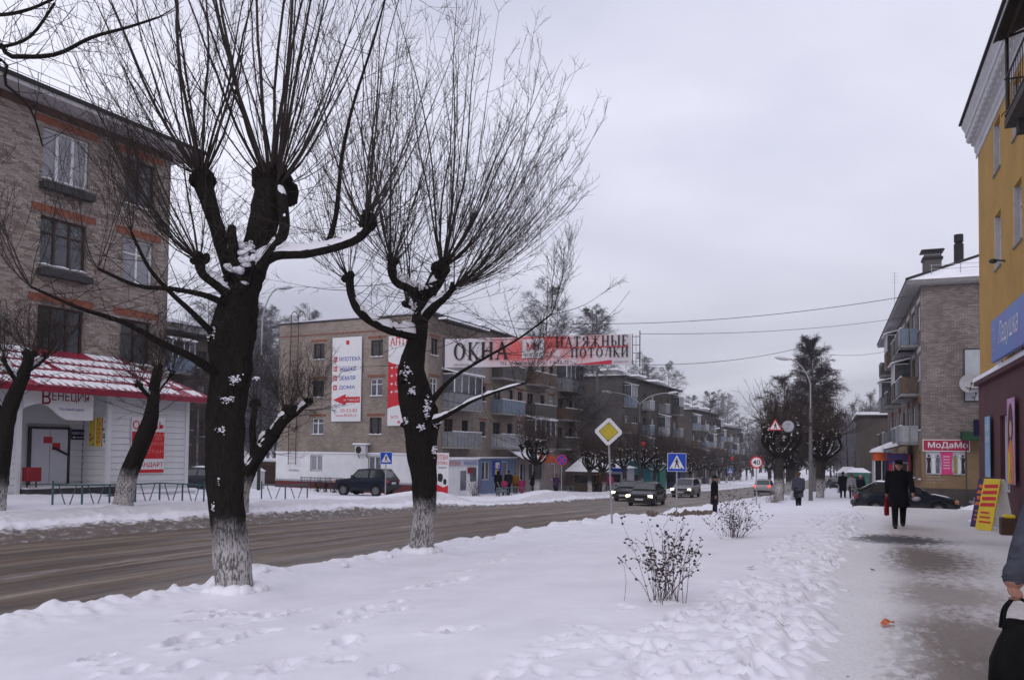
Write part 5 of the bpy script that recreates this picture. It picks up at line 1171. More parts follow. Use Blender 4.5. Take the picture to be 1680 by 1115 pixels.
# ================================================================== yellow building
UY = Vector((math.sin(R(22.4)), math.cos(R(22.4)))); KY = Vector((16.9, 29.0)); YF = Wall(*KY, *(-UY)); LEN_Y = 27; YT = 13.0; YZ0 = -.8
root = empty('apartment_building', YF.pt(0, 0, -.3)); YR = root
tag(root, 'ochre plastered apartment house with white moulded cornice and maroon shop floor', 'building')
OCH = pmat('plaster_ochre', (.40, .235, .06), .85, .13, .8, .25, 30); MAR = pmat('plaster_maroon', (.075, .022, .028), .75, .2, 1.0, .2, 20)
y_cols = [LB_ for LB_ in (3.87, 7.05, 10.3, 13.5, 16.7, 19.9, 23.1)]; y_rows = ((4.5, 1.5), (7.65, 1.75), (10.75, 1.65))
ops = [(a - .55, a + .55, z, z + h) for a in y_cols for z, h in y_rows]
bare(YF, root, 0, LEN_Y, 4.15, YT, OCH, 'wall', 0, ops)
for i, a in enumerate(y_cols):
    for j, (z, h) in enumerate(y_rows): add_window(YF, root, a, z, 1.1, h, 'two', pmat('frame_mauve', (.16, .07, .09), .6, .2) if j == 0 else FR_WHITE, (GLASS_M, GLASS_C, GLASS_M)[(i + j) % 3], .16, j == 0)
PILW = pmat('reveal_white', (.48, .46, .46), .8, .12, 5)
for a in y_cols:
    for z, h in y_rows: slab(root, YF, a - .549, a - .5, -.15, .012, z + .01, z + h - .01, PILW, 'window_jamb')
mz = [LB_ for LB_ in (2.15,)]
zm = 4.15; sops = [(a - .75, a + .75, .55, 2.9) for a in (5.0, 8.6, 12.4, 16, 19.6)]
m_ = MB(); wall_cells(m_, YF, root, -.03, LEN_Y, YZ0, zm, sops, .05, reveal=.25); m_.build('shop_wall', MAR, root)
for a in (5.0, 8.6, 12.4, 16, 19.6): add_window(YF, root, a, .55, 1.5, 2.35, 'pvc2', FR_WHITE, GLASS_M, .1, False, False)
slab(root, YF, -.08, LEN_Y, .0, .2, zm + .002, zm + .14, MAR, 'ledge'); slab(root, YF, -.1, LEN_Y, .02, .22, zm + .142, zm + .27, SNOW, 'ledge_snow')
yend = Wall(*YF.pt(0, 0, 0).xy, *(-YF.n)); yend = Wall(*(YF.o - YF.n * 13), *YF.n); bare(yend, root, 0, 13, YZ0, YT, OCH, 'end_wall')
bare(Wall(*YF.pt(LEN_Y, 0, 0).xy, *(-YF.n)), root, 0, 13, YZ0, YT, OCH, 'end_wall')
# moulded cornice with brackets
CW = pmat('stucco_white', (.5, .5, .52), .8, .12, 4, .2, 40)
prof_c = [(0, 12.55), (.06, 12.55), (.06, 12.75), (.14, 12.8), (.14, 13.0), (.3, 13.05), (.34, 13.3), (.62, 13.38), (.62, 13.55), (.8, 13.75), (.8, 13.85), (0, 13.85)]
cm = MB(); prof_c = [(n * .62, z) for n, z in prof_c]; cm.loft([[YF.pt(-.25, n, z) - root.location for n, z in prof_c], [YF.pt(LEN_Y, n, z) - root.location for n, z in prof_c]]); cm.build('cornice', CW, root)
bm_ = MB(); bm_.bbox(-.12, .12, -.24, 0, -.3, 0, .02); bm_.ell((0, -.21, -.2), (.1, .09, .12), 10, 6); br = bm_.mesh('bracket', CW)
a = .1
while a < 18: on_wall(br, 'bracket', YF, a, .1, 13.36, root); a += .5
slab(root, YF, -.32, LEN_Y, -13, .58, 13.86, 13.93, BLACK, 'roof_edge'); slab(root, YF, -.3, LEN_Y, -13, .5, 13.932, 14.1, SNOW, 'roof_snow')
# balcony with canopy
b0, b1, bz, bn = 11.0, 14.4, 9.75, .95
bo = MB(); o_ = root.location
slab(root, YF, b0, b1, .0, bn, bz - .2, bz, None, '', mb=bo); slab(root, YF, b0 + .3, b0 + .6, .0, bn * .8, bz - .5, bz - .2, None, '', mb=bo); bal = bo.build('balcony', pmat('slab_dark', (.06, .055, .055), .9, .3, 6, .5, 20), root)
IRON = pmat('iron', (.03, .022, .02), .6, .3)
m = MB()
def bp(a, n, z): return YF.pt(a, n, z) - o_
for k in range(15):
    a = b0 + (b1 - b0) * k / 14; m.bar(bp(a, bn - .04, bz), bp(a, bn - .04, bz + 1.0), .013)
for k in range(5):
    n = .05 + (bn - .1) * k / 4; m.bar(bp(b0 + .03, n, bz), bp(b0 + .03, n, bz + 1.0), .013)
for z in (bz + .12, bz + 1.0): m.bar(bp(b0, bn - .04, z), bp(b1, bn - .04, z), .035); m.bar(bp(b0 + .03, 0, z), bp(b0 + .03, bn, z), .035)
for k in range(3):   # scrolls
    c = (b0 + .0, .25 + .3 * k, bz - .02); pts = []
    for i in range(26):
        th = i * .42; r_ = .16 * (1 - i / 30); pts.append(bp(b0 - .02 - .02 * k, .2 + .32 * k + r_ * math.cos(th), bz + .12 + r_ * math.sin(th) * 1.0))
    m.tube(pts, .012, 5)
m.build('railing', IRON, bal)
m = MB()
for a in (b0 + .05, b1 - .05): m.bar(bp(a, bn - .06, bz), bp(a, bn - .06, bz + 2.1), .06)
m.bar(bp(b0, bn - .06, bz + 2.0), bp(b1, bn - .06, bz + 2.0), .06); m.bar(bp(b0 + .05, .02, bz + 2.25), bp(b0 + .05, bn + .1, bz + 1.98), .05); m.build('canopy_posts', IRON, bal)
m = MB(); q = [bp(b0 - .15, bn + .2, bz + 2.0), bp(b1, bn + .2, bz + 2.0), bp(b1, .0, bz + 2.5), bp(b0 - .15, .0, bz + 2.5)]; m.add(q + [p + Vector((0, 0, .05)) for p in q], [(3, 2, 1, 0), (4, 5, 6, 7), (0, 1, 5, 4), (3, 0, 4, 7), (1, 2, 6, 5)]); m.build('canopy', BLACK, bal)
m = MB()
for k in range(9): m.bar(bp(b0 + .9 + .3 * k, .07, bz + .1), bp(b0 + .9 + .3 * k, .07, bz + 1.2), .2, .02)
m.build('timber_screen', pmat('timber_brown', (.12, .07, .035), .8, .3), bal)
# floodlight brackets
for px, py in ((1649, 428),):
    a, z = YF.hit(px, py); m = MB(); m.tube([(0, 0, 0), (0, -.25, .05), (0, -.3, .0)], .03, 6); m.ell((0, -.32, .02), (.08, .12, .08), 8, 6); on_wall(m.mesh('floodlight', DARKMETAL), 'floodlight', YF, a, 0, z, root)
# signs on the yellow house
a0 = YF.hit(1633, 625, .3)[0]; z1 = 6.05; zz0 = zm + .32
o = place_sign('shop_sign', YF, a0, .3, zz0, 'long blue shop sign with white script letters on the ochre house', 'sign'); w = 6.0; h = 1.25
m = MB(); m.box(0, w, -.1, 0, 0, h); m.build('board', pmat('sign_sky', (.06, .17, .42), .45, .25, .6, col2=(.12, .1, .36)), o); m = MB(); put_text(m, 'Ладушка', 1.25, 4.1, .25, 1.05, -.106, 0, .0, .3); m.build('lettering', pmat('letter_lilac', (.6, .58, .68), .5, .05), o)
m = MB()
for k in range(3): put_text(m, ('ткани', 'шторы', 'пряжа')[k], .15, .75, .9 - .32 * k, 1.02 - .32 * k, -.106)
m.build('small_lettering', pmat('letter_pale', (.3, .42, .62), .5, .05), o)
a0 = YF.hit(1654, 740, .15)[0]
o = place_sign('poster', YF, a0 - .0, .15, .85, 'tall poster of a figure in yellow and red on the maroon shop front', 'poster'); w, h = 1.05, 2.45
m = MB(); m.box(0, w, -.02, 0, 0, h); m.build('sheet', pmat('poster_lilac', (.45, .25, .42), .5, .2, 1.2), o)
m = MB(); m.disc(w * .5, h * .7, w * .34, -.027, -.0215, 20, rz=h * .24); m.prism([(w * .16, h * .3), (w * .3, h * .3), (w * .3, h * .75), (w * .16, h * .7)], -.027, -.0215); m.build('dark_shape', pmat('poster_dark', (.06, .012, .02), .5, .2), o)
m = MB(); m.disc(w * .52, h * .64, w * .16, -.031, -.0275, 16, rz=h * .1); m.build('pale_shape', pmat('poster_skin', (.5, .3, .22), .5, .1), o)
m = MB(); m.prism([(w * .1, 0.02), (w * .85, 0.02), (w * .8, h * .42), (w * .6, h * .53), (w * .4, h * .5), (w * .14, h * .4)], -.031, -.0275); m.build('orange_shape', pmat('poster_orange', (.6, .2, .03), .5, .3, 4), o)
m = MB(); m.prism([(w * .12, 0.03), (w * .4, 0.03), (w * .42, h * .36), (w * .18, h * .38)], -.034, -.0312); m.build('yellow_shape', VYEL, o)
a0 = YF.hit(1617, 740, .15)[0]
o = place_sign('poster', YF, a0, .15, .95, 'narrow pale blue poster near the far corner of the maroon shop', 'poster'); m = MB(); m.box(0, .95, -.02, 0, 0, 2.0); m.build('sheet', pmat('poster_blue', (.22, .36, .52), .5, .2, 1.5), o); m = MB(); put_text(m, 'ПРЯЖА', .1, .85, 1.5, 1.75, -.025, 0, .006); put_text(m, 'нитки', .15, .8, 1.15, 1.35, -.025); m.build('lettering', VINW, o)
o = tag(empty('projecting_sign', YF.pt(-.03, .05, 2.35), YF.rz), 'small navy projecting sign on the corner of the maroon shop', 'sign'); m = MB(); m.box(-.06, 0, -.17, -.0, 0, .6); m.build('board', pmat('vinyl_navy', (.012, .014, .06), .5, .1), o); m = MB(); m.box(-.066, -.061, -.15, -.03, .36, .5); m.box(-.066, -.061, -.15, -.03, .12, .2); m.build('lettering', VINW, o)

# sandwich boards on the pavement
def aboard(px, py, d, rz, mt, label, stripe, lean=.33):
    p = P(px, py, d); z = zpath1(p.x, p.y); o = tag(empty('sandwich_board', (p.x, p.y, z), rz), label, 'sandwich board', 'sandwich boards by the shop'); hgt = 1.38
    for sgn in (-1, 1):
        m = MB(); c = [(-.29, sgn * lean, 0.02), (.29, sgn * lean, 0.02), (.29, sgn * .03, hgt), (-.29, sgn * .03, hgt)]; m.add(c + [(x, y + sgn * .03, z2) for x, y, z2 in c], [(0, 1, 2, 3), (7, 6, 5, 4), (0, 4, 5, 1), (1, 5, 6, 2), (2, 6, 7, 3), (3, 7, 4, 0)]); b_ = m.build('panel', mt if sgn < 0 else FR_WHITE, o)
        if sgn < 0:
            def sp(x, k): return (x, -lean + (lean - .03) * k - .034, .02 + (hgt - .02) * k)
            q = MB()
            for k in range(4): a_ = .45 + .12 * k; q.add([sp(-.26 + .05 * (k % 2), a_), sp(.26, a_ + .02), sp(.24, a_ + .09), sp(-.24, a_ + .07)], [(0, 1, 2, 3)])
            for k in range(3): a_ = .14 + .09 * k; q.add([sp(-.2, a_), sp(.22 - .05 * k, a_), sp(.22 - .05 * k, a_ + .035), sp(-.2, a_ + .035)], [(0, 1, 2, 3)])
            q.build('print', stripe, b_)
    m = MB(); m.bar((-.28, -.3, .3), (-.28, .3, .3), .015); m.build('stay', DARKMETAL, o); return o
rzb = YF.rz + R(20)
aboard(1632, 862, 21.6, R(-80), VYEL, 'yellow sandwich board with red lettering on the trodden snow', VRED)
aboard(1622, 857, 22.9, R(-80), pmat('board_navy', (.03, .02, .09), .5, .2), 'dark navy sandwich board with red and yellow lettering behind the yellow one', pmat('print_orange', (.55, .12, .02), .5, .2))
p = P(1655, 868, 19.8); o = tag(empty('planter_box', (p.x, p.y, zpath1(p.x, p.y)), YF.rz), 'small dark wooden box with a yellow rag by the shop front', 'box'); m = MB(); m.bbox(-.18, .18, -.18, .18, 0, .42, .015); m.build('crate', pmat('crate_brown', (.06, .03, .02), .8, .2), o); m = MB(); m.bbox(-.14, .2, -.12, .12, .422, .5, .02); m.build('rag', VYEL, o)
# ================================================================== trees
def barkmat(name, wash_h, col=(.009, .008, .0075), col2=(.026, .022, .019)):
    m = bpy.data.materials.new(name); m.use_nodes = True; t = m.node_tree; b = t.nodes['Principled BSDF']; b.inputs['Roughness'].default_value = .95; b.inputs['Specular IOR Level'].default_value = .1
    tcn = N(t, 'ShaderNodeTexCoord'); sp = N(t, 'ShaderNodeSeparateXYZ'); L(t, tcn.outputs['Object'], sp.inputs[0])
    mp = N(t, 'ShaderNodeMapping'); mp.inputs['Scale'].default_value = (1, 1, .28); L(t, tcn.outputs['Object'], mp.inputs[0])
    n1 = N(t, 'ShaderNodeTexNoise'); n1.inputs['Scale'].default_value = 40; n1.inputs['Detail'].default_value = 8; n1.inputs['Roughness'].default_value = .65; L(t, mp.outputs[0], n1.inputs['Vector'])
    n2 = N(t, 'ShaderNodeTexNoise'); n2.inputs['Scale'].default_value = 3; n2.inputs['Detail'].default_value = 6; L(t, tcn.outputs['Object'], n2.inputs['Vector'])
    c = ramp(t, n1.outputs['Fac'], [(.35, col), (.65, col2)]); out = c.outputs[0]
    if wash_h:
        lim = math_(t, 'ADD', sp.outputs['Z'], math_(t, 'MULTIPLY', math_(t, 'SUBTRACT', n2.outputs['Fac'], .5), .9))
        f = math_(t, 'SUBTRACT', 1.0, smooth_(t, lim, wash_h - .3, wash_h + .25))
        wear = smooth_(t, math_(t, 'ADD', n1.outputs['Fac'], math_(t, 'MULTIPLY', math_(t, 'SUBTRACT', n2.outputs['Fac'], .5), .35)), .42, .52)
        k = math_(t, 'MULTIPLY', f, math_(t, 'ADD', math_(t, 'MULTIPLY', wear, .7), .25))
        out = mixrgb(t, k, out, (.50, .475, .475)).outputs[0]
    L(t, out, b.inputs['Base Color'])
    bu = N(t, 'ShaderNodeBump'); bu.inputs['Strength'].default_value = .9; bu.inputs['Distance'].default_value = .03; L(t, n1.outputs['Fac'], bu.inputs['Height']); L(t, bu.outputs[0], b.inputs['Normal'])
    return m
BARK1 = barkmat('bark_pollard', .82); BARK2 = barkmat('bark_pollard_two', .95); BARKS = barkmat('bark_small', .85); BARK0 = barkmat('bark_plain', 0)
BIRCHB = barkmat('bark_birch', 0, (.10, .095, .095), (.26, .25, .255)); SHOOT = pmat('shoot', (.034, .025, .022), .8, .35, 3); TWIGFAR = pmat('twig_far', (.05, .04, .042), .9, .25, .3); TWIGB = pmat('twig_brown', (.05, .034, .028), .9, .25, .3)
TWIGHAZE = pmat('twig_haze', (.13, .125, .14), .9, .3, .3)  # far twigs in a lighter base colour that imitates distance haze
def crom(pts, k=4):
    """Catmull-Rom through (Vector, radius)"""
    out = []
    for i in range(len(pts) - 1):
        p0 = pts[max(i - 1, 0)]; p1 = pts[i]; p2 = pts[i + 1]; p3 = pts[min(i + 2, len(pts) - 1)]
        for j in range(k):
            t = j / k; a = [2 * p1[0], p2[0] - p0[0], 2 * p0[0] - 5 * p1[0] + 4 * p2[0] - p3[0], -p0[0] + 3 * p1[0] - 3 * p2[0] + p3[0]]
            out.append(((a[0] + a[1] * t + a[2] * t * t + a[3] * t ** 3) * .5, p1[1] + (p2[1] - p1[1]) * t))
    out.append(pts[-1]); return out
def bark_tube(mb, path, n=18, amp=.12, seed=0, knob=None):
    k = len(path); rr = None; o = len(mb.v); ang = np.arange(n) * 2 * math.pi / n; h = 0
    for i, (p, r) in enumerate(path):
        t = path[min(i + 1, k - 1)][0] - path[max(i - 1, 0)][0]; t = t.normalized() if t.length > 1e-9 else Vector((0, 0, 1))
        if rr is None: rr = t.orthogonal().normalized()
        else: rr = (rr - t * rr.dot(t)).normalized()
        b = t.cross(rr)
        if i: h += (p - path[i - 1][0]).length
        q = r * (1 + amp * 2 * (fbm(np.cos(ang) * 2.2 + seed * 7.7, np.sin(ang) * 2.2 + h * 2.2, 3)) + amp * .7 * vnoise(ang * 5 + seed, np.full(n, h * 9.0)))
        for j in range(n): mb.v.append(tuple(p + rr * math.cos(ang[j]) * q[j] + b * math.sin(ang[j]) * q[j]))
    for i in range(k - 1):
        for j in range(n):
            a = o + i * n + j; b2 = o + i * n + (j + 1) % n; mb.f.append((a, b2, b2 + n, a + n)); mb.m.append(0); mb.uv.append(None)
    mb.f.append(tuple(o + (k - 1) * n + j for j in range(n))); mb.m.append(0); mb.uv.append(None)
def snow_on(mb, path, seed=0, cover=.75, thick=.9, lo=0.0, hi=1.0):
    """snow lying on the upper side of a limb"""
    k = len(path); rings = []; up = Vector((0, 0, 1)); rnd = random.Random(seed); n = 9
    i0, i1 = int(lo * (k - 1)), max(int(hi * (k - 1)), int(lo * (k - 1)) + 2)
    for i in range(i0, min(i1 + 1, k)):
        p, r = path[i]; t = path[min(i + 1, k - 1)][0] - path[max(i - 1, 0)][0]; t.normalize(); u_ = up - t * up.dot(t); flat = u_.length
        if flat < .2: u_ = t.orthogonal()
        u_.normalize(); s_ = t.cross(u_)
        f = max(0, min(1, (flat - .25) * 1.6)) * (1 + 1.6 * float(vnoise(i * .8 + seed * 3.1, seed * 1.7))); 
        if i in (i0, min(i1, k - 1)): f = 0
        w = r * (.75 + .35 * max(0, min(1, f))) * cover ** .5; th = max(-.4 * r, (r * .5 + .03) * thick * f - .12 * r * (f < .2))
        rings.append([p + s_ * (w * math.sin(a) * (1 + rnd.uniform(-.12, .12))) + u_ * (math.cos(a) * (r * .9 + th * rnd.uniform(.75, 1.15)) if abs(a) < 1.2 else math.cos(a) * r * rnd.uniform(.75, .95)) for a in np.linspace(-1.35, 1.35, n)] )
    if len(rings) > 1: mb.loft(rings, cap=False, closed=False)
def shoot(mb, p, d, length, r0, rnd, up=.5, segs=9, n=4, twigs=6, twl=.5, tr=.0032, mat=0, droop=0.0, sub=0):
    p = Vector(p); d = Vector(d).normalized(); pts = [p.copy()]; rad = [r0]; step = length / segs
    wob = Vector((rnd.gauss(0, 1), rnd.gauss(0, 1), 0)) * .05
    for i in range(segs):
        k = (i + 1) / segs; d = (d + Vector((0, 0, 1)) * up * (.3 if i < 3 else .12) + wob * (1 if i % 5 < 3 else -.8) + Vector((rnd.gauss(0, .05), rnd.gauss(0, .05), rnd.gauss(0, .03) - droop * k))).normalized()
        p = p + d * step; pts.append(p.copy()); rad.append(max(r0 * (1 - .82 * k), tr * .8))
        if twigs and i > 0 and rnd.random() < twigs / segs:
            for _ in range(1 if rnd.random() < .7 else 2):
                sd = (d + Vector((rnd.gauss(0, .7), rnd.gauss(0, .7), rnd.gauss(.1, .4)))).normalized()
                shoot(mb, p, sd, twl * rnd.uniform(.5, 1.4) * (1.1 - .5 * k), max(rad[-1] * .5, tr), rnd, up * .6, 4, 3, (4 if sub else 0), twl * .45, tr * .8, mat)
    mb.tube(pts, rad, n, mat, cap=False)
def fan(mb, c, r, n, length, r0, rnd, spread=.9, up=.55, bias=(0, 0, 0), twigs=6, twl=.5, tr=.0032, sub=0):
    for i in range(n):
        th = spread * math.sqrt(rnd.random()) ; ph = rnd.uniform(0, 2 * math.pi)
        d = Vector((math.sin(th) * math.cos(ph), math.sin(th) * math.sin(ph), math.cos(th))) + Vector(bias)
        k = 1 - .35 * (th / max(spread, .01)) ** 2
        shoot(mb, Vector(c) + Vector((d.x, d.y, max(d.z, 0) * .6)).normalized() * r * rnd.uniform(.4, .95), d, length * k * rnd.uniform(.7, 1.12), r0 * rnd.uniform(.5, 1.15), rnd, up, 10, 4, twigs, twl, tr, 0, 0, sub)

def pollard(name, label, base, d, trunk, limbs, mat, seed, group=None, cat='tree', fans=(), strays=0, snow=True, bias=(0, 0, 0), stray_len=1.6, tsnow=None):
    """a pollarded tree traced from its trunk and limb outlines, with the limbs spread in depth"""
    rnd = random.Random(seed); k = d / F_PX
    def cv(pts): return [(P(px, py, d + off) - base, r * k * (d + off) / d) for px, py, r, off in pts]
    root = tag(empty(name, base), label, cat, group)
    tp = cv(trunk); q0 = tp[0]; tp = [(q0[0] - Vector((0, 0, .3)), q0[1] * 1.25)] + [(q0[0] + Vector((0, 0, .05)), q0[1] * 1.12)] + tp[1:]
    tpath = crom(tp, 5); m = MB(); bark_tube(m, tpath, 40, .15, seed); tr_ = m.build('trunk', mat, root, True)
    if tsnow:
        s_ = MB(); snow_on(s_, tpath, seed, .8, tsnow[2], tsnow[0], tsnow[1]); s_.build('snow', SNOW, tr_, True)['kind'] = 'stuff'
    tops = []
    paths = []
    for li, (pts, knob, sn) in enumerate(limbs):
        path = crom(cv(pts), 5); m = MB(); bark_tube(m, path, 14 if pts[0][2] > 7 else 9, .12, seed + li)
        e, r = path[-1]
        if knob:
            R_ = knob * k
            for q in range(5): m.ell(e + Vector((rnd.gauss(0, .35), rnd.gauss(0, .35), rnd.gauss(0, .3))) * R_, (R_ * rnd.uniform(.5, .85),) * 2 + (R_ * rnd.uniform(.5, .9),), 9, 6, 0, .16, q + seed)
        lo = m.build('limb', mat, root, True)
        if snow and sn:
            s_ = MB(); snow_on(s_, path, seed + li, 1.0, sn, .0, .96)
            if s_.f: s_.build('snow', SNOW, lo, True)['kind'] = 'stuff'
        paths.append(path)
    cr_ = MB()
    for (li, n_, ln, spread, bs, rr0) in fans:
        e, r = paths[li][-1] if li >= 0 else tpath[-1]; kn = (limbs[li][1] if li >= 0 else 10) * k
        fan(cr_, e, kn, n_, ln, rr0, rnd, spread, .62, bs, 6, .55, .0032 * d / 10.6 if d < 16 else .005, 1)
    for i in range(strays):
        pa = rnd.choice(paths + [tpath[len(tpath) // 2:]]); e, r = pa[rnd.randrange(len(pa) // 3, len(pa))]
        ph = rnd.uniform(0, 2 * math.pi); dd = Vector((math.cos(ph), math.sin(ph), rnd.uniform(-.25, .8)))
        shoot(cr_, e, dd, stray_len * rnd.uniform(.4, 1.3), .006 * d / 10.6, rnd, .25, 8, 3, 5, .45, .003 * d / 10.6, 0, .02, 1)
    cr_.build('crown', SHOOT, root)
    return root, tpath, paths

# ---- the two large pollards on the near verge
t1_trunk = [(386, 978, 26, 0), (376, 880, 27, 0), (368, 800, 30, 0), (371, 700, 29, 0), (378, 620, 31, 0), (380, 560, 36, 0), (388, 510, 31, 0), (401, 462, 28, 0), (413, 425, 27, 0)]
t1_limbs = [
 ([(413, 432, 24, 0), (428, 385, 23, .05), (440, 335, 26, .1), (446, 303, 27, .12)], 34, .0),
 ([(388, 470, 13, -.05), (368, 415, 12, -.2), (350, 355, 12, -.3), (334, 305, 15, -.35), (331, 288, 16, -.35)], 19, .3),
 ([(412, 440, 12, -.1), (450, 418, 10, -.25), (500, 415, 9, -.4), (545, 406, 8, -.5), (585, 391, 8, -.55), (602, 372, 11, -.55)], 15, .85),
 ([(425, 440, 10, -.2), (452, 402, 9, -.3), (466, 376, 8, -.3), (463, 330, 9, -.15), (455, 305, 10, .0)], 12, .6),
 ([(535, 408, 5, -.48), (550, 360, 4, -.5), (556, 310, 3.6, -.5), (562, 250, 3.2, -.5), (580, 170, 2.6, -.45), (612, 70, 1.9, -.4), (640, -30, 1.2, -.4)], 0, .0),
 ([(372, 480, 10, -.2), (350, 462, 8, -.35), (332, 446, 8, -.45), (327, 424, 10, -.5)], 11, 1.2),
 ([(370, 498, 7, -.2), (335, 484, 5, -.5), (285, 474, 4, -.8), (225, 468, 3.2, -1.1), (160, 440, 2.4, -1.3)], 0, .0),
 ([(350, 548, 6, -.2), (318, 515, 4.5, -.5), (280, 480, 4, -.8), (245, 440, 3, -1.0), (215, 380, 2.2, -1.2)], 0, .0),
 ([(355, 612, 9, -.15), (318, 588, 6.5, -.5), (270, 565, 5.5, -.9), (205, 530, 4.2, -1.3), (130, 505, 3.0, -1.7), (50, 470, 1.8, -2.0)], 0, .0),
 ([(392, 468, 9, -.15), (386, 425, 8, -.3), (379, 380, 8, -.38)], 8, .0),
 ([(605, 372, 5, -.55), (600, 352, 5, -.55)], 8, .0),
]
t1_fans = [(0, 13, 6.0, .75, (0, 0, 0), .028), (0, 16, 4.6, 1.2, (0, 0, 0), .013), (0, 14, 2.6, 1.5, (0, 0, 0), .008), (1, 8, 5.2, .7, (-.25, -.1, .05), .024), (1, 12, 4.0, 1.2, (-.4, -.1, 0), .012), (1, 14, 2.2, 1.6, (-.5, 0, -.1), .008), (1, 8, 3.4, .6, (-1.2, -.2, -.2), .011), (5, 8, 3.2, .6, (-1.4, -.2, -.3), .01), (2, 10, 3.8, 1.0, (.2, 0, .1), .014), (2, 14, 2.2, 1.4, (.3, 0, -.1), .008), (3, 8, 5.0, .8, (.3, -.1, .1), .017), (5, 10, 3.4, 1.1, (-.6, -.2, .0), .014), (5, 10, 2.0, 1.5, (-.6, -.2, .0), .008), (10, 9, 3.6, .9, (.15, 0, .2), .013), (4, 6, 1.6, .5, (.1, 0, .5), .006), (8, 9, 1.8, 1.1, (-.5, 0, .0), .006), (6, 9, 1.9, 1.1, (-.4, 0, .1), .006), (7, 9, 2.0, .8, (-.2, 0, .4), .006)]
r1, tp1, lp1 = pollard('pollard_tree', 'largest pollarded roadside tree, thick dark trunk with worn whitewash and snowy forks', Vector((TREE1.x, TREE1.y, TREE1.z)), 10.6, t1_trunk, t1_limbs, BARK1, 11, None, 'tree', t1_fans, 75)
# snow pads in the crotches and on the burrs
def pads(root, base, d, spots, seed):
    """broken snow caught on burrs of the trunk: a burr, and a patch of small crumbs on its upper side"""
    rnd = random.Random(seed); k = d / F_PX
    for i, (px, py, rx, rz2, off) in enumerate(spots):
        c = P(px, py, d + off) - base; m = MB()
        if rx > 5:
            b_ = MB()
            for q in range(4): b_.ell(c + Vector((rnd.gauss(0, .5) * rx, 0, -rz2 * rnd.uniform(.7, 1.5))) * k + Vector((0, .1, 0)), (rx * k * rnd.uniform(.5, .9), rx * k * .9, rx * k * rnd.uniform(.4, .7)), 10, 7, 0, .18, seed + q)
            b_.build('burr', BARK0, root, True)
        nq = int(14 + rx * rz2 * .32) if rx < 13 else 7
        for q in range(nq):
            u_, v_ = rnd.gauss(0, .5), rnd.gauss(0, .5); s_ = (rnd.uniform(.5, 1.6) if rx < 13 else rnd.uniform(5, 8)) * k
            m.ell(c + Vector((u_ * rx * k, abs(u_) * .35 * rx * k + rnd.uniform(-.02, .03), v_ * rz2 * k)), (s_ * rnd.uniform(.8, 1.9), s_ * 1.3, s_ * rnd.uniform(.5, 1.1)), 9, 6, 0, .15, seed + i * 40 + q)
        m.build('snow_pad', SNOW, root, True)['kind'] = 'stuff'
pads(r1, TREE1, 10.6, [(398, 408, 17, 12, -.28), (384, 440, 14, 22, -.3), (372, 655, 12, 6, -.24), (385, 622, 12, 7, -.28), (348, 545, 11, 9, -.25), (362, 705, 12, 5, -.22), (402, 425, 14, 8, -.3), (420, 620, 5, 3, -.25), (335, 283, 8, 4, -.35), (357, 790, 3, 8, -.24), (350, 830, 2.5, 8, -.22), (410, 402, 10, 8, -.26)], 3)
t2_trunk = [(690, 914, 17, 0), (694, 850, 17.5, 0), (696, 800, 19, 0), (693, 745, 24, 0), (690, 695, 30, 0), (681, 650, 29, 0), (676, 605, 22, 0), (684, 560, 15, 0), (690, 515, 13, 0), (692, 490, 13, 0)]
t2_limbs = [
 ([(692, 495, 11, 0), (672, 472, 9, -.15), (652, 462, 8, -.25), (643, 445, 8, -.3), (643, 430, 8, -.3)], 9, 1.2),
 ([(694, 495, 12, 0), (708, 474, 12, .1), (720, 452, 13, .2), (726, 436, 14, .2)], 18, .2),
 ([(697, 520, 9, -.1), (714, 500, 8, -.3), (729, 488, 6, -.4), (745, 470, 5, -.5)], 6, .8),
 ([(680, 550, 9, -.1), (655, 545, 8, -.3), (632, 538, 8, -.5), (605, 524, 7, -.6), (586, 506, 7, -.7), (576, 482, 6, -.7), (573, 456, 7, -.7)], 8, 1.3),
 ([(712, 690, 7, -.3), (738, 678, 4, -.5), (775, 657, 3.2, -.8), (820, 640, 2.5, -1.0), (862, 628, 1.6, -1.2)], 0, .45),
 ([(706, 660, 6, -.2), (740, 622, 3, -.5), (790, 590, 2.3, -.8), (850, 556, 1.8, -1.1), (905, 515, 1.3, -1.3)], 0, .0),
 ([(690, 540, 6, .1), (683, 510, 5, .2), (668, 500, 5, .3)], 7, .8),
]
t2_fans = [(0, 8, 5.8, .6, (-.1, 0, .1), .024), (0, 12, 4.4, 1.1, (-.3, 0, 0), .013), (0, 10, 2.4, 1.5, (-.4, 0, 0), .009), (1, 13, 6.4, .65, (.1, 0, .1), .027), (1, 20, 5.0, 1.1, (.25, 0, 0), .014), (1, 16, 3.0, 1.5, (.3, 0, -.1), .009), (2, 16, 4.8, .9, (.8, -.1, .0), .013), (2, 20, 4.2, .8, (1.5, 0, -.3), .011), (2, 14, 3.4, .9, (1.6, -.2, -.7), .009), (1, 10, 4.6, .6, (1.0, 0, -.2), .013), (3, 8, 4.0, .8, (-.1, 0, .2), .015), (3, 14, 2.6, 1.4, (-.4, 0, 0), .009), (6, 8, 5.2, .5, (0, 0, .3), .017), (4, 8, 1.9, .9, (.7, 0, .2), .006), (5, 8, 1.8, .8, (.6, 0, .3), .006)]
r2, tp2, lp2 = pollard('pollard_tree', 'slimmer pollarded roadside tree with gnarled waist and flaking whitewash base', Vector((TREE2.x, TREE2.y, TREE2.z)), 15.2, t2_trunk, t2_limbs, BARK2, 23, None, 'tree', t2_fans, 80, stray_len=2.0)
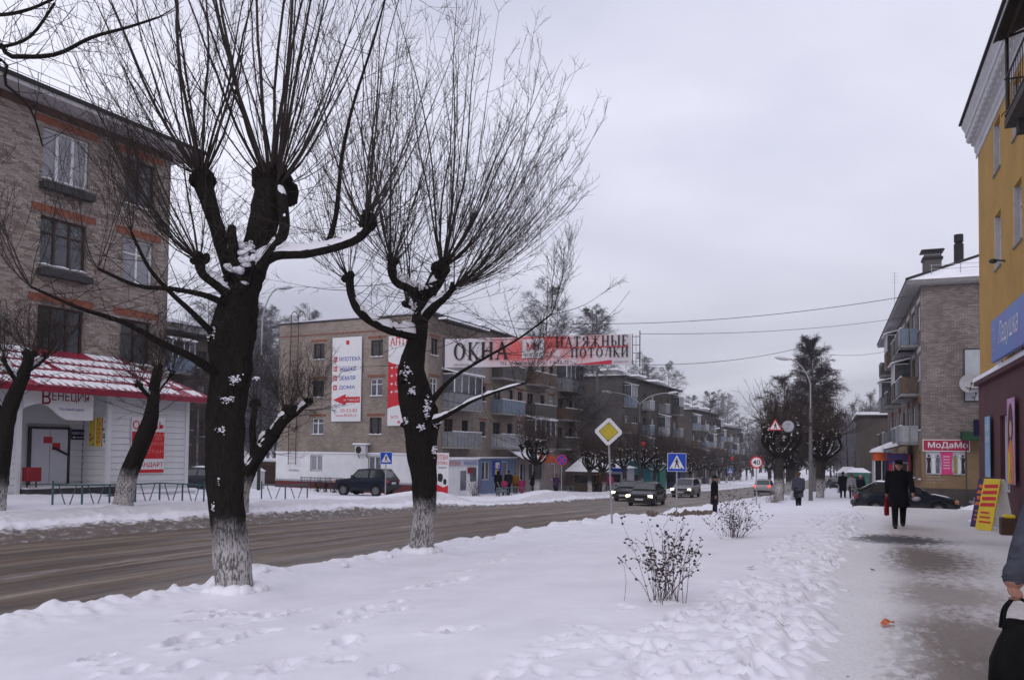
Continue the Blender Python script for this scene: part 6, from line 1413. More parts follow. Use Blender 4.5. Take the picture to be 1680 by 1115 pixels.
pads(r2, TREE2, 15.2, [(690, 470, 11, 8, -.25), (665, 610, 9, 12, -.3), (700, 668, 6, 20, -.38), (716, 690, 8, 9, -.3), (665, 690, 7, 6, -.32), (690, 700, 7, 6, -.4), (676, 640, 6, 10, -.4), (712, 740, 4, 10, -.25), (680, 505, 5, 9, -.2)], 9)
# ---- smaller pollards across the road
B3 = P(203, 828, 22.8); t3 = [(203, 829, 13, 0), (212, 775, 13, 0), (234, 722, 12.5, 0), (249, 682, 11, 0), (253, 640, 8, 0)]
pollard('pollard_tree', 'leaning small pollard with whitewashed foot before the shop annex', B3, 22.8, t3, [([(252, 645, 8, 0), (256, 622, 8, 0), (260, 606, 8, .0)], 8, .0), ([(251, 655, 5, 0), (238, 642, 4, -.2), (228, 630, 4, -.3)], 5, 1.0), ([(254, 645, 5, 0), (270, 626, 4, .3), (282, 612, 3, .4)], 4, 1.0)], BARKS, 31, 'small pollards across the road', 'tree', [(0, 26, 1.5, 1.3, (0, 0, .1), .012), (1, 16, 1.5, 1.2, (-.4, 0, .1), .01), (2, 16, 1.6, 1.2, (.4, 0, .1), .01)], 26, tsnow=(.35, .85, 1.3))
B4 = P(-12, 850, 19.8); t4 = [(-12, 850, 15, 0), (-4, 790, 15, 0), (6, 735, 13, 0), (14, 675, 12, 0), (30, 632, 10, 0), (40, 610, 9, 0)]
pollard('pollard_tree', 'small pollard with a snowy fist-like head at the edge of the shop', B4, 19.8, t4, [([(38, 615, 9, 0), (46, 592, 8, 0), (48, 578, 8, 0)], 9, 1.0), ([(30, 632, 5, 0), (18, 610, 4, -.2), (6, 590, 4, -.3)], 4, 1.2), ([(38, 612, 5, 0), (60, 598, 4, .2), (75, 585, 3, .3)], 5, 1.2), ([(14, 690, 7, 0), (-6, 662, 5, -.2), (-14, 640, 5, -.2)], 5, 1.0)], BARKS, 37, 'small pollards across the road', 'tree', [(0, 20, 1.3, 1.3, (0, 0, .1), .011), (1, 14, 1.4, 1.2, (-.3, 0, .1), .009), (2, 14, 1.4, 1.2, (.4, 0, .1), .009), (3, 10, 1.3, 1.2, (-.2, 0, .1), .009)], 34)
B5 = P(394, 832, 25.5); t5 = [(394, 832, 12, 0), (398, 800, 12, 0), (410, 768, 12, 0), (430, 735, 11, 0), (450, 708, 11, 0)]
pollard('pollard_tree', 'small pollard with a broad snowy elbow standing across the road behind the largest trunk', B5, 25.5, t5, [([(450, 710, 10, 0), (463, 690, 10, 0), (472, 676, 10, .1)], 12, .5), ([(412, 770, 7, 0), (416, 735, 6, -.1), (414, 700, 5, -.2), (420, 660, 5, -.2)], 7, .9), ([(462, 695, 7, 0), (490, 672, 6, .3), (505, 660, 5, .4)], 7, 1.2), ([(430, 737, 10, -.05), (445, 715, 9, -.05)], 0, 1.6)], BARKS, 41, 'small pollards across the road', 'tree', [(0, 34, 1.9, 1.2, (0, 0, .1), .013), (1, 18, 1.7, 1.1, (-.1, 0, .2), .01), (2, 24, 1.8, 1.2, (.4, 0, .1), .011)], 40, tsnow=(.3, .98, 1.3))
# branches of a tree standing left of the frame
BX = Vector((-9.6, 9.2, 0)); 
root = tag(empty('tree', (BX.x, BX.y, zver1(BX.x, BX.y) - .1)), 'bare tree outside the left edge reaching its limbs over the shop roof', 'tree'); m = MB(); bs = root.location
bark_tube(m, crom([(Vector((0, 0, -.2)), .22), (Vector((0.05, .05, 2)), .18), (Vector((.1, .1, 4.2)), .16), (Vector((.1, .1, 5.6)), .1)], 4), 14, .1, 3); m.build('trunk', BARK1, root, True)
rnd = random.Random(5); cr_ = MB(); 
for (pts) in ([(-60, 90, 4.5), (20, 93, 4), (90, 90, 3.5), (150, 62, 3), (210, 45, 2.4), (262, 28, 1.6)], [(-60, 20, 4), (0, 25, 3.2), (50, 15, 2.6), (100, -8, 2)], [(-60, 85, 4), (0, 78, 3), (50, 60, 2.6), (90, 5, 2)], [(-40, 110, 3), (10, 140, 2.5), (50, 180, 1.8), (70, 240, 1.2)]):
    pa = [(Vector((.1, .1, 5.0)), .04)] + [(P(px, py, 9.0) - bs, r * 9.0 / F_PX) for px, py, r in pts]; path = crom(pa, 4); m = MB(); bark_tube(m, path, 7, .08, 5); m.build('limb', BARK0, root, True)
    for e, r in path[6:]:
        if rnd.random() < .8: shoot(cr_, e, (rnd.gauss(.3, .5), rnd.gauss(0, .5), rnd.uniform(-.3, .8)), rnd.uniform(.3, .9), .006, rnd, .3, 5, 3, 3, .3, .003, 0)
cr_.build('crown', SHOOT, root)

# ---- generic bare trees
def bare_tree(seed, H, r0, kind='birch', n1=26, n2=6, n3=5, spread=.5, thick=.012, n4=0):
    rnd = random.Random(seed); T = MB(); C = MB(); path = []; p = Vector((0, 0, -.5)); d = Vector((rnd.gauss(0, .03), rnd.gauss(0, .03), 1)).normalized(); n = 12
    for i in range(n + 1):
        k = i / n; path.append((p.copy(), r0 * (1 - .9 * k) + .01)); d = (d + Vector((rnd.gauss(0, .03), rnd.gauss(0, .03), .05))).normalized(); p = p + d * (H + .5) / n
    bark_tube(T, path, 9, .06, seed)
    for i in range(n1):
        k = .16 + .82 * (i + rnd.random()) / n1; f = k * n; j = int(min(f, n - 1)); q = path[j][0].lerp(path[j + 1][0], f - j); ph = i * 2.4 + rnd.gauss(0, .3)
        prof_ = (math.sin(min(1, (1.06 - k) * 1.25) * math.pi / 2)) * (.55 + .45 * min(1, (k - .1) * 3)); ln = H * spread * .5 * prof_ * rnd.uniform(.75, 1.15) + .5
        el = rnd.uniform(.5, 1.0) if kind != 'spire' else rnd.uniform(1.0, 1.5); dd = Vector((math.cos(ph), math.sin(ph), el)).normalized(); pts = [q.copy()]; rad = [r0 * .32 * (1 - k) + thick * 1.4]; pp = q.copy(); segs = 6
        for s_ in range(segs):
            dd = (dd + Vector((rnd.gauss(0, .12), rnd.gauss(0, .12), (.1 if kind == 'spire' else .06) - .02 * s_))).normalized(); pp = pp + dd * ln / segs; pts.append(pp.copy()); rad.append(max(rad[0] * (1 - .85 * (s_ + 1) / segs), thick))
            for _ in range(n2 if s_ > 0 else 1):
                if rnd.random() < .25: continue
                sd = (dd + Vector((rnd.gauss(0, .75), rnd.gauss(0, .75), rnd.gauss(.0, .5)))).normalized(); l2 = ln * rnd.uniform(.18, .42); sp = [pp.copy()]; x = pp.copy()
                for z in range(3):
                    sd = (sd + Vector((rnd.gauss(0, .2), rnd.gauss(0, .2), -.16 * z if kind == 'birch' else .06))).normalized(); x = x + sd * l2 / 3; sp.append(x.copy())
                    for _2 in range(n3):
                        td = (sd + Vector((rnd.gauss(0, .7), rnd.gauss(0, .7), rnd.gauss(-.25 if kind == 'birch' else .1, .5)))).normalized(); l3 = l2 * rnd.uniform(.25, .6) + .15; e1 = x + td * l3 * .5 + Vector((0, 0, .02)); e2 = x + td * l3 + Vector((rnd.gauss(0, .06), rnd.gauss(0, .06), -.12 * l3 if kind == 'birch' else .05))
                        w = thick * .42; s2 = td.cross(Vector((rnd.gauss(0, 1), rnd.gauss(0, 1), .3))).normalized() * w
                        C.add([x - s2, x + s2, e1 + s2 * .8, e1 - s2 * .8, e2], [(0, 1, 2, 3), (3, 2, 4)])
                C.tube(sp, [thick * .9, thick * .8, thick * .65, thick * .4], 3, 0, cap=False)
        C.tube(pts, rad, 4, 0, cap=False)
    return T, C
def make_tree(name, label, seed, H, r0, loc, kind, tmat, cmat, group=None, **kw):
    T, C = bare_tree(seed, H, r0, kind, **kw); root = tag(empty(name, loc), label, 'tree', group); T.build('trunk', tmat, root, True); C.build('crown', cmat, root); return root
def gpt(px, d, sink=.1):
    r_ = ray(px, 770); x, y = r_.x * d, d; s, t = st(x, y); z = float(prof(s)) - .15
    if -33 < t < ROAD_F: z = zfar1(x, y)
    elif ROAD_N < t < .2 and s < 320: z = zver1(x, y)
    return Vector((x, y, z - sink))
birch0 = make_tree('birch_tree', 'tallest dense bare birch beside the street lamp, with a pointed crown', 101, 15.6, .26, gpt(1334, 80), 'birch', BIRCHB, TWIGFAR, None, n1=70, n2=9, n3=8, spread=.38, thick=.016)
make_tree('birch_tree', 'looser spreading bare birch next to the pointed one, thin at the top', 102, 13.2, .2, gpt(1284, 92), 'birch', BIRCHB, TWIGFAR, None, n1=40, n2=7, n3=7, spread=.56, thick=.016)
b_src = make_tree('birch_tree', 'tall bare birch rising over the hung street banner behind the brick block', 103, 24.5, .26, gpt(893, 96), 'birch', BIRCHB, TWIGHAZE, 'birches behind the brick blocks', n1=44, n2=7, n3=6, spread=.46, thick=.016)
b_src2 = make_tree('birch_tree', 'second bare birch over the banner, denser and a little shorter', 104, 22.5, .26, gpt(960, 100), 'birch', BIRCHB, TWIGFAR, 'birches behind the brick blocks', n1=44, n2=7, n3=7, spread=.4, thick=.017)
def clone(src, label, px, d, sc, rz, group='birches behind the brick blocks'):
    c = copy_tree(src); c.location = gpt(px, d, .3); c.scale = (sc, sc, sc); c.rotation_euler = (0, 0, rz); tag(c, label, 'tree', group); return c
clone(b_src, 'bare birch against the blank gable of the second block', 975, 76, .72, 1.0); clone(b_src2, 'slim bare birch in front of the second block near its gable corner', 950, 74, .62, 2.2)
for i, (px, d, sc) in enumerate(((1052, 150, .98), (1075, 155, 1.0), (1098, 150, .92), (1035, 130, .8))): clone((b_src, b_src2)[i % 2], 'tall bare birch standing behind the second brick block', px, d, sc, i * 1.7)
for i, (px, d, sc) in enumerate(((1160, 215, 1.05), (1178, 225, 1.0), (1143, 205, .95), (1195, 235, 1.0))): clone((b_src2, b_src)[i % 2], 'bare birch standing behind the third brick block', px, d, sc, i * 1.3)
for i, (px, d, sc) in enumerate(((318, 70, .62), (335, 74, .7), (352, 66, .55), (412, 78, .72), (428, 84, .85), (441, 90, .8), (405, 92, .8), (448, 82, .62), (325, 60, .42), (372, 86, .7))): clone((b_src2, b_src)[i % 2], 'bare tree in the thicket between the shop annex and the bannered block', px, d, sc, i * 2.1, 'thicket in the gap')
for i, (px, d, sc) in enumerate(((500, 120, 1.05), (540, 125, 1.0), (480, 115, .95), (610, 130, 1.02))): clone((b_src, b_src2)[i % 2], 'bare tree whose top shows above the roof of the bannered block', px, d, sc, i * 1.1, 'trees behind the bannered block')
f_src = make_tree('bare_tree', 'haze-toned pale bare tree beside the dark house at the end of the path', 105, 13.5, .2, gpt(1432, 118), 'spread', BARK0, TWIGHAZE, 'haze-toned trees at the end of the path', n1=30, n2=6, n3=5, spread=.6, thick=.015)
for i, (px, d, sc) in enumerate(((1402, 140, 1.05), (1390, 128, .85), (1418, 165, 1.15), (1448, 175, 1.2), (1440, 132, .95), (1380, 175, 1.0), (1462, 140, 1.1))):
    clone(f_src, 'haze-toned pale bare tree in the clump past the dark house', px, d, sc, i * 1.9, 'haze-toned trees at the end of the path')
# ---- pollards in rows farther down the street
def gen_pollard(seed, H=3.0, heads=10):
    rnd = random.Random(seed); T = MB(); S = MB(); C = MB(); tp = [(Vector((0, 0, -.4)), .24), (Vector((.03, 0, .5)), .19), (Vector((rnd.gauss(0, .08), rnd.gauss(0, .08), 1.3)), .18), (Vector((rnd.gauss(0, .12), rnd.gauss(0, .12), 2.1)), .2)]; tpp = crom(tp, 4); bark_tube(T, tpp, 12, .12, seed); L_ = MB()
    for i in range(heads):
        ph = 2 * math.pi * i / heads + rnd.gauss(0, .3); rr_ = rnd.uniform(.25, 1.2); e = Vector((math.cos(ph) * rr_, math.sin(ph) * rr_, H + rnd.uniform(-.5, .6))); mid = tp[-1][0].lerp(e, .5) + Vector((math.cos(ph) + rnd.gauss(0, .5), math.sin(ph) + rnd.gauss(0, .5), -.3)) * .25
        pa = crom([(tp[-1][0] - Vector((0, 0, .2)), .1), (mid, .075), (e, .065)], 5); bark_tube(L_, pa, 8, .2, seed + i)
        for q in range(3): L_.ell(e + Vector((rnd.gauss(0, .07), rnd.gauss(0, .07), rnd.gauss(0, .07))), (.12, .12, .13), 7, 5, 0, .2, q)
        snow_on(S, pa, seed + i, .6, .28, .25, .7); [S.ell(e + Vector((rnd.gauss(0, .09), rnd.gauss(0, .09), .1 + rnd.gauss(0, .04))), (rnd.uniform(.03, .08),) * 2 + (.035,), 6, 4, 0, .2, q_) for q_ in range(6)]; [S.ell(pa[q_][0] + Vector((rnd.gauss(0, .03), rnd.gauss(0, .03), pa[q_][1] * .9)), (rnd.uniform(.03, .07), rnd.uniform(.03, .07), .03), 6, 4, 0, .2, q_) for q_ in range(3, len(pa) - 1)]
        for q in range(22):
            th = rnd.uniform(.0, 1.7); ps = rnd.uniform(0, 6.28); shoot(C, e, (math.sin(th) * math.cos(ps), math.sin(th) * math.sin(ps), math.cos(th)), rnd.uniform(.7, 2.3), .013, rnd, .3, 5, 3, 4, .6, .0085, 0)
    return T, L_, S, C
pol_src = []
POLWASH = barkmat('bark_far_pollard', .95, (.03, .026, .024), (.06, .052, .048))
def place_pollard(k, px, d, sc, rz, label, group):
    if len(pol_src) < 3 and k == len(pol_src):
        T, L_, S, C = gen_pollard(200 + k); root = empty('pollard_tree'); T.build('trunk', POLWASH, root, True); lo = L_.build('limbs', BARK0, root, True); S.build('snow', SNOW, lo, True)['kind'] = 'stuff'; C.build('crown', TWIGB, root); pol_src.append(root)
    else: root = copy_tree(pol_src[k])
    root.location = gpt(px, d, .05); root.scale = (sc,) * 3; root.rotation_euler = (0, 0, rz); tag(root, label, 'tree', group)
    return root
LG = 'pollards along the far kerb'
place_pollard(0, 881, 58, 1.15, .4, 'snow-flecked pollard on the far kerb before the orange-red awning', LG)
place_pollard(1, 968, 64, .95, 2.0, 'snow-flecked pollard on the far kerb beside the snow-roofed stall', LG)
place_pollard(2, 990, 68, .95, 1.0, 'snow-flecked pollard on the far kerb before the second brick block', LG)
for i, (px, d) in enumerate(((1024, 76), (1052, 82), (1075, 84), (1090, 90), (1112, 100), (1132, 110), (1148, 122), (1165, 134), (1180, 146), (1192, 160), (1204, 172), (1215, 186), (1225, 205), (1233, 225))): place_pollard(i % 3, px, d, 1.15 + .15 * math.sin(i * 2.2), i * 1.9, 'snow-flecked pollard in the long row on the far kerb past the parked stalls', LG)
place_pollard(1, 1278, 53, 1.45, .9, 'gnarled pollard with snowy knuckles beside the round speed-limit sign', 'pollards along the near kerb')
place_pollard(0, 1346, 56, 1.3, 2.5, 'pollard with whitewashed foot right behind the street lamp', 'pollards along the near kerb')
for i, (px, d) in enumerate(((1292, 78), (1296, 92), (1302, 108), (1262, 120), (1340, 120), (1350, 95), (1272, 150), (1308, 140))): place_pollard((i + 1) % 3, px, d, 1.3, i * 1.4, 'pollard in the receding row on the near kerb', 'pollards along the near kerb')
# ---- far wood closing the street: one mass
wood = MB(); trunkless = []
Tf, Cf = bare_tree(301, 13, .2, 'spread', n1=17, n2=3, n3=3, spread=.5, thick=.03); Tg2, Cg2 = bare_tree(302, 14, .2, 'birch', n1=18, n2=3, n3=3, spread=.42, thick=.03)
A1 = [np.array(x.v) for x in (Tf, Cf)]; A2 = [np.array(x.v) for x in (Tg2, Cg2)]; VV = []; FF = []; MMi = []; off = 0
rw = random.Random(77)
for i in range(190):
    px = rw.uniform(1100, 1480) if i < 150 else rw.uniform(280, 1000); d = rw.uniform(240, 400) if i < 150 else rw.uniform(160, 260); r_ = ray(px, 745); x, y = r_.x * d, d; s, t = st(x, y); z = float(zbase(np.array([s]), np.array([t]))[0]) - .5; sc = rw.uniform(.85, 1.3) * (1.15 if i < 150 else .85); a = rw.uniform(0, 6.28)
    for k, (arr, src) in enumerate(zip(A1 if i % 2 else A2, (Tf, Cf) if i % 2 else (Tg2, Cg2))):
        q = arr * sc; c_, s_ = math.cos(a), math.sin(a); VV.append(np.stack([q[:, 0] * c_ - q[:, 1] * s_ + x, q[:, 0] * s_ + q[:, 1] * c_ + y, q[:, 2] + z], -1)); FF += [tuple(j + off for j in f) for f in src.f]; MMi += [0] * len(src.f); off += len(q)
me = bpy.data.meshes.new('far_wood'); me.from_pydata(np.concatenate(VV).tolist(), [], FF); me.materials.append(pmat('twig_wood', (.06, .05, .052), .9, .3, .05)); fw = link('far_wood', me); tag(fw, 'far grey bare wood closing the end of the street', 'wood', kind='stuff')
# ================================================================== road signs, lamps, cables, banner
SIGNBLUE = pmat('sign_blue', (.01, .06, .42), .4, .06); SIGNRED = pmat('sign_red', (.5, .02, .03), .4, .06); SIGNWHITE = pmat('sign_white', (.68, .68, .7), .4, .05); SIGNYEL = pmat('sign_yellow', (.50, .40, .04), .45, .1); SIGNBACK = pmat('sign_back', (.3, .3, .32), .5, .1)
CAMDIR = lambda p: math.atan2(p.x, -p.y) * 0
def face_cam(p, turn=0.0): return -math.atan2(p.x, p.y) + turn
def sign_post(root, h, lean=(0, 0), r=.03, mat=GALV, base=.0):
    m = MB(); m.tube([(-lean[0], -lean[1], -.5), (0, 0, h)], r, 10); return m.build('post', mat, root)
def walker(m, x, z, k, y, mat=0):
    """pedestrian pictogram, k = height"""
    def q(*pts): m.prism([(x + a * k, z + b * k) for a, b in pts], y - .002, y, mat)
    m.disc(x + .02 * k, z + .93 * k, .085 * k, y - .002, y, 14, mat)
    q((-.1, .5), (.12, .48), (.1, .82), (-.06, .84)); q((-.08, .5), (.06, .5), (-.14, .0), (-.26, .0), (-.2, .06)); q((-.02, .5), (.12, .48), (.2, .26), (.3, .0), (.18, .0), (.08, .25)); q((.06, .8), (.12, .76), (.27, .52), (.21, .48)); q((-.06, .8), (-.02, .72), (-.2, .56), (-.26, .6))
def crosswalk(name, px, pyb, d, size, pyc, label, group, turn=0.0, zfun=None):
    b = P(px[0], pyb, d); z = zfun(b.x, b.y) if zfun else b.z; c = P(px[1], pyc, d); h = c.z - z
    o = tag(empty(name, (b.x, b.y, z), face_cam(b, turn)), label, 'road sign', group); sign_post(o, h + size * .35); s = size / 2
    m = MB(); m.bbox(-s, s, -.06, -.035, h - s, h + s, .008); m.build('plate_edge', SIGNWHITE, o)
    m = MB(); m.box(-s * .95, s * .95, -.064, -.0602, h - s * .95, h + s * .95); m.build('blue_face', SIGNBLUE, o)
    m = MB(); m.prism([(-s * .8, h - s * .68), (s * .8, h - s * .68), (0, h + s * .8)], -.068, -.0642); m.build('white_triangle', SIGNWHITE, o)
    m = MB(); walker(m, -.02 * s, h - s * .58, s * 1.05, -.0685); m.prism([(-s * .66, h - s * .66), (-s * .5, h - s * .66), (-s * .44, h - s * .54), (-s * .54, h - s * .54)], -.0705, -.0685); m.prism([(s * .42, h - s * .66), (s * .64, h - s * .66), (s * .52, h - s * .54), (s * .4, h - s * .54)], -.0705, -.0685); m.build('pictogram', BLACK, o)
    return o
crosswalk('crosswalk_sign', (1110, 1110), 830, 31.5, .72, 758, 'blue pedestrian-crossing sign on a thin post in dug-up snow beside the road', 'crossing signs', .05, None)
crosswalk('crosswalk_sign', (632, 626), 820, 37.5, .56, 751, 'blue pedestrian-crossing sign in front of the dark off-road car', 'crossing signs', .12, lambda x, y: zfar1(x, y))
# main-road diamond
b = P(1005, 852, 25.6); z = zver1(b.x, b.y); c = P(998, 708, 25.6); h = c.z - z
o = tag(empty('priority_sign', (b.x, b.y, z), face_cam(b, .1)), 'yellow and white diamond main-road sign on a leaning post at the snow bank', 'road sign'); m = MB(); m.tube([(.0, 0, -.4), (c.x - b.x, 0, h + .1)], .032, 10); m.build('post', GALV, o)
def diamond(m, cx, cz, r, y0, y1, cut=.14):
    p_ = []
    for i in range(4):
        a = math.pi / 2 * i + math.pi / 2
        for s in (-1, 1): a2 = a + s * cut; rr_ = r * math.cos(math.pi / 4) / math.cos(math.pi / 4 - abs(cut)); p_.append((cx + rr_ * math.cos(a2), cz + rr_ * math.sin(a2)))
    m.prism(p_, y0, y1)
dx_ = c.x - b.x
m = MB(); diamond(m, 0, 0, .47, -.06, -.036, .1); pl = m.build('plate', SIGNWHITE, o); pl.location = (dx_, 0, h); pl.rotation_euler = (0, R(2.5), 0)
m = MB(); diamond(m, 0, 0, .315, -.063, -.0605, .02); m.build('black_line', BLACK, pl); m = MB(); diamond(m, 0, 0, .295, -.067, -.0635, .02); m.build('yellow_face', SIGNYEL, pl)
m = MB()
for (x, zz, r_) in ((0, -.275, .022), (-.12, .02, .012), (.14, .03, .012), (0, .23, .012), (.12, -.02, .01)): m.disc(x, zz, r_, -.07, -.0675, 10)
m.build('bolts', BLACK, pl)
# speed limit
b = P(1241, 820, 45); z = zver1(b.x, b.y); c = P(1242, 758, 45); h = c.z - z
o = tag(empty('speed_sign', (b.x, b.y, z), face_cam(b, 0)), 'round red-ringed 40 speed-limit sign on a thin post in the verge', 'road sign'); sign_post(o, h + .2)
m = MB(); m.disc(0, h, .35, -.06, -.036, 32); m.build('plate', SIGNRED, o); m = MB(); m.disc(0, h, .265, -.064, -.0605, 32); m.build('white_face', SIGNWHITE, o); m = MB(); put_text(m, '40', -.2, .2, h - .13, h + .13, -.067, 0, .012); m.build('numerals', BLACK, o)
# no stopping
b = P(921, 805, 56); z = zfar1(b.x, b.y); c = P(921, 754, 56); h = c.z - z
o = tag(empty('no_stopping_sign', (b.x, b.y, z), face_cam(b, .1)), 'round blue no-stopping sign with a red cross on the far kerb', 'road sign'); sign_post(o, h + .2)
m = MB(); m.disc(0, h, .38, -.06, -.036, 32); m.build('plate', SIGNRED, o); m = MB(); m.disc(0, h, .31, -.064, -.0605, 32); m.build('blue_face', SIGNBLUE, o); m = MB()
for sg in (-1, 1): m.bar((-.21, -.067, h - sg * .21), (.21, -.067 - .001 * (sg > 0), h + sg * .21), .075, .004, up=(0, 1, 0))
m.build('red_cross', SIGNRED, o)
# lamp posts
LAMPW = pmat('lamp_white', (.62, .62, .66), .4, .05)
def lamp(px, pyb, d, py_top, label, arm_px, py_head, pole_mat=CONC, both=False, zfun=None, group='street lamps', r0=.13):
    b = P(px, pyb, d); z = zfun(b.x, b.y) if zfun else b.z; t_ = P(px, py_top, d); hd = P(arm_px, py_head, d)
    o = tag(empty('street_lamp', (b.x, b.y, z)), label, 'street lamp', group); H = t_.z - z; hx, hz = hd.x - b.x, hd.z - z
    m = MB(); m.tube([(0, 0, -.5), (0, 0, H * .68)], [r0, r0 * .75], 12); m.build('pole', pole_mat, o)
    for sg in ((1, -1) if both else (1,)):
        pts = [(0, 0, H * .66), (0, 0, H * .86)]
        for k in range(1, 9):
            a = k / 8; pts.append((sg * hx * (a ** 1.4), 0, H * .86 + (hz - H * .86) * math.sin(a * math.pi / 2)))
        m = MB(); m.tube(pts, .045, 8); am = m.build('arm', GALV, o); e = pts[-1]
        m = MB(); m.ell((0, 0, 0), (.5, .2, .13), 14, 8); hdm = m.build('lamp_head', LAMPW, am, True); hdm.location = (e[0] + .25 * (1 if hx * sg > 0 else -1), 0, e[2] + .02); hdm.rotation_euler = (0, R(-8) * (1 if hx * sg > 0 else -1), 0)
    return o, H
lo, LH = lamp(1330, 822, 50, 600, 'tall street lamp with curved arm carrying two round and triangular signs', 1290, 588, pmat('pole_concrete', (.13, .125, .13), .9, .2, 3), False, lambda x, y: zver1(x, y))
m = MB(); m.tube([(0, 0, LH * .55), (0, 0, LH * .56), (0, 0, LH * .58)], [.16, .16, .16], 12); m.build('pole_band', DARKMETAL, lo); m = MB(); m.bar((0, -.05, LH * .53), (-2.4, -.05, LH * .53), .04); m.build('sign_bar', DARKMETAL, lo)
b = lo.location; c1 = P(1271, 697, 50); c2 = P(1292, 699, 50)
o = tag(empty('warning_sign', (c1.x, c1.y - .1, c1.z), face_cam(c1)), 'triangular pedestrian warning sign hung beside the street lamp', 'road sign'); m = MB(); m.prism([(-.42, -.33), (.42, -.33), (0, .4)], -.03, 0); m.build('plate', SIGNRED, o); m = MB(); m.prism([(-.31, -.265), (.31, -.265), (0, .27)], -.034, -.0305); m.build('white_face', SIGNWHITE, o); m = MB(); walker(m, 0, -.25, .4, -.035); m.build('pictogram', BLACK, o)
o = tag(empty('round_sign', (c2.x, c2.y - .1, c2.z), face_cam(c2)), 'faded grey round sign hung beside the warning triangle', 'road sign'); m = MB(); m.disc(0, 0, .36, -.03, 0, 30); m.build('plate', pmat('faded', (.3, .3, .35), .5, .15), o); m = MB(); m.disc(0, 0, .31, -.034, -.0305, 30); m.build('face', pmat('faded_face', (.36, .36, .41), .5, .2, 5), o); m = MB(); put_text(m, '7', -.12, .12, -.17, .17, -.036); m.build('mark', pmat('faded_mark', (.2, .2, .24), .5, .1), o)
lamp(1049, 795, 77, 640, 'dark street lamp with two arms before the second brick block', 1000, 643, DARKMETAL, True, lambda x, y: zfar1(x, y), r0=.15)
lamp(424, 800, 49, 478, 'slender street lamp rising behind the largest tree trunk', 460, 472, DARKMETAL, False, lambda x, y: zfar1(x, y), r0=.11)
lamp(1156, 790, 140, 712, 'small dark street lamp far down beside the third brick block', 1138, 702, DARKMETAL, True, None, r0=.15)
# overhead cables
def cable(a, b, sag, r, label):
    a = Vector(a); b = Vector(b); pts = [a.lerp(b, k / 24) - Vector((0, 0, sag * 4 * (k / 24) * (1 - k / 24))) for k in range(25)]; o = tag(empty('cable', a), label, 'cable'); m = MB(); m.tube([p - a for p in pts], r, 5); m.build('wire', BLACK, o); return o
e1 = P(1487, 486, 47.6); e0 = MF.pt(6, .3, ZT + .6)
cable(e1, e0, .9, .018, 'thin overhead cable from the brick corner eaves to the bannered block')
cable(P(1040, 598, 39), P(1330, 566, 50), .35, .014, 'thin cable between the street banner and the tall lamp')
cable(P(1330, 578, 50), P(1462, 574, 66), .3, .014, 'thin cable from the tall lamp to the brick corner facade')
cable(P(1330, 640, 50), P(1110, 694, 140), 2.2, .03, 'sagging cable running down the street from the tall lamp')

# ---- printed banner over the road
BL = P(730, 575, 41.0); BR = P(1036, 571, 38.4); bw = Wall(BL.x, BL.y, BR.x - BL.x, BR.y - BL.y); wB = math.hypot(BR.x - BL.x, BR.y - BL.y); zb0 = P(1036, 597, 38.4).z; zb1 = P(1036, 547, 38.4).z; hB = zb1 - zb0
o = tag(empty('street_banner', (BL.x, BL.y, zb0 - .02), bw.rz), 'long white and salmon advertising banner strung across the road', 'banner'); SB = o
def bannermat():
    m = bpy.data.materials.new('banner_print'); m.use_nodes = True; t = m.node_tree; b_ = t.nodes['Principled BSDF']; b_.inputs['Roughness'].default_value = .55; tcn = N(t, 'ShaderNodeTexCoord'); sp = N(t, 'ShaderNodeSeparateXYZ'); L(t, tcn.outputs['Object'], sp.inputs[0])
    x = math_(t, 'DIVIDE', sp.outputs['X'], wB); zz = math_(t, 'DIVIDE', sp.outputs['Z'], hB)
    f = math_(t, 'MULTIPLY', smooth_(t, x, .18, .36), math_(t, 'SUBTRACT', 1.0, smooth_(t, x, .62, .98)))
    no = N(t, 'ShaderNodeTexNoise'); no.inputs['Scale'].default_value = .8; L(t, tcn.outputs['Object'], no.inputs['Vector']); f = math_(t, 'MULTIPLY', f, smooth_(t, no.outputs['Fac'], .3, .55))
    low = math_(t, 'SUBTRACT', 1.0, smooth_(t, zz, .1, .3)); f = math_(t, 'MULTIPLY', f, math_(t, 'SUBTRACT', 1.0, math_(t, 'MULTIPLY', low, .7)))
    c = mixrgb(t, f, (.60, .57, .62), (.62, .10, .10)); L(t, c.outputs[0], b_.inputs['Base Color']); return m
nx, nz = 40, 6; m = MB(); vs = []; fs = []
for i in range(nx + 1):
    for j in range(nz + 1):
        x = wB * i / nx; zz = hB * j / nz; vs.append((x, .03 * math.sin(i * .7) * (1 - j / nz) + .015 * math.sin(i * 1.9 + j), zz))
for i in range(nx):
    for j in range(nz): a = i * (nz + 1) + j; fs.append((a, a + nz + 1, a + nz + 2, a + 1))
m.add(vs, fs); m.add([(x, y + .012, z2) for x, y, z2 in vs], [tuple(reversed(f)) for f in fs]); m.build('sheet', bannermat(), o, True)
yb = -.06
m = MB(); put_serif(m, 'ОКНА', wB * .05, wB * .355, hB * .25, hB * .86, yb); m.build('headline_lettering', VBLACK, o)
m = MB(); put_serif(m, 'НАТЯЖНЫЕ', wB * .61, wB * .985, hB * .62, hB * .97, yb, 0, .16); put_serif(m, 'ПОТОЛКИ', wB * .69, wB * .985, hB * .26, hB * .58, yb, 0, .2); m.build('ceiling_lettering', VBLACK, o)
m = MB(); put_text(m, 'ТЦ  "Авиатора",1эт.,  т.3-72-72', wB * .31, wB * .68, hB * .04, hB * .17, yb, 0, .006); m.build('address_lettering', VBLACK, o)
m = MB(); put_text(m, 'PROPLEX', wB * .055, wB * .14, hB * .05, hB * .12, yb); m.build('maker_lettering', VBLACK, o)
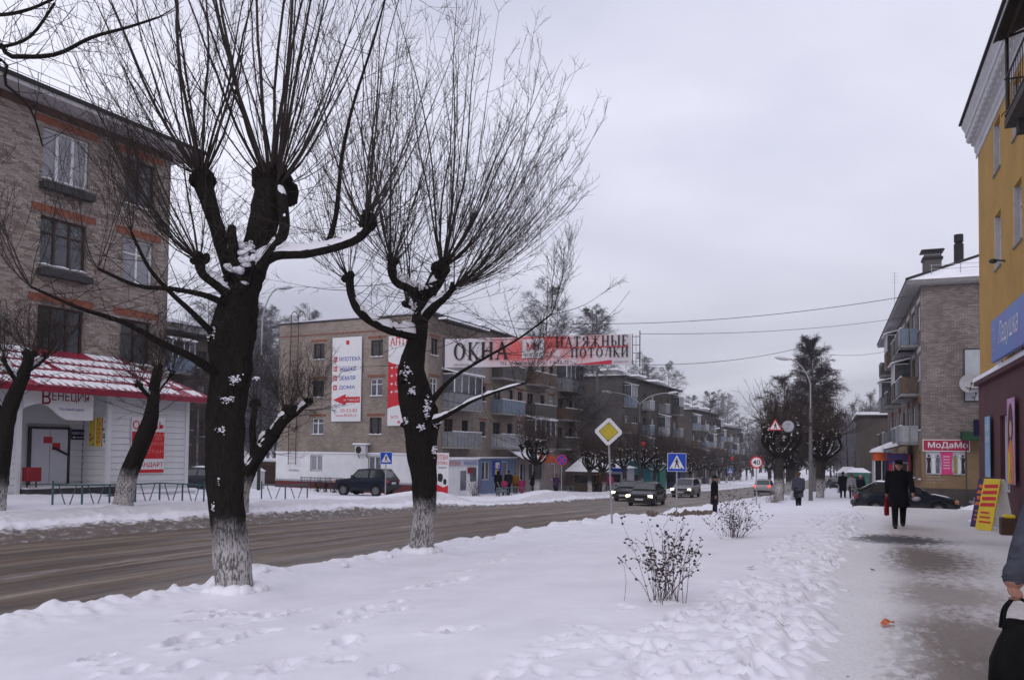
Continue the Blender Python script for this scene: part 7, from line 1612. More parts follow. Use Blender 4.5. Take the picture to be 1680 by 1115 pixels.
m = MB(); put_text(m, 'Н', wB * .492, wB * .522, hB * .54, hB * .8, yb - .002, 0, .02); put_text(m, 'модерн-новый', wB * .44, wB * .54, hB * .38, hB * .45, yb); m.build('emblem_lettering', VBLACK, o)
m = MB(); put_text(m, 'Гарантия', wB * .9, wB * .985, hB * .06, hB * .13, yb); m.build('black_lettering', VBLACK, o)
m = MB(); put_text(m, 'М', wB * .455, wB * .492, hB * .54, hB * .8, yb, 0, .02); m.box(wB * .62, wB * .985, yb, yb + .012, hB * .585, hB * .615); m.prism([(wB * .7, hB * .02), (wB * .9, hB * .02), (wB * .9, hB * .16)], yb, yb + .01); m.build('red_print', pmat('banner_red', (.5, .03, .06), .5, .1), o)
m = MB(); m.box(wB * .43, wB * .55, -.05, -.042, hB * .28, hB * .92); m.build('white_panel', pmat('banner_pale', (.58, .56, .6), .55, .08), o)
m = MB(); m.bar((-.05, 0, -.05), (-.05, 0, hB + .1), .05); m.bar((wB + .05, 0, 0), (wB + .05, 0, hB), .035); m.bar((wB + .4, 0, -.12), (wB + .4, 0, hB + .15), .045)
m.bar((wB + .22, 0, .05), (wB + .22, 0, hB - .05), .02)
for k in range(4): m.bar((wB + .05, 0, hB * (.1 + .27 * k)), (wB + .4, 0, hB * (.1 + .27 * k)), .025)
m.build('frame', DARKMETAL, o)
for (lx, lz, tgt) in ((-.05, hB, MF.pt(1.2, .1, 8.6)), (-.05, 0, MF.pt(1.2, .1, 6.6)), (wB + .4, hB, P(1487, 520, 48)), ):
    a = SB.location + Matrix.Rotation(bw.rz, 3, 'Z') @ Vector((lx, 0, lz)); cable(a, tgt, .3, .012, 'thin guy wire holding the ' + ('upper left' if lx < 0 and lz > 0 else 'lower left' if lx < 0 else 'upper right') + ' corner of the street banner')

# ================================================================== vehicles
TYRE = pmat('tyre', (.016, .016, .017), .85, .2, 20, .3, 60); RIM = pmat('rim', (.16, .16, .17), .5, .15, metal=.5); CARGLASS = pmat('car_glass', (.02, .022, .027), .05, .2, 2, spec=.8); TRIM = pmat('car_trim', (.018, .018, .02), .6, .2); PLATE = pmat('number_plate', (.45, .45, .47), .5, .08)
HEAD_ON = emat('headlight_on', (1.0, .86, .55), 5.0); HEAD_OFF = pmat('headlight_off', (.35, .36, .38), .15, .1, spec=.8); TAIL = pmat('tail_lamp', (.22, .01, .012), .3, .1, spec=.6); TAIL_ON = emat('tail_on', (1.0, .05, .03), 2.5); AMBER = pmat('amber', (.5, .16, .02), .3, .1)
def carpaint(name, col, dirt=(.10, .09, .08)):
    m = bpy.data.materials.new(name); m.use_nodes = True; t = m.node_tree; b_ = t.nodes['Principled BSDF']; b_.inputs['Specular IOR Level'].default_value = .18
    tcn = N(t, 'ShaderNodeTexCoord'); sp = N(t, 'ShaderNodeSeparateXYZ'); L(t, tcn.outputs['Object'], sp.inputs[0]); no = N(t, 'ShaderNodeTexNoise'); no.inputs['Scale'].default_value = 3; no.inputs['Detail'].default_value = 7; L(t, tcn.outputs['Object'], no.inputs['Vector'])
    f = math_(t, 'SUBTRACT', 1.0, smooth_(t, math_(t, 'ADD', sp.outputs['Z'], math_(t, 'MULTIPLY', math_(t, 'SUBTRACT', no.outputs['Fac'], .5), .5)), .15, .6)); f = math_(t, 'MULTIPLY', f, .6)
    c = mixrgb(t, f, col, dirt); L(t, c.outputs[0], b_.inputs['Base Color']); L(t, math_(t, 'ADD', .22, math_(t, 'MULTIPLY', f, .6)), b_.inputs['Roughness']); return m
def car(label, loc, rz, spec, paint, lights='off', snow=False, group=None, cat='car'):
    """spec: length, width, height, wheel radius, front/rear axle x, lists of (x, belt z) and greenhouse outline"""
    Ln, Wd, Ht, wr, xf, xr = spec['L'], spec['W'], spec['H'], spec['wr'], spec['xf'], spec['xr']; clr = spec.get('clr', .2)
    o = tag(empty('parked_car' if lights == 'off' else 'moving_car', loc, rz), label, cat, group)
    xs = np.unique(np.concatenate([np.linspace(-Ln / 2, Ln / 2, 45), [xf - wr * 1.2, xf + wr * 1.2, xr - wr * 1.2, xr + wr * 1.2, -Ln / 2 + .03, Ln / 2 - .03]]))
    bx = [p[0] for p in spec['belt']]; bz = [p[1] for p in spec['belt']]; m = MB(); rings = []; hw0 = Wd / 2
    for x in xs:
        zt = float(np.interp(x, bx, bz)); zb = clr + .04 * (abs(x) > Ln / 2 - .35); 
        for ax in (xf, xr):
            R_ = wr * 1.2
            if abs(x - ax) < R_: zb = max(zb, wr + math.sqrt(max(R_ ** 2 - (x - ax) ** 2, 0)) - .02)
        e = (abs(x) - (Ln / 2 - .55)) / .55; hw = hw0 - (.13 * max(0, e) ** 2.2); zb = min(zb, zt - .12); mid = zb + (zt - zb) * .55
        ring = [(x, -hw * .94, zb), (x, -hw, zb + (mid - zb) * .5), (x, -hw, mid), (x, -hw * .985, zt - .07), (x, -hw * .93, zt - .01), (x, -hw * .6, zt + .012), (x, 0, zt + .025)]
        ring += [(x, -y, z2) for (x, y, z2) in ring[-2::-1]]; rings.append(ring)
    m.loft(rings, cap=True, closed=True); body = m.build('body', paint, o, True)
    try: body.data.set_sharp_from_angle(angle=R(35))
    except Exception: pass
    m = MB()
    for ax in (xf, xr): m.box(ax - wr * 1.15, ax + wr * 1.15, -hw0 * .8, hw0 * .8, clr, wr * 2.0)
    m.box(-Ln / 2 + .15, Ln / 2 - .15, -hw0 * .85, hw0 * .85, clr + .0, clr + .2); m.build('underbody', BLACK, o)
    g = spec['green']   # windscreen base, roof front, roof rear, rear glass base, roof z, belt z
    x0, x1, x2, x3, zr = g; zb_ = lambda x: float(np.interp(x, bx, bz)) + .005; hr = hw0 * .74; hb = hw0 * .93
    A = [(x0, zb_(x0)), (x1, zr - .04), ((x1 + x2) / 2, zr), (x2, zr - .03), (x3, zb_(x3))]; rings = []
    for (x, z2) in A:
        k = (z2 - zb_(x)) / (zr - zb_(x) + 1e-6); h_ = hb + (hr - hb) * k; base = zb_(x) - .03
        rings.append([(x, -hb, base), (x, -h_, max(z2 - .03, base + .005)), (x, -h_ * .88, z2 + .002), (x, 0, z2 + .02), (x, h_ * .88, z2 + .002), (x, h_, max(z2 - .03, base + .005)), (x, hb, base)])
    m = MB(); m.loft(rings, cap=True, closed=True); rf = m.build('cabin', paint, o)
    def lerp(a, b, k): return tuple(a[i] + (b[i] - a[i]) * k for i in range(len(a)))
    def screen(nm, pa, pb, off, ins=.1):
        (xa, za), (xb, zb2) = pa, pb; m = MB(); lo_, hi_ = .1, .9; q = []
        for k, hf in ((lo_, hb + (hr - hb) * lo_), (hi_, hb + (hr - hb) * hi_)):
            x = xa + (xb - xa) * k; z2 = za + (zb2 - za) * k; y = hf * .88; q += [(x + off[0], -y, z2 + off[1]), (x + off[0] * 1.2, 0, z2 + off[1] + .018), (x + off[0], y, z2 + off[1])]
        m.add(q, [(0, 1, 4, 3), (1, 2, 5, 4)]); return m.build(nm, CARGLASS, o)
    screen('windscreen', A[0], A[1], (.012, .03)); screen('rear_window', A[4], A[3], (-.012, .03))
    for sy in (-1, 1):
        def sp(x, k): z0 = zb_(x) + .02; zt = float(np.interp(x, [A[4][0], A[3][0], A[2][0], A[1][0], A[0][0]], [A[4][1], A[3][1], A[2][1], A[1][1], A[0][1]])) - .06; z2 = z0 + (zt - z0) * k; kk = (z2 - zb_(x)) / (zr - zb_(x)); return (x, sy * ((hb + (hr - hb) * max(0, kk)) + .008), z2)
        cuts = spec.get('cuts', [.06, .5, .53, .94]); xa, xb = x0 - (x0 - x1) * .3, x3 + (x2 - x3) * .35
        for (u0, u1) in zip(cuts[::2], cuts[1::2]):
            p0 = xa + (xb - xa) * u0; p1 = xa + (xb - xa) * u1; m = MB(); n_ = 5; v_ = [sp(p0 + (p1 - p0) * i / n_, 0.04) for i in range(n_ + 1)] + [sp(p0 + (p1 - p0) * i / n_, .96) for i in range(n_ + 1)]
            m.add(v_, [((i, i + 1, i + 1 + n_ + 1, i + n_ + 1) if sy > 0 else (i + n_ + 1, i + n_ + 2, i + 1, i)) for i in range(n_)]); m.build('side_window', CARGLASS, o)
        m = MB(); xm = x0 - .25; m.ell((xm, sy * (hw0 + .08), zb_(xm) + .12), (.07, .1, .07), 8, 6); m.build('mirror', TRIM, o)
        m = MB(); m.box(xm - .75, xm - .55, sy * hw0 * .995 - .02, sy * hw0 * .995 + .02, zb_(xm) - .14, zb_(xm) - .1); m.build('door_handle', TRIM, o)
        for ax in (xf, xr):
            w = MB(); rr_ = [(wr * .62, 0), (wr * .96, 0), (wr, .03), (wr, .16), (wr * .96, .19), (wr * .62, .19)]; w.loft([[(ax + r_ * math.cos(2 * math.pi * j / 24), sy * (hw0 - .02 - y_), wr + r_ * math.sin(2 * math.pi * j / 24)) for j in range(24)] for r_, y_ in rr_], cap=False); wh = w.build('wheel', TYRE, o, True)
            w = MB(); w.loft([[(ax + r_ * math.cos(2 * math.pi * j / 24), sy * (hw0 - y_), wr + r_ * math.sin(2 * math.pi * j / 24)) for j in range(24)] for r_, y_ in ((wr * .64, .03), (wr * .55, .05), (wr * .2, .035), (.02, .03))], cap=True); w.build('rim', RIM, wh)
        hz = spec['head'][1]; m = MB(); m.bbox(Ln / 2 - .13, Ln / 2 + spec.get('hp', .0), sy * hw0 * .80 - .16, sy * hw0 * .80 + .12, hz - .075, hz + .075, .02); m.build('headlight', HEAD_ON if lights == 'on' else HEAD_OFF, o)
        m = MB(); m.bbox(Ln / 2 - .16, Ln / 2 - .03, sy * hw0 * .97 - .05, sy * hw0 * .97 - .005, hz - .06, hz + .06, .008); m.build('indicator', AMBER, o)
        tz = spec['tail'][1]; m = MB(); m.bbox(-Ln / 2 - .012, -Ln / 2 + .12, sy * hw0 * .78 - .14, sy * hw0 * .78 + .1, tz - .1, tz + .1, .015); m.build('tail_light', TAIL_ON if lights == 'tail' else TAIL, o)
    bz_ = spec.get('bump', .45)
    for sx, nm in ((1, 'front_bumper'), (-1, 'rear_bumper')):
        m = MB(); x_ = sx * Ln / 2; m.bbox(min(x_ - sx * .12, x_ + sx * .07), max(x_ - sx * .12, x_ + sx * .07), -hw0 * .93, hw0 * .93, bz_ - .11, bz_ + .1, .03); m.build(nm, spec.get('bmat', TRIM), o)
        m = MB(); m.box(x_ + sx * .071, x_ + sx * .077, -.26, .26, bz_ - .05, bz_ + .06) if sx > 0 else m.box(x_ - .03, x_ - .016, -.26, .26, spec['tail'][1] - .16, spec['tail'][1] - .04); m.build('number_plate', PLATE, o)
    m = MB(); m.bbox(Ln / 2 - .06, Ln / 2 + .012, -hw0 * .58, hw0 * .58, spec['head'][1] - .06, spec['head'][1] + .06, .01); m.build('grille', BLACK, o)
    if spec.get('roof_rails'): m = MB(); [m.bar((x1 - .1, sy * hr * .9, zr + .06), (x2 + .1, sy * hr * .9, zr + .06), .03) for sy in (-1, 1)]; m.build('roof_rails', TRIM, o)
    if snow:
        m = MB(); nS = 12; rg = []
        for i in range(nS + 1):
            x = x1 + (x2 - x1) * i / nS; rg.append([(x, hr * .86 * math.cos(math.pi * j / 8), zr - .005 + .03 + (.045 if 0 < i < nS else 0) * math.sin(math.pi * j / 8) * (1 + .4 * math.sin(i * 2.3 + j))) for j in range(9)])
        m.loft(rg, cap=False, closed=False); m.build('roof_snow', SNOW, o, True)
        m = MB(); rg = []
        for i in range(7):
            x = x0 + .12 + (Ln / 2 - .35 - x0) * i / 6; rg.append([(x, (hw0 * .35 + .15 * math.sin(i)) * math.cos(math.pi * j / 6) - .2, zb_(x) + .03 + (.03 if 0 < i < 6 else -.01) * math.sin(math.pi * j / 6)) for j in range(7)])
        m.loft(rg, cap=False, closed=False); m.build('bonnet_snow', SNOW, o, True)
    return o
SEDAN = dict(L=4.2, W=1.65, H=1.4, wr=.29, xf=1.28, xr=-1.2, belt=[(-2.1, .82), (-1.95, .93), (-1.2, .95), (1.0, .93), (1.15, .9), (1.95, .76), (2.1, .68)], green=(1.0, .25, -.85, -1.6, 1.4), head=(2.05, .64), tail=(-2.1, .8), bump=.45, clr=.2)
HATCH = dict(L=4.05, W=1.65, H=1.4, wr=.29, xf=1.25, xr=-1.2, belt=[(-2.02, .8), (-1.9, .95), (-1.3, .96), (.95, .92), (1.1, .9), (1.9, .74), (2.02, .66)], green=(1.0, .2, -1.1, -1.92, 1.4), head=(1.98, .63), tail=(-2.0, .78), bump=.45, clr=.2)
NIVA = dict(L=3.64, W=1.68, H=1.64, wr=.345, xf=1.12, xr=-1.08, belt=[(-1.82, .95), (-1.75, 1.07), (.6, 1.07), (.75, 1.05), (1.72, .96), (1.82, .85)], green=(.72, .22, -1.35, -1.78, 1.64), head=(1.78, .86), tail=(-1.82, .9), bump=.58, clr=.34, bmat=TRIM, cuts=[.05, .5, .55, .95])
SUV = dict(L=4.3, W=1.78, H=1.65, wr=.34, xf=1.32, xr=-1.3, belt=[(-2.15, .95), (-2.05, 1.08), (1.0, 1.02), (1.9, .88), (2.15, .74)], green=(1.15, .35, -1.35, -2.05, 1.63), head=(2.05, .74), tail=(-2.1, 1.0), bump=.5, clr=.24, roof_rails=False)
DIRTY = (.09, .08, .072)
INV = -U; rz_on = math.atan2(-U.y, -U.x); rz_away = math.atan2(U.y, U.x)
def rpt(px, d):
    r_ = ray(px, 790); x, y = r_.x * d, d; s, t = st(x, y); return Vector((x, y, float(zroad(np.array([s]), np.array([t]))[0]) + .005))
car('black saloon with lit headlights, leading the oncoming cars', rpt(1062, 50.0), rz_on + R(2), SEDAN, carpaint('paint_black', (.008, .008, .011)), 'on', False, 'oncoming cars')
car('dark saloon with lit headlights half hidden behind the leading black one', rpt(1036, 57.5), rz_on, SEDAN, carpaint('paint_black_two', (.012, .012, .015)), 'on', False, 'oncoming cars')
car('silver crossover with lit headlights behind the two dark saloons', rpt(1126, 70), rz_on, SUV, carpaint('paint_silver', (.2, .2, .23)), 'on', False, 'oncoming cars')
car('small dark car with lit headlights farthest down the road', rpt(1251, 128), rz_on, SEDAN, carpaint('paint_far', (.02, .018, .022)), 'on', False, 'oncoming cars')
car('white car with a glowing red tail lamp driving away past the speed sign', rpt(1300, 92) if False else Vector((*xy(88, -10.8), float(road_z(88)))), rz_away, SUV, carpaint('paint_white', (.4, .4, .42)), 'tail', False, None)
pn = P(601, 822, 48.5); s_, t_ = st(pn.x, pn.y)
nv = car('dark navy boxy off-road car parked on the snow before the bannered block', Vector((pn.x, pn.y, zfar1(pn.x, pn.y) - .03)), math.atan2(.446, -.895) + R(6), NIVA, carpaint('paint_navy', (.008, .012, .024), (.05, .045, .045)), 'off', False)
p_ = P(330, 795, 44); car('dark hatchback with snow on its roof glimpsed past the shop annex corner', Vector((p_.x, p_.y, zfar1(p_.x, p_.y) - .1)), math.atan2(.446, -.895), HATCH, carpaint('paint_dark_blue', (.012, .015, .025)), 'off', True)
p_ = P(1482, 838, 35.6); s_, t_ = st(p_.x, p_.y)
car('dark blue snow-dusted hatchback parked across the end of the path', Vector((p_.x, p_.y, float(prof(s_)) - .12)), -math.atan2(.30, .95), HATCH, carpaint('paint_blue_black', (.01, .014, .024)), 'off', True)
p_ = gpt(1368, 112); car('small dark car parked far down the path beyond the shoppers', Vector((p_.x, p_.y, p_.z + .05)), 1.4, HATCH, carpaint('paint_grey_dark', (.02, .02, .035)), 'off', False)
# pale van far down the road
p_ = rpt(1208, 150); o = tag(empty('parked_van', (p_.x - 5, p_.y, p_.z + .2), rz_on), 'pale snowy minibus standing far down the far kerb', 'van'); m = MB(); m.bbox(-2.6, 2.6, -1, 1, .4, 2.5, .2); m.build('body', carpaint('paint_van', (.4, .41, .44)), o); m = MB(); m.box(2.58, 2.61, -.85, .85, 1.4, 2.2); [m.box(-2.2 + 1.1 * k, -1.3 + 1.1 * k, -1.01, -.99, 1.45, 2.15) for k in range(4)]; m.build('windows', CARGLASS, o)
for sx in (-1.6, 1.6):
    for sy in (-.95, .95): m = MB(); m.tube([(sx, sy - .1, .36), (sx, sy + .1, .36)], .36, 18); m.build('wheel', TYRE, o)
m = MB(); m.bbox(-2.5, 2.5, -.9, .9, 2.49, 2.62, .05); m.build('roof_snow', SNOW, o)
# ================================================================== people
SKIN = pmat('skin', (.3, .15, .11), .6, .15); SHOE = pmat('shoe', (.012, .011, .011), .6, .2)
def cloth(name, col, var=.25): return pmat('cloth_' + name, col, .98, var, 9, .25, 120, spec=.02)
CL_BLACK = cloth('black', (.009, .009, .011)); CL_DARK = cloth('dark', (.014, .014, .02)); CL_GREY = cloth('grey_blue', (.06, .062, .082)); CL_NAVY = cloth('navy', (.012, .014, .028)); CL_LIGHT = cloth('light_grey', (.27, .26, .29)); CL_PINK = cloth('pink', (.3, .03, .1)); CL_RED = cloth('red', (.2, .008, .014)); CL_BROWN = cloth('brown', (.06, .03, .018)); CL_FUR = cloth('fur', (.10, .055, .03), .5); CL_OCHRE = cloth('ochre', (.22, .11, .015)); CL_PURPLE = cloth('purple', (.05, .03, .08)); CL_HAIR = cloth('hair', (.02, .013, .01))
def cap_pts(a, b, ra, rb, n=9): return [(Vector(a).lerp(Vector(b), i / (n - 1)), ra + (rb - ra) * i / (n - 1)) for i in range(n)]
def remesh_figure(parts, voxel, smooth_it=6):
    """parts: list of (kind, data, material index); returns one continuous mesh with materials by zone"""
    mb = MB(); pts = []
    for kind, data, mi in parts:
        v0 = len(mb.v)
        if kind == 'tube': mb.tube([p for p, r in data], [r for p, r in data], 14, 0)
        elif kind == 'ell': mb.ell(data[0], data[1], 16, 11)
        elif kind == 'loft': mb.loft(data)
        for q in mb.v[v0:]: pts.append((q, mi))
        if kind == 'tube':
            mb.ell(data[0][0], (data[0][1],) * 3, 12, 8); mb.ell(data[-1][0], (data[-1][1],) * 3, 12, 8)
            for e in (data[0], data[-1]):
                for k in range(6): pts.append((tuple(e[0] + Vector((random.gauss(0, 1), random.gauss(0, 1), random.gauss(0, 1))).normalized() * e[1]), mi))
    me = mb.mesh('tmp', [BLACK]); o = bpy.data.objects.new('tmp', me); COL.objects.link(o)
    md = o.modifiers.new('r', 'REMESH'); md.mode = 'VOXEL'; md.voxel_size = voxel; sm = o.modifiers.new('s', 'SMOOTH'); sm.iterations = smooth_it; sm.factor = .5
    dg = bpy.context.evaluated_depsgraph_get(); res = bpy.data.meshes.new_from_object(o.evaluated_get(dg)); bpy.data.objects.remove(o); bpy.data.meshes.remove(me); res.materials.clear()
    kd = kdtree.KDTree(len(pts))
    for i, (q, mi) in enumerate(pts): kd.insert(q, i)
    kd.balance(); idx = [pts[kd.find(p.center)[1]][1] for p in res.polygons]
    return res, idx
def person(label, loc, rz, H=1.74, coat=CL_BLACK, trousers=CL_DARK, hem=.62, stride=.0, arms=((0, 0), (0, 0)), hat='cap', hatmat=CL_BLACK, girth=1.0, voxel=.02, group=None, scarf=None, look=0.0, skirt=False, boots=SHOE, bend=0.0, face=True):
    """figure facing local -Y; arms = per side (forward swing, outward), radians"""
    k = H / 1.75; parts = []; V = Vector; MATI = [coat, trousers, SKIN, boots, CL_HAIR]
    hipz, sh = .93, 1.46
    for sx, ph in ((-1, stride), (1, -stride)):
        hip = V((sx * .095, 0, hipz)); knee = V((sx * .1, -math.sin(ph) * .42 - .03, hipz - .44 * math.cos(ph))); back = max(0, -ph); ank = knee + V((0, math.sin(-ph * .9 + back * .9) * .0 + (.3 * back if ph < 0 else -.05 * ph), -.42 + .12 * back)); ank.z = max(ank.z, .085)
        parts.append(('tube', cap_pts(hip, knee, .1 * girth, .072 * girth), 1)); parts.append(('tube', cap_pts(knee, ank, .07 * girth, .055 * girth), 1)); f = ank + V((0, 0, -.045)); parts.append(('ell', (f + V((0, -.07, 0)), (.052, .135, .045)), 3)); parts.append(('tube', cap_pts(ank + V((0, 0, .1)), f, .055, .05), 3))
    def ring(z, wx, wy, yo=0.0, n=18): return [V((wx * math.cos(2 * math.pi * j / n), yo + wy * math.sin(2 * math.pi * j / n), z)) for j in range(n)]
    g = girth; yb = lambda z: -bend * max(0, z - .9)
    R_ = [(hem, .205 * g, .155 * g), (hem + .12, .2 * g, .15 * g), (.9, .19 * g, .145 * g), (1.03, .175 * g, .135 * g), (1.18, .185 * g, .14 * g), (1.32, .2 * g, .14 * g), (1.42, .195 * g, .12 * g), (1.48, .13 * g, .1), (1.53, .075, .075)]
    R_ = sorted(R_, key=lambda q: q[0]); parts.append(('loft', [ring(z, a, b, yb(z)) for z, a, b in R_], 0))
    hands = []
    for sx, (sw, out) in zip((-1, 1), arms):
        S = V((sx * .185 * g, yb(1.42), 1.41)); E = S + V((sx * (.02 + math.sin(out) * .2), -math.sin(sw) * .27, -.27 * math.cos(sw))); Wp = E + V((sx * math.sin(out) * .1, -math.sin(sw * 1.5 + .15) * .24, -.24 * math.cos(sw * 1.3)))
        parts.append(('tube', cap_pts(S, E, .072 * g, .058 * g), 0)); parts.append(('tube', cap_pts(E, Wp, .058 * g, .048 * g), 0)); Hc = Wp + (Wp - E).normalized() * .07; parts.append(('ell', (Hc, (.03, .045, .055)), 2)); hands.append(Hc)
        for q in range(4): parts.append(('tube', cap_pts(Hc + V((0, -.03 + .02 * q, -.03)), Hc + V((-sx * .015, -.03 + .02 * q, -.085 + .006 * abs(q - 1.5))), .011, .009, 4), 2))
        parts.append(('tube', cap_pts(Hc + V((0, -.035, .01)), Hc + V((-sx * .01, -.062, -.035)), .012, .01, 4), 2))
    yh = yb(1.6) - .015; hd = V((0, yh, 1.635)); parts.append(('tube', cap_pts(V((0, yb(1.5), 1.46)), hd - V((0, 0, .06)), .06, .055), 0 if scarf is None else 0))
    parts.append(('ell', (hd, (.078, .095, .115)), 2)); parts.append(('ell', (hd + V((0, -.01, -.065)), (.06, .075, .06)), 2)); parts.append(('ell', (hd + V((0, -.1, -.015)), (.016, .022, .028)), 2))
    for sx in (-1, 1): parts.append(('ell', (hd + V((sx * .08, .01, -.01)), (.014, .025, .035)), 2))
    parts.append(('ell', (hd + V((0, .022, .025)), (.083, .09, .108)), 4))
    me, idx = remesh_figure(parts, voxel); root = tag(empty('person', loc, rz), label, 'person', group); root.scale = (k, k, k)
    for m_ in MATI: me.materials.append(m_)
    me.polygons.foreach_set('material_index', idx); me.polygons.foreach_set('use_smooth', [True] * len(me.polygons)); me.name = 'body'; link('body', me, root)
    if face:
        m = MB()
        for sx in (-1, 1): m.ell(hd + V((sx * .032, -.086, .012)), (.012, .01, .007), 8, 5)
        m.ell(hd + V((0, -.09, -.062)), (.024, .008, .005), 8, 5); m.build('face_features', CL_HAIR, root)
    m = MB()
    if hat == 'cap': m.loft([[hd + V((.092 * a_ * math.cos(t_), .11 * a_ * math.sin(t_) + .005, z_)) for t_ in np.linspace(0, 2 * math.pi, 18, endpoint=False)] for a_, z_ in ((1.0, .035), (1.04, .06), (1.05, .1), (.85, .135), (.3, .148))]); m.ell(hd + V((0, -.1, .045)), (.07, .06, .012), 12, 6); m.build('hat', hatmat, root, True)
    elif hat == 'fur': m.ell(hd + V((0, .0, .09)), (.125, .135, .095), 14, 9, 0, .12, 3); m.build('hat', hatmat, root, True)
    elif hat == 'knit': m.loft([[hd + V((.09 * a_ * math.cos(t_), .105 * a_ * math.sin(t_) + .005, z_)) for t_ in np.linspace(0, 2 * math.pi, 18, endpoint=False)] for a_, z_ in ((1.0, .02), (1.06, .05), (1.0, .1), (.7, .145), (.2, .16))]); m.build('hat', hatmat, root, True)
    elif hat == 'hood': m.ell(hd + V((0, .02, .01)), (.115, .115, .15), 16, 10); m.tube([hd + V((0, .02, -.1)), hd + V((0, .02, -.2))], [.1, .14], 14); m.build('hood', hatmat, root, True)
    if scarf: m = MB(); m.tube([V((.085 * math.cos(t_), .085 * math.sin(t_) + yb(1.5), 1.505)) for t_ in np.linspace(0, 2 * math.pi, 16)], .03, 8); m.build('scarf', scarf, root, True)
    return root, hands, k
def whand(root, h, k):
    return root.matrix_basis @ Vector(h) if False else Vector(root.location) + Matrix.Rotation(root.rotation_euler.z, 3, 'Z') @ (Vector(h) * k)
def bag(label, top, w, h, dp, rz, mat, handle=.12, group=None, name='bag', lean=0):
    """soft bag hanging by two handles from the point top"""
    o = tag(empty(name, top, rz), label, 'bag', group); rings = []
    for i, (z, kx, ky) in enumerate(((-h - handle, .82, .85), (-h * .96 - handle, .96, 1.0), (-h * .6 - handle, 1.0, 1.05), (-h * .25 - handle, .9, .8), (-handle - .02, .72, .4), (-handle, .68, .22))):
        rings.append([Vector((w / 2 * kx * math.copysign(abs(math.cos(t_)) ** .55, math.cos(t_)), dp / 2 * ky * math.copysign(abs(math.sin(t_)) ** .55, math.sin(t_)), z + .012 * math.sin(3 * t_ + i))) for t_ in np.linspace(0, 2 * math.pi, 22, endpoint=False)])
    m = MB(); m.loft(rings); m.build('bag_body', mat, o, True)
    for sy in (-1, 1):
        m = MB(); m.tube([(-w * .26, sy * dp * .14, -handle - .03), (-w * .2, sy * dp * .1, -handle * .5), (-.02, sy * .012, -.005), (.02, sy * .012, -.005), (w * .2, sy * dp * .1, -handle * .5), (w * .26, sy * dp * .14, -handle - .03)], .013, 7); m.build('handle', mat, o, True)
    return o
def on_path(px, py, d, zf=zpath1, sink=.01): p = P(px, py, d); return Vector((p.x, p.y, zf(p.x, p.y) - sink))
def towards(p, turn=0): return -math.atan2(p.x, p.y) + turn     # local -Y looks back to the camera
# walking man with the red bag
p = on_path(1475, 866, 21.6); o, hn, k = person('man in a black coat and black cap walking up the path with a red bag', p, towards(p, .05), 1.8, CL_BLACK, CL_BLACK, .55, .32, ((-.25, .12), (.3, .22)), 'cap', CL_BLACK, 1.22, .013)
hb = whand(o, hn[0], k); bag('limp dark red bag in the hand of the man in the black cap', hb + Vector((0, 0, -.03)), .2, .42, .08, towards(p) + 1.2, CL_RED, .1)
hb = whand(o, hn[1], k); m = MB(); m.ell((0, 0, -.04), (.07, .13, .06), 12, 8, 0, .15, 4); o2 = link('folded_packet', m.mesh('folded_packet', cloth('pale', (.35, .33, .34)), True), None, hb + Vector((.06, -.03, -.04)), .4); tag(o2, 'pale packet held by the man in the black cap', 'packet')
# man by the crossing
p = P(1172, 838, 36.0); p.z = zver1(p.x, p.y) - .18; person('man in a black coat standing side-on in the dug snow by the crossing', p, R(62), 1.76, CL_BLACK, CL_DARK, .5, .12, ((.1, .05), (.0, .05)), 'knit', CL_BLACK, 1.15, .018)
# woman in a fur hat
p = P(1310, 818, 40.0); p.z = zver1(p.x, p.y) - .05; o, hn, k = person('woman in a grey coat and brown fur hat seen from behind with a white bag', p, math.pi + towards(p, .2), 1.66, CL_GREY, CL_DARK, .5, .25, ((.1, .1), (.1, .08)), 'fur', CL_FUR, 1.25, .018)
hb = whand(o, hn[1], k); bag('white shopping bag carried by the woman in the fur hat', hb + Vector((0, 0, -.03)), .3, .34, .12, .3, cloth('white', (.5, .5, .54), .1), .1)
# group of shoppers
p = on_path(1383, 815, 55, lambda x, y: zver1(x, y)); o, hn, k = person('person in a long black coat with a pale bag among the three shoppers', p, math.pi + towards(p, -.2), 1.75, CL_BLACK, CL_BLACK, .5, .2, ((.5, .3), (.1, .1)), 'knit', CL_BLACK, 1.2, .02, 'three shoppers down the path'); hb = whand(o, hn[1], k); bag('pale blue shopping bag beside the long black coat', hb, .3, .4, .12, .5, cloth('pale_blue', (.3, .36, .5), .15), .1)
p = on_path(1397, 816, 54, lambda x, y: zver1(x, y)); person('woman in a light grey coat and red hat among the three shoppers', p, towards(p, .2), 1.62, CL_LIGHT, CL_DARK, .6, .15, ((.1, .05), (.1, .05)), 'knit', CL_RED, 1.15, .02, 'three shoppers down the path')
p = on_path(1412, 816, 53, lambda x, y: zpath1(x, y)); o, hn, k = person('person in a dark jacket and pink hat with a yellow bag among the three shoppers', p, towards(p, .4), 1.64, CL_DARK, CL_BLACK, .75, .1, ((.2, .1), (.3, .1)), 'knit', cloth('pink_pale', (.5, .22, .25)), 1.2, .02, 'three shoppers down the path'); hb = whand(o, hn[0], k); bag('yellow shopping bag held by the person in the pink hat', hb + Vector((-.05, 0, .05)), .2, .4, .1, .2, CL_OCHRE, .1)
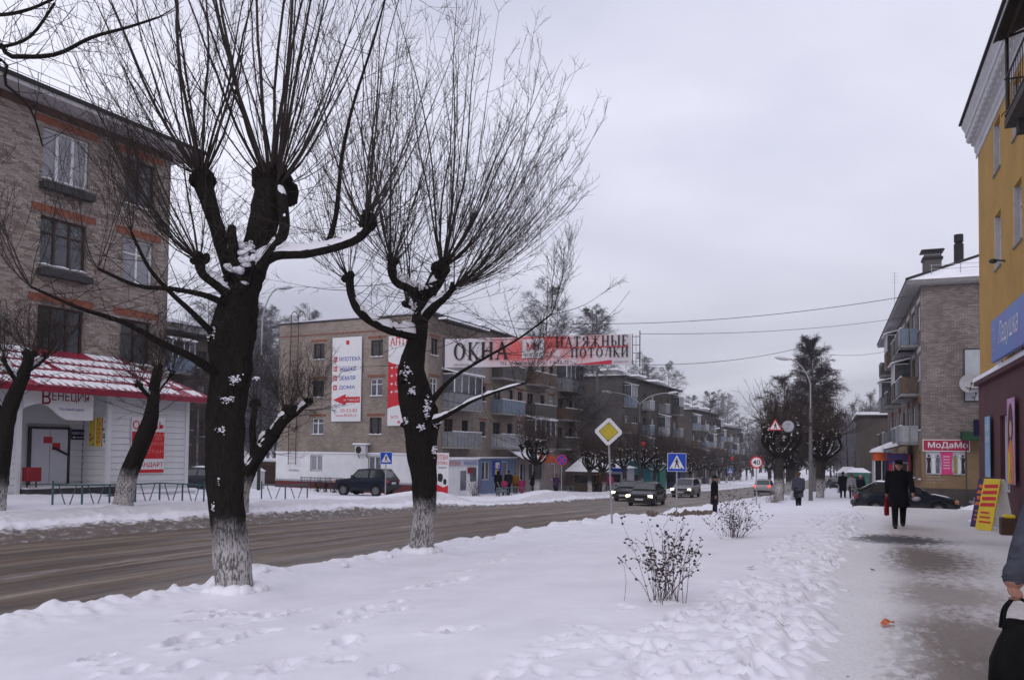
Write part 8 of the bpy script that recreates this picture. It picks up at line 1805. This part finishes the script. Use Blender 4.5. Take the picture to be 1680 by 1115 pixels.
# people across the road
zl = lambda x, y: zfar1(x, y)
p = on_path(817, 806, 57, zl); person('person in a long black hooded coat seen from behind beside the pram', p, math.pi + towards(p), 1.7, CL_BLACK, CL_BLACK, .35, .1, ((.2, .05), (.2, .05)), 'hood', CL_BLACK, 1.15, .022, 'people on the far pavement')
p = on_path(834, 803, 58, zl); person('man in a black jacket and dark cap walking beside the pram', p, math.pi + towards(p, .2), 1.74, CL_DARK, CL_BLACK, .8, .2, ((.2, .1), (.2, .1)), 'cap', CL_BLACK, 1.2, .022, 'people on the far pavement')
p = on_path(856, 798, 59, zl); person('child in a pink snowsuit and violet hat on the far pavement', p, math.pi + towards(p, .3), 1.2, CL_PINK, CL_PINK, .35, .1, ((.2, .2), (.2, .2)), 'knit', CL_PURPLE, 1.6, .024, 'people on the far pavement', boots=CL_PINK)
p = on_path(873, 790, 60, zl); person('person in a black hooded jacket bending by the pollard on the far kerb', p, towards(p, 1.2), 1.72, CL_BLACK, CL_BLACK, .7, .15, ((.5, .1), (.6, .1)), 'hood', CL_BLACK, 1.15, .022, 'people on the far pavement', bend=.25)
p = on_path(846, 786, 61.5, zl); person('person in an ochre coat by the red awning shop', p, towards(p, -.4), 1.6, CL_OCHRE, CL_BROWN, .5, .05, ((.1, .1), (.1, .1)), 'knit', CL_OCHRE, 1.3, .024, 'people on the far pavement')
p = on_path(912, 800, 60, zl); person('seated-looking person in a purple jacket behind the no-stopping sign', p, towards(p, .5), 1.5, CL_PURPLE, CL_DARK, .6, .05, ((.5, .1), (.5, .1)), 'knit', cloth('plum', (.12, .03, .06)), 1.3, .024, 'people on the far pavement')
p = on_path(977, 797, 66, zl); person('person in black between the whitewashed pollards', p, towards(p, .9), 1.68, CL_BLACK, CL_BLACK, .55, .2, ((.2, .1), (.2, .1)), 'knit', CL_BLACK, 1.15, .024, 'people on the far pavement')
p = on_path(984, 798, 65, zl); person('person in a brown fur coat with a yellow bag between the whitewashed pollards', p, towards(p, -.5), 1.64, CL_BROWN, CL_DARK, .45, .1, ((.2, .1), (.2, .1)), 'fur', CL_BROWN, 1.3, .024, 'people on the far pavement')
p = on_path(1001, 795, 68, zl); person('person in a pink jacket by the blue stalls', p, towards(p, .3), 1.6, CL_PINK, CL_DARK, .7, .1, ((.2, .1), (.2, .1)), 'knit', CL_LIGHT, 1.25, .024, 'people on the far pavement')
# pram
p = on_path(826, 804, 56.5, zl); o = tag(empty('pram', p, .6), 'pink-hooded pram between the two people in black', 'pram'); m = MB(); m.ell((0, .1, .62), (.24, .38, .17), 14, 8); m.build('carrycot', CL_DARK, o, True); m = MB(); m.ell((0, -.12, .78), (.25, .26, .24), 14, 8); m.build('hood', CL_PINK, o, True); m = MB()
for sx in (-.2, .2): m.bar((sx, -.3, .15), (sx, .5, .9), .03); m.bar((sx, .35, .15), (sx, -.2, .6), .03)
m.bar((-.2, .5, .9), (.2, .5, .9), .03); m.build('frame', GALV, o)
for sx in (-.22, .22):
    for y_ in (-.3, .35): m = MB(); m.tube([(sx - .02, y_, .13), (sx + .02, y_, .13)], .13, 14); m.build('wheel', TYRE, o)

# ---- passer-by at the right edge, close: coat sleeve, hand closed on the handles of a black bag
def near_woman():
    d = 5.45; V = Vector; hand = P(1664, 968, d); base = hand + V((.38, .05, 0)); base.z = zpath1(base.x, base.y); root = tag(empty('person', base), 'person in a grey-blue winter coat at the path edge carrying a large black bag', 'person')
    B = lambda v: V(v) - base; parts = []; coat_, skin_ = 0, 2
    sh = hand + V((.25, .06, .66)); el = hand + V((.125, .07, .33)); wr = hand + V((.012, .02, .075))
    arm = [(B(sh), .098), (B(sh.lerp(el, .5)), .09), (B(el), .08), (B(el.lerp(wr, .35)), .078), (B(el.lerp(wr, .7)), .07), (B(wr + V((.006, .004, .03))), .066)]
    parts.append(('tube', arm, 0)); parts.append(('tube', [(B(wr + V((.004, .002, .045))), .071), (B(wr + V((-.001, 0, .0))), .070)], 0))
    for q, k_ in ((.15, .0), (.42, .0), (.62, .0), (.85, .0)):  # folds in the sleeve
        c = el.lerp(wr, q); parts.append(('ell', (B(c + V((-.03, -.02, 0))), (.062, .055, .022)), 0))
    cx = .42
    def ring(z, wx, wy, n=24): return [V((cx + hand.x - base.x + wx * math.cos(2 * math.pi * j / n), .06 + wy * math.sin(2 * math.pi * j / n), z)) for j in range(n)]
    parts.append(('loft', [ring(z, a, b) for z, a, b in ((.5, .26, .2), (.7, .25, .19), (.95, .23, .18), (1.1, .215, .17), (1.3, .22, .165), (1.4, .2, .14), (1.47, .12, .1), (1.52, .075, .075))], 0))
    hx = cx + hand.x - base.x
    for sx, y_ in ((-1, -.12), (1, .14)): parts.append(('tube', cap_pts(V((hx + sx * .1, .06, .9)), V((hx + sx * .1, .06 + y_ * .5, .48)), .1, .075), 1)); parts.append(('tube', cap_pts(V((hx + sx * .1, .06 + y_ * .5, .48)), V((hx + sx * .1, .06 + y_, .1)), .07, .06), 3)); parts.append(('ell', (V((hx + sx * .1, y_ - .0, .045)), (.05, .13, .045)), 3))
    head = V((hx, .04, 1.63)); parts += [('tube', cap_pts(V((hx, .06, 1.45)), head - V((0, 0, .06)), .06, .055), 2), ('ell', (head, (.078, .095, .115)), 2), ('ell', (head + V((0, -.1, -.015)), (.016, .022, .028)), 2), ('ell', (head + V((0, .022, .03)), (.085, .095, .112)), 4)]
    parts.append(('tube', cap_pts(V((hx + .2, .06, 1.4)), V((hx + .3, .1, 1.12)), .09, .075), 0)); parts.append(('tube', cap_pts(V((hx + .3, .1, 1.12)), V((hx + .31, .0, .86)), .075, .062), 0)); parts.append(('ell', (V((hx + .31, -.02, .79)), (.035, .045, .06)), 2))
    # hand: palm, back of the hand, four fingers wrapped forward under the handles, thumb along the side
    pm_ = B(hand + V((.0, .012, .015))); parts.append(('ell', (pm_, (.036, .03, .05)), 2)); parts.append(('tube', cap_pts(B(wr), B(hand + V((.0, .012, .03))), .034, .033), 2))
    me, idx = remesh_figure(parts, .009, 4)
    for m_ in (CL_GREY, CL_DARK, SKIN, SHOE, CL_HAIR): me.materials.append(m_)
    me.polygons.foreach_set('material_index', idx); me.polygons.foreach_set('use_smooth', [True] * len(me.polygons)); link('body', me, root)
    fp = []
    for q in range(4):
        x = -.03 + .0205 * q; ln = (.92, 1.05, 1.0, .82)[q]; a = hand + V((x, -.018, -.008)); b_ = hand + V((x + .001, -.036 * ln, -.034)); c = hand + V((x + .002, -.022, -.058 * ln)); e = hand + V((x + .002, .008, -.056 * ln))
        fp.append(('tube', [(B(a), .0105), (B(a.lerp(b_, .5)), .0108), (B(b_), .0105), (B(b_.lerp(c, .5)), .0098), (B(c), .0092), (B(e), .0082)], 0))
    fp.append(('tube', [(B(hand + V((-.036, .0, .012))), .0125), (B(hand + V((-.044, -.024, -.012))), .0115), (B(hand + V((-.03, -.045, -.03))), .0095)], 0)); fp.append(('ell', (pm_ + V((0, -.012, -.012)), (.038, .022, .03)), 0))
    me, idx = remesh_figure(fp, .0045, 3); me.materials.append(SKIN); me.polygons.foreach_set('use_smooth', [True] * len(me.polygons)); link('fingers', me, root)
    m = MB(); m.loft([[head + V((.092 * a_ * math.cos(t_), .107 * a_ * math.sin(t_) + .005, z_)) for t_ in np.linspace(0, 2 * math.pi, 18, endpoint=False)] for a_, z_ in ((1.0, .02), (1.06, .05), (1.0, .1), (.7, .145), (.2, .16))]); m.build('hat', CL_GREY, root, True)
    m = MB(); m.tube([B(wr + V((.072 * math.cos(t_) * .97, .07 * math.sin(t_), .012 + .004 * math.cos(t_)))) for t_ in np.linspace(0, 2 * math.pi, 20)], .006, 6); m.build('cuff_seam', CL_GREY, root, True)
    # the bag
    bt = hand + V((.0, -.012, -.045)); o = tag(empty('handbag', bt, R(-12)), 'large soft black handbag hanging from the hand at the path edge', 'bag'); LEA = pmat('bag_leather', (.006, .006, .0065), .7, .3, 12, .2, 60, spec=.08); w, h, dp, hd_ = .42, .47, .17, .15; rings = []
    for i, (z, kx, ky) in enumerate(((-h - hd_, .86, .75), (-h * .985 - hd_, .97, .98), (-h * .9 - hd_, 1.0, 1.05), (-h * .6 - hd_, .93, 1.0), (-h * .3 - hd_, .78, .8), (-h * .1 - hd_, .62, .5), (-hd_ - .005, .5, .2), (-hd_, .44, .06))):
        rings.append([V((.05 + w / 2 * kx * math.copysign(abs(math.cos(t_)) ** .6, math.cos(t_)) + .01 * math.sin(i * 1.7), dp / 2 * ky * math.copysign(abs(math.sin(t_)) ** .6, math.sin(t_)) + .006 * math.sin(4 * t_ + i), z + .012 * math.sin(2 * t_ + i))) for t_ in np.linspace(0, 2 * math.pi, 36, endpoint=False)])
    m = MB(); m.loft(rings); m.build('bag_body', LEA, o, True)
    for sy in (-1, 1):
        m = MB(); q = [V((-.085, sy * .03, -hd_ - .06)), V((-.07, sy * .024, -hd_ * .6)), V((-.035, sy * .014, -.03)), V((-.012, sy * .01, -.004)), V((.02, sy * .01, -.004)), V((.07, sy * .014, -.03)), V((.13, sy * .024, -hd_ * .6)), V((.17, sy * .03, -hd_ - .07))]; m.tube([a for a, _ in crom([(x, 0) for x in q], 4)], .0105, 8); m.build('handle', LEA, o, True)
    m = MB(); m.tube([V((-.06 + .022 * i, -.0, -hd_ + .004 + .004 * math.sin(i))) for i in range(11)], .006, 6); m.build('zip', BLACK, o)
near_woman()

# ================================================================== shrubs, litter, small fences, stalls
LEAF = pmat('leaf_dry', (.035, .022, .028), .7, .5, 30); STEM = pmat('stem', (.075, .045, .042), .7, .3, 9); LEAFB = pmat('leaf_brown', (.16, .06, .03), .7, .4, 20)
def shrub(label, base, h, w, n, seed, leaves=True, leaf_s=.03, mat=STEM, lean=0, group='shrubs in the verge', lr=.0045):
    rnd = random.Random(seed); o = tag(empty('shrub', base), label, 'shrub', group); S = MB(); Lf = MB(); nl = 0
    for i in range(n):
        ph = rnd.uniform(0, 6.28); sp = abs(rnd.gauss(.0, .5)); d = Vector((math.cos(ph) * sp * w / h, math.sin(ph) * sp * w / h * .8, 1)); ln = h * rnd.uniform(.5, 1.08); p = Vector((rnd.gauss(0, .08 * w), rnd.gauss(0, .08 * w), -.08)); pts = [p.copy()]; sg = 8; dd = d.normalized()
        for k in range(sg):
            dd = (dd + Vector((rnd.gauss(0, .1), rnd.gauss(0, .1), .02 - .02 * k / sg))).normalized(); p = p + dd * ln / sg; pts.append(p.copy())
            if leaves and k > 2 and rnd.random() < .8:
                for _ in range(rnd.choice((1, 2, 3))):
                    a = Vector((rnd.gauss(0, 1), rnd.gauss(0, 1), rnd.gauss(-.2, .6))).normalized(); b_ = a.cross(Vector((rnd.gauss(0, 1), rnd.gauss(0, 1), rnd.gauss(0, 1)))).normalized(); c = p + a * rnd.uniform(.01, .06); s_ = leaf_s * rnd.uniform(.5, 1.25); up_ = a.cross(b_) * s_ * .4
                    Lf.add([c, c + a * s_ * .5 + b_ * s_ * .42 + up_, c + a * s_, c + a * s_ * .5 - b_ * s_ * .42 + up_], [(0, 1, 2), (0, 2, 3)])
            if k > 2 and rnd.random() < .35:
                e = p + (dd + Vector((rnd.gauss(0, .7), rnd.gauss(0, .7), 0))).normalized() * rnd.uniform(.08, .22) * h; S.tube([p, (p + e) / 2 + Vector((0, 0, .01)), e], [lr * .6, lr * .5, lr * .35], 3, 0, cap=False)
                if leaves:
                    for _ in range(4):
                        a = Vector((rnd.gauss(0, 1), rnd.gauss(0, 1), rnd.gauss(0, .6))).normalized(); b_ = a.orthogonal().normalized(); c = p.lerp(e, rnd.uniform(.4, 1)); s_ = leaf_s * rnd.uniform(.5, 1.2); Lf.add([c, c + a * s_ * .5 + b_ * s_ * .4, c + a * s_, c + a * s_ * .5 - b_ * s_ * .4], [(0, 1, 2), (0, 2, 3)])
        S.tube(pts, [lr * (1 - .7 * k / sg) for k in range(sg + 1)], 4, 0, cap=False)
    S.build('stems', mat, o)
    if leaves: Lf.build('leaves', LEAF, o)['kind'] = 'stuff'
    m = MB(); m.ell((0, -.05, -.045), (w * .22, w * .16, .07), 14, 7, 0, .12, seed); m.build('snow_mound', SNOW, o, True)
    return o
b = G(1092, 992); b.z = zver1(b.x, b.y); shrub('low leafy-twigged shrub with shrivelled dark leaves standing alone in open snow', b, .92, 1.0, 34, 5, True, .034)
b = G(1202, 880); b.z = zver1(b.x, b.y); shrub('wider shrub with dry clinging leaves nearer the pedestrian crossing', b, .98, 1.35, 44, 8, True, .04)
b = G(1024, 990); b.z = zver1(b.x, b.y); o = tag(empty('dry_stalk', b), 'single thin dry stalk curving out of the snow beside the lone shrub', 'stalk'); m = MB(); m.tube([(0, 0, -.05), (.02, 0, .2), (0, 0, .35), (-.06, 0, .44)], [.003, .0025, .002, .0015], 4); m.build('stem', STEM, o); m = MB(); [m.ell((-.02 - .012 * i, .01 * (i % 2), .4 + .012 * i), (.012, .008, .006), 6, 4) for i in range(5)]; m.build('seed_head', LEAF, o)
rnd = random.Random(3)
for i, (px, py, nm, mt, s_) in enumerate(((1232, 931, 'dead_leaf', LEAFB, .07), (1236, 958, 'dead_leaf', LEAF, .03), (1432, 927, 'dead_leaf', BLACK, .05), (1390, 1087, 'twig', BLACK, .05))):
    p = G(px, py); p.z = (zver1 if i != 2 else zpath1)(p.x, p.y); m = MB(); m.add([(-s_, 0, .01), (0, -s_ * .6, .02), (s_, 0, .035), (0, s_ * .6, .015)], [(0, 1, 2), (0, 2, 3)]) if nm == 'dead_leaf' else m.tube([(-s_, 0, .01), (0, .01, .03), (s_, .02, .02)], .006, 5)
    o = link(nm, m.mesh(nm, mt), None, p + Vector((0, 0, .012)), i * 1.1); tag(o, ('curled reddish dead leaf on the open snow', 'tiny dark dead leaf on the open snow', 'black scrap of leaf at the trodden path edge', 'short black twig on the trampled snow')[i], 'leaf' if i < 3 else 'twig')
p = G(1456, 1010); p.z = zpath1(p.x, p.y); o = tag(empty('wrapper', p + Vector((0, 0, .01)), .5), 'crumpled orange wrapper lying at the path edge', 'litter'); m = MB(); m.add([(-.09, -.03, 0), (.02, -.05, .05), (.1, -.01, .01), (.03, .05, .06), (-.06, .04, .02), (0, 0, .035)], [(0, 1, 5), (1, 2, 5), (2, 3, 5), (3, 4, 5), (4, 0, 5)]); m.build('foil', pmat('foil_orange', (.5, .12, .04), .4, .5, 25), o)
# chunks of earth and ice by the crossing
ck = []
for k in range(4): m = MB(); m.ell((0, 0, 0), (.5, .4, .33), 9, 6, 0, .3, 50 + k); ck.append(m.mesh('clod', pmat('earth_snow', (.15, .115, .095), .9, .6, 4)))
for i in range(90):
    px = random.uniform(1062, 1165); py = random.gauss(825, 5.5); p = P(px, py, random.uniform(31, 34.5)); s_ = random.choice((.08, .1, .14, .2, .3)) * random.uniform(.8, 1.3); p.z = zver1(p.x, p.y) + s_ * .1; o = link('earth_clod', ck[i % 4], None, p); o.scale = (s_, s_, s_ * .8); o.rotation_euler = (random.random() * 3, random.random() * 3, random.random() * 6); tag(o, 'brown clod of earth and ice dug up around the crossing sign', 'clod', 'clods around the crossing sign')
# low grey fence before the far shops
railing([xy(*q) for q in [(47.2 + 1.5 * i, -23.2 + (.9 if i == 0 else 0)) for i in range(12)]], .62, 'low grey pipe fence along the far pavement in front of the shops', lambda x, y: zfar1(x, y) - .05, pmat('fence_grey', (.13, .16, .17), .5, .2), True)
# guard rail and hedge before the gable
GA = [MG.pt(a, 2.2, 0).xy for a in np.linspace(4.2, 9.3, 7)]
p0 = Vector((GA[0].x, GA[0].y, zfar1(*GA[0]))); o = tag(empty('railing', p0), 'black lattice railing before the white siding of the gable', 'fence')
for i in range(6):
    A = Vector((GA[i].x, GA[i].y, p0.z)) - p0; B_ = Vector((GA[i + 1].x, GA[i + 1].y, p0.z)) - p0; m = MB(); m.bar(A + Vector((0, 0, .35)), B_ + Vector((0, 0, .35)), .035); m.bar(A + Vector((0, 0, .95)), B_ + Vector((0, 0, .95)), .035); [m.bar(A.lerp(B_, q / 6) + Vector((0, 0, .35)), A.lerp(B_, q / 6) + Vector((0, 0, .95)), .02) for q in range(6)]; m.build('panel', DARKMETAL, o); m = MB(); m.bar(A - Vector((0, 0, .3)), A + Vector((0, 0, 1.0)), .05); m.build('post', DARKMETAL, o)
for i, a in enumerate(np.linspace(6.2, 9.8, 6)):
    q = MG.pt(a, 2.9, 0); q.z = zfar1(q.x, q.y); shrub('clipped leafless bush in the row before the white gable siding', q, 1.1, .7, 26, 60 + i, False, mat=BARK0, group='clipped bushes before the gable', lr=.012)
q = P(780, 796, 52.5); q.z = zfar1(q.x, q.y); shrub('bare rounded bush in front of the pale blue shop', q, 1.3, 1.6, 50, 77, False, mat=STEM, group=None, lr=.011)
q = P(1270, 812, 48); q.z = zver1(q.x, q.y); shrub('dry greyish weeds round the foot of the gnarled kerb pollard', q, .9, 2.0, 90, 91, False, mat=pmat('weed', (.2, .18, .165), .8, .3), group=None, lr=.008)
# market stalls beyond the brick block
def stall(px, d, label, wall, roofc, w=2.6, dep=2.2, h=2.1, pitch=.9, rz=None, sign=None, name='market_stall'):
    p = gpt(px, d, .1); o = tag(empty(name, p, MG.rz if rz is None else rz), label, 'stall', 'stalls along the far pavement'); m = MB(); m.bbox(-w / 2, w / 2, 0, dep, 0, h, .02); m.build('walls', wall, o)
    m = MB(); m.add([(-w / 2 - .3, -.4, h + .002), (w / 2 + .3, -.4, h + .002), (w / 2 + .3, dep + .3, h + .002), (-w / 2 - .3, dep + .3, h + .002), (-w * .25, dep / 2, h + pitch), (w * .25, dep / 2, h + pitch)], [(3, 2, 1, 0), (0, 1, 5, 4), (1, 2, 5), (2, 3, 4, 5), (3, 0, 4)]); m.build('roof_snow', roofc, o)
    m = MB(); m.box(-w * .3, w * .3, -.03, -.002, .9, 1.7); m.build('counter_window', GLASS_D, o)
    m = MB(); m.bbox(-w / 2 - .1, w / 2 + .1, -.25, -.032, h - .35, h - .02, .02); m.build('fascia', sign or wall, o); return o
stall(958, 72, 'dark wooden stall with a steep snowy tent roof beside the brick block', pmat('stall_brown', (.07, .05, .045), .8, .3), SNOW, 2.8, 2.4, 1.9, 1.3)
stall(1003, 80, 'stall with a bright blue fascia before the second brick block', pmat('stall_white', (.35, .36, .4), .6, .15), SNOW, 3.2, 2.4, 2.3, .4, None, SIGNBLUE)
stall(1036, 86, 'teal kiosk behind the two-armed street lamp', pmat('stall_teal', (.02, .14, .16), .6, .2), SNOW, 4.2, 2.6, 3.2, .25)
stall(1062, 88, 'green kiosk next to the teal one', pmat('stall_green', (.02, .15, .12), .6, .2), SNOW, 2.8, 2.4, 2.9, .25)
stall(1092, 95, 'dark blue kiosk down the far pavement', pmat('stall_navy', (.015, .02, .07), .6, .2), SNOW, 3.4, 2.6, 2.5, .3)
stall(1392, 104, 'small pale kiosk with a snowy peaked roof past the shoppers', pmat('stall_pale', (.3, .31, .35), .6, .15), SNOW, 2.4, 2.2, 2.2, .8, RG.rz)
stall(1408, 92, 'green-sided kiosk with a snowy roof past the shoppers', pmat('stall_mint', (.06, .2, .15), .6, .2), SNOW, 2.2, 2.2, 2.2, .5, RG.rz)
# red festive lamp by the far trees
for (px, py, d, lb) in ((1055, 728, 80, 'red round lantern among the far trees by the two-armed lamp'), (1201, 752, 120, 'small dim red lantern deeper among the far trees')):
    p = P(px, py, d); o = tag(empty('lantern', p), lb, 'lantern'); m = MB(); m.ell((0, 0, 0), (.24, .24, .24), 12, 8); m.build('globe', VRED, o, True); m = MB(); m.bar((0, 0, .2), (0, 0, .9), .03); m.build('hanger', BLACK, o)
# snow-blue crossing sign far away
crosswalk('crosswalk_sign', (1198, 1198), 790, 122, .8, 772, 'tiny blue crossing sign far down the far kerb', 'crossing signs')

# ================================================================== winter air
hz = MB(); hz.box(-2300, 2300, -1000, 2300, -14, 32); hm_ = bpy.data.materials.new('haze_air'); hm_.use_nodes = True; ht = hm_.node_tree; ht.nodes.clear(); ho = N(ht, 'ShaderNodeOutputMaterial'); hv = N(ht, 'ShaderNodeVolumePrincipled'); hv.inputs['Density'].default_value = .0005; hv.inputs['Color'].default_value = (.86, .87, .92, 1); hv.inputs['Anisotropy'].default_value = .2; L(ht, hv.outputs[0], ho.inputs['Volume'])
tag(hz.build('haze', hm_), 'thin pale winter haze lying over the whole street', 'haze', kind='stuff')

# snow drifted round the feet of the two large trees
for rt_, base_, rad_ in ((r1, TREE1, .26), (r2, TREE2, .24)):
    m = MB(); rq = random.Random(12)
    for k in range(16):
        a = 2 * math.pi * k / 16 + rq.uniform(-.2, .2); x, y = rad_ * rq.uniform(.85, 1.25) * math.cos(a), rad_ * rq.uniform(.85, 1.25) * math.sin(a); zz = zver1(base_.x + x, base_.y + y) - base_.z
        m.ell((x, y, zz - .02), (rq.uniform(.09, .17), rq.uniform(.09, .17), rq.uniform(.04, .11)), 10, 7, 0, .1, k)
    m.build('snow_drift', SNOW, rt_, True)
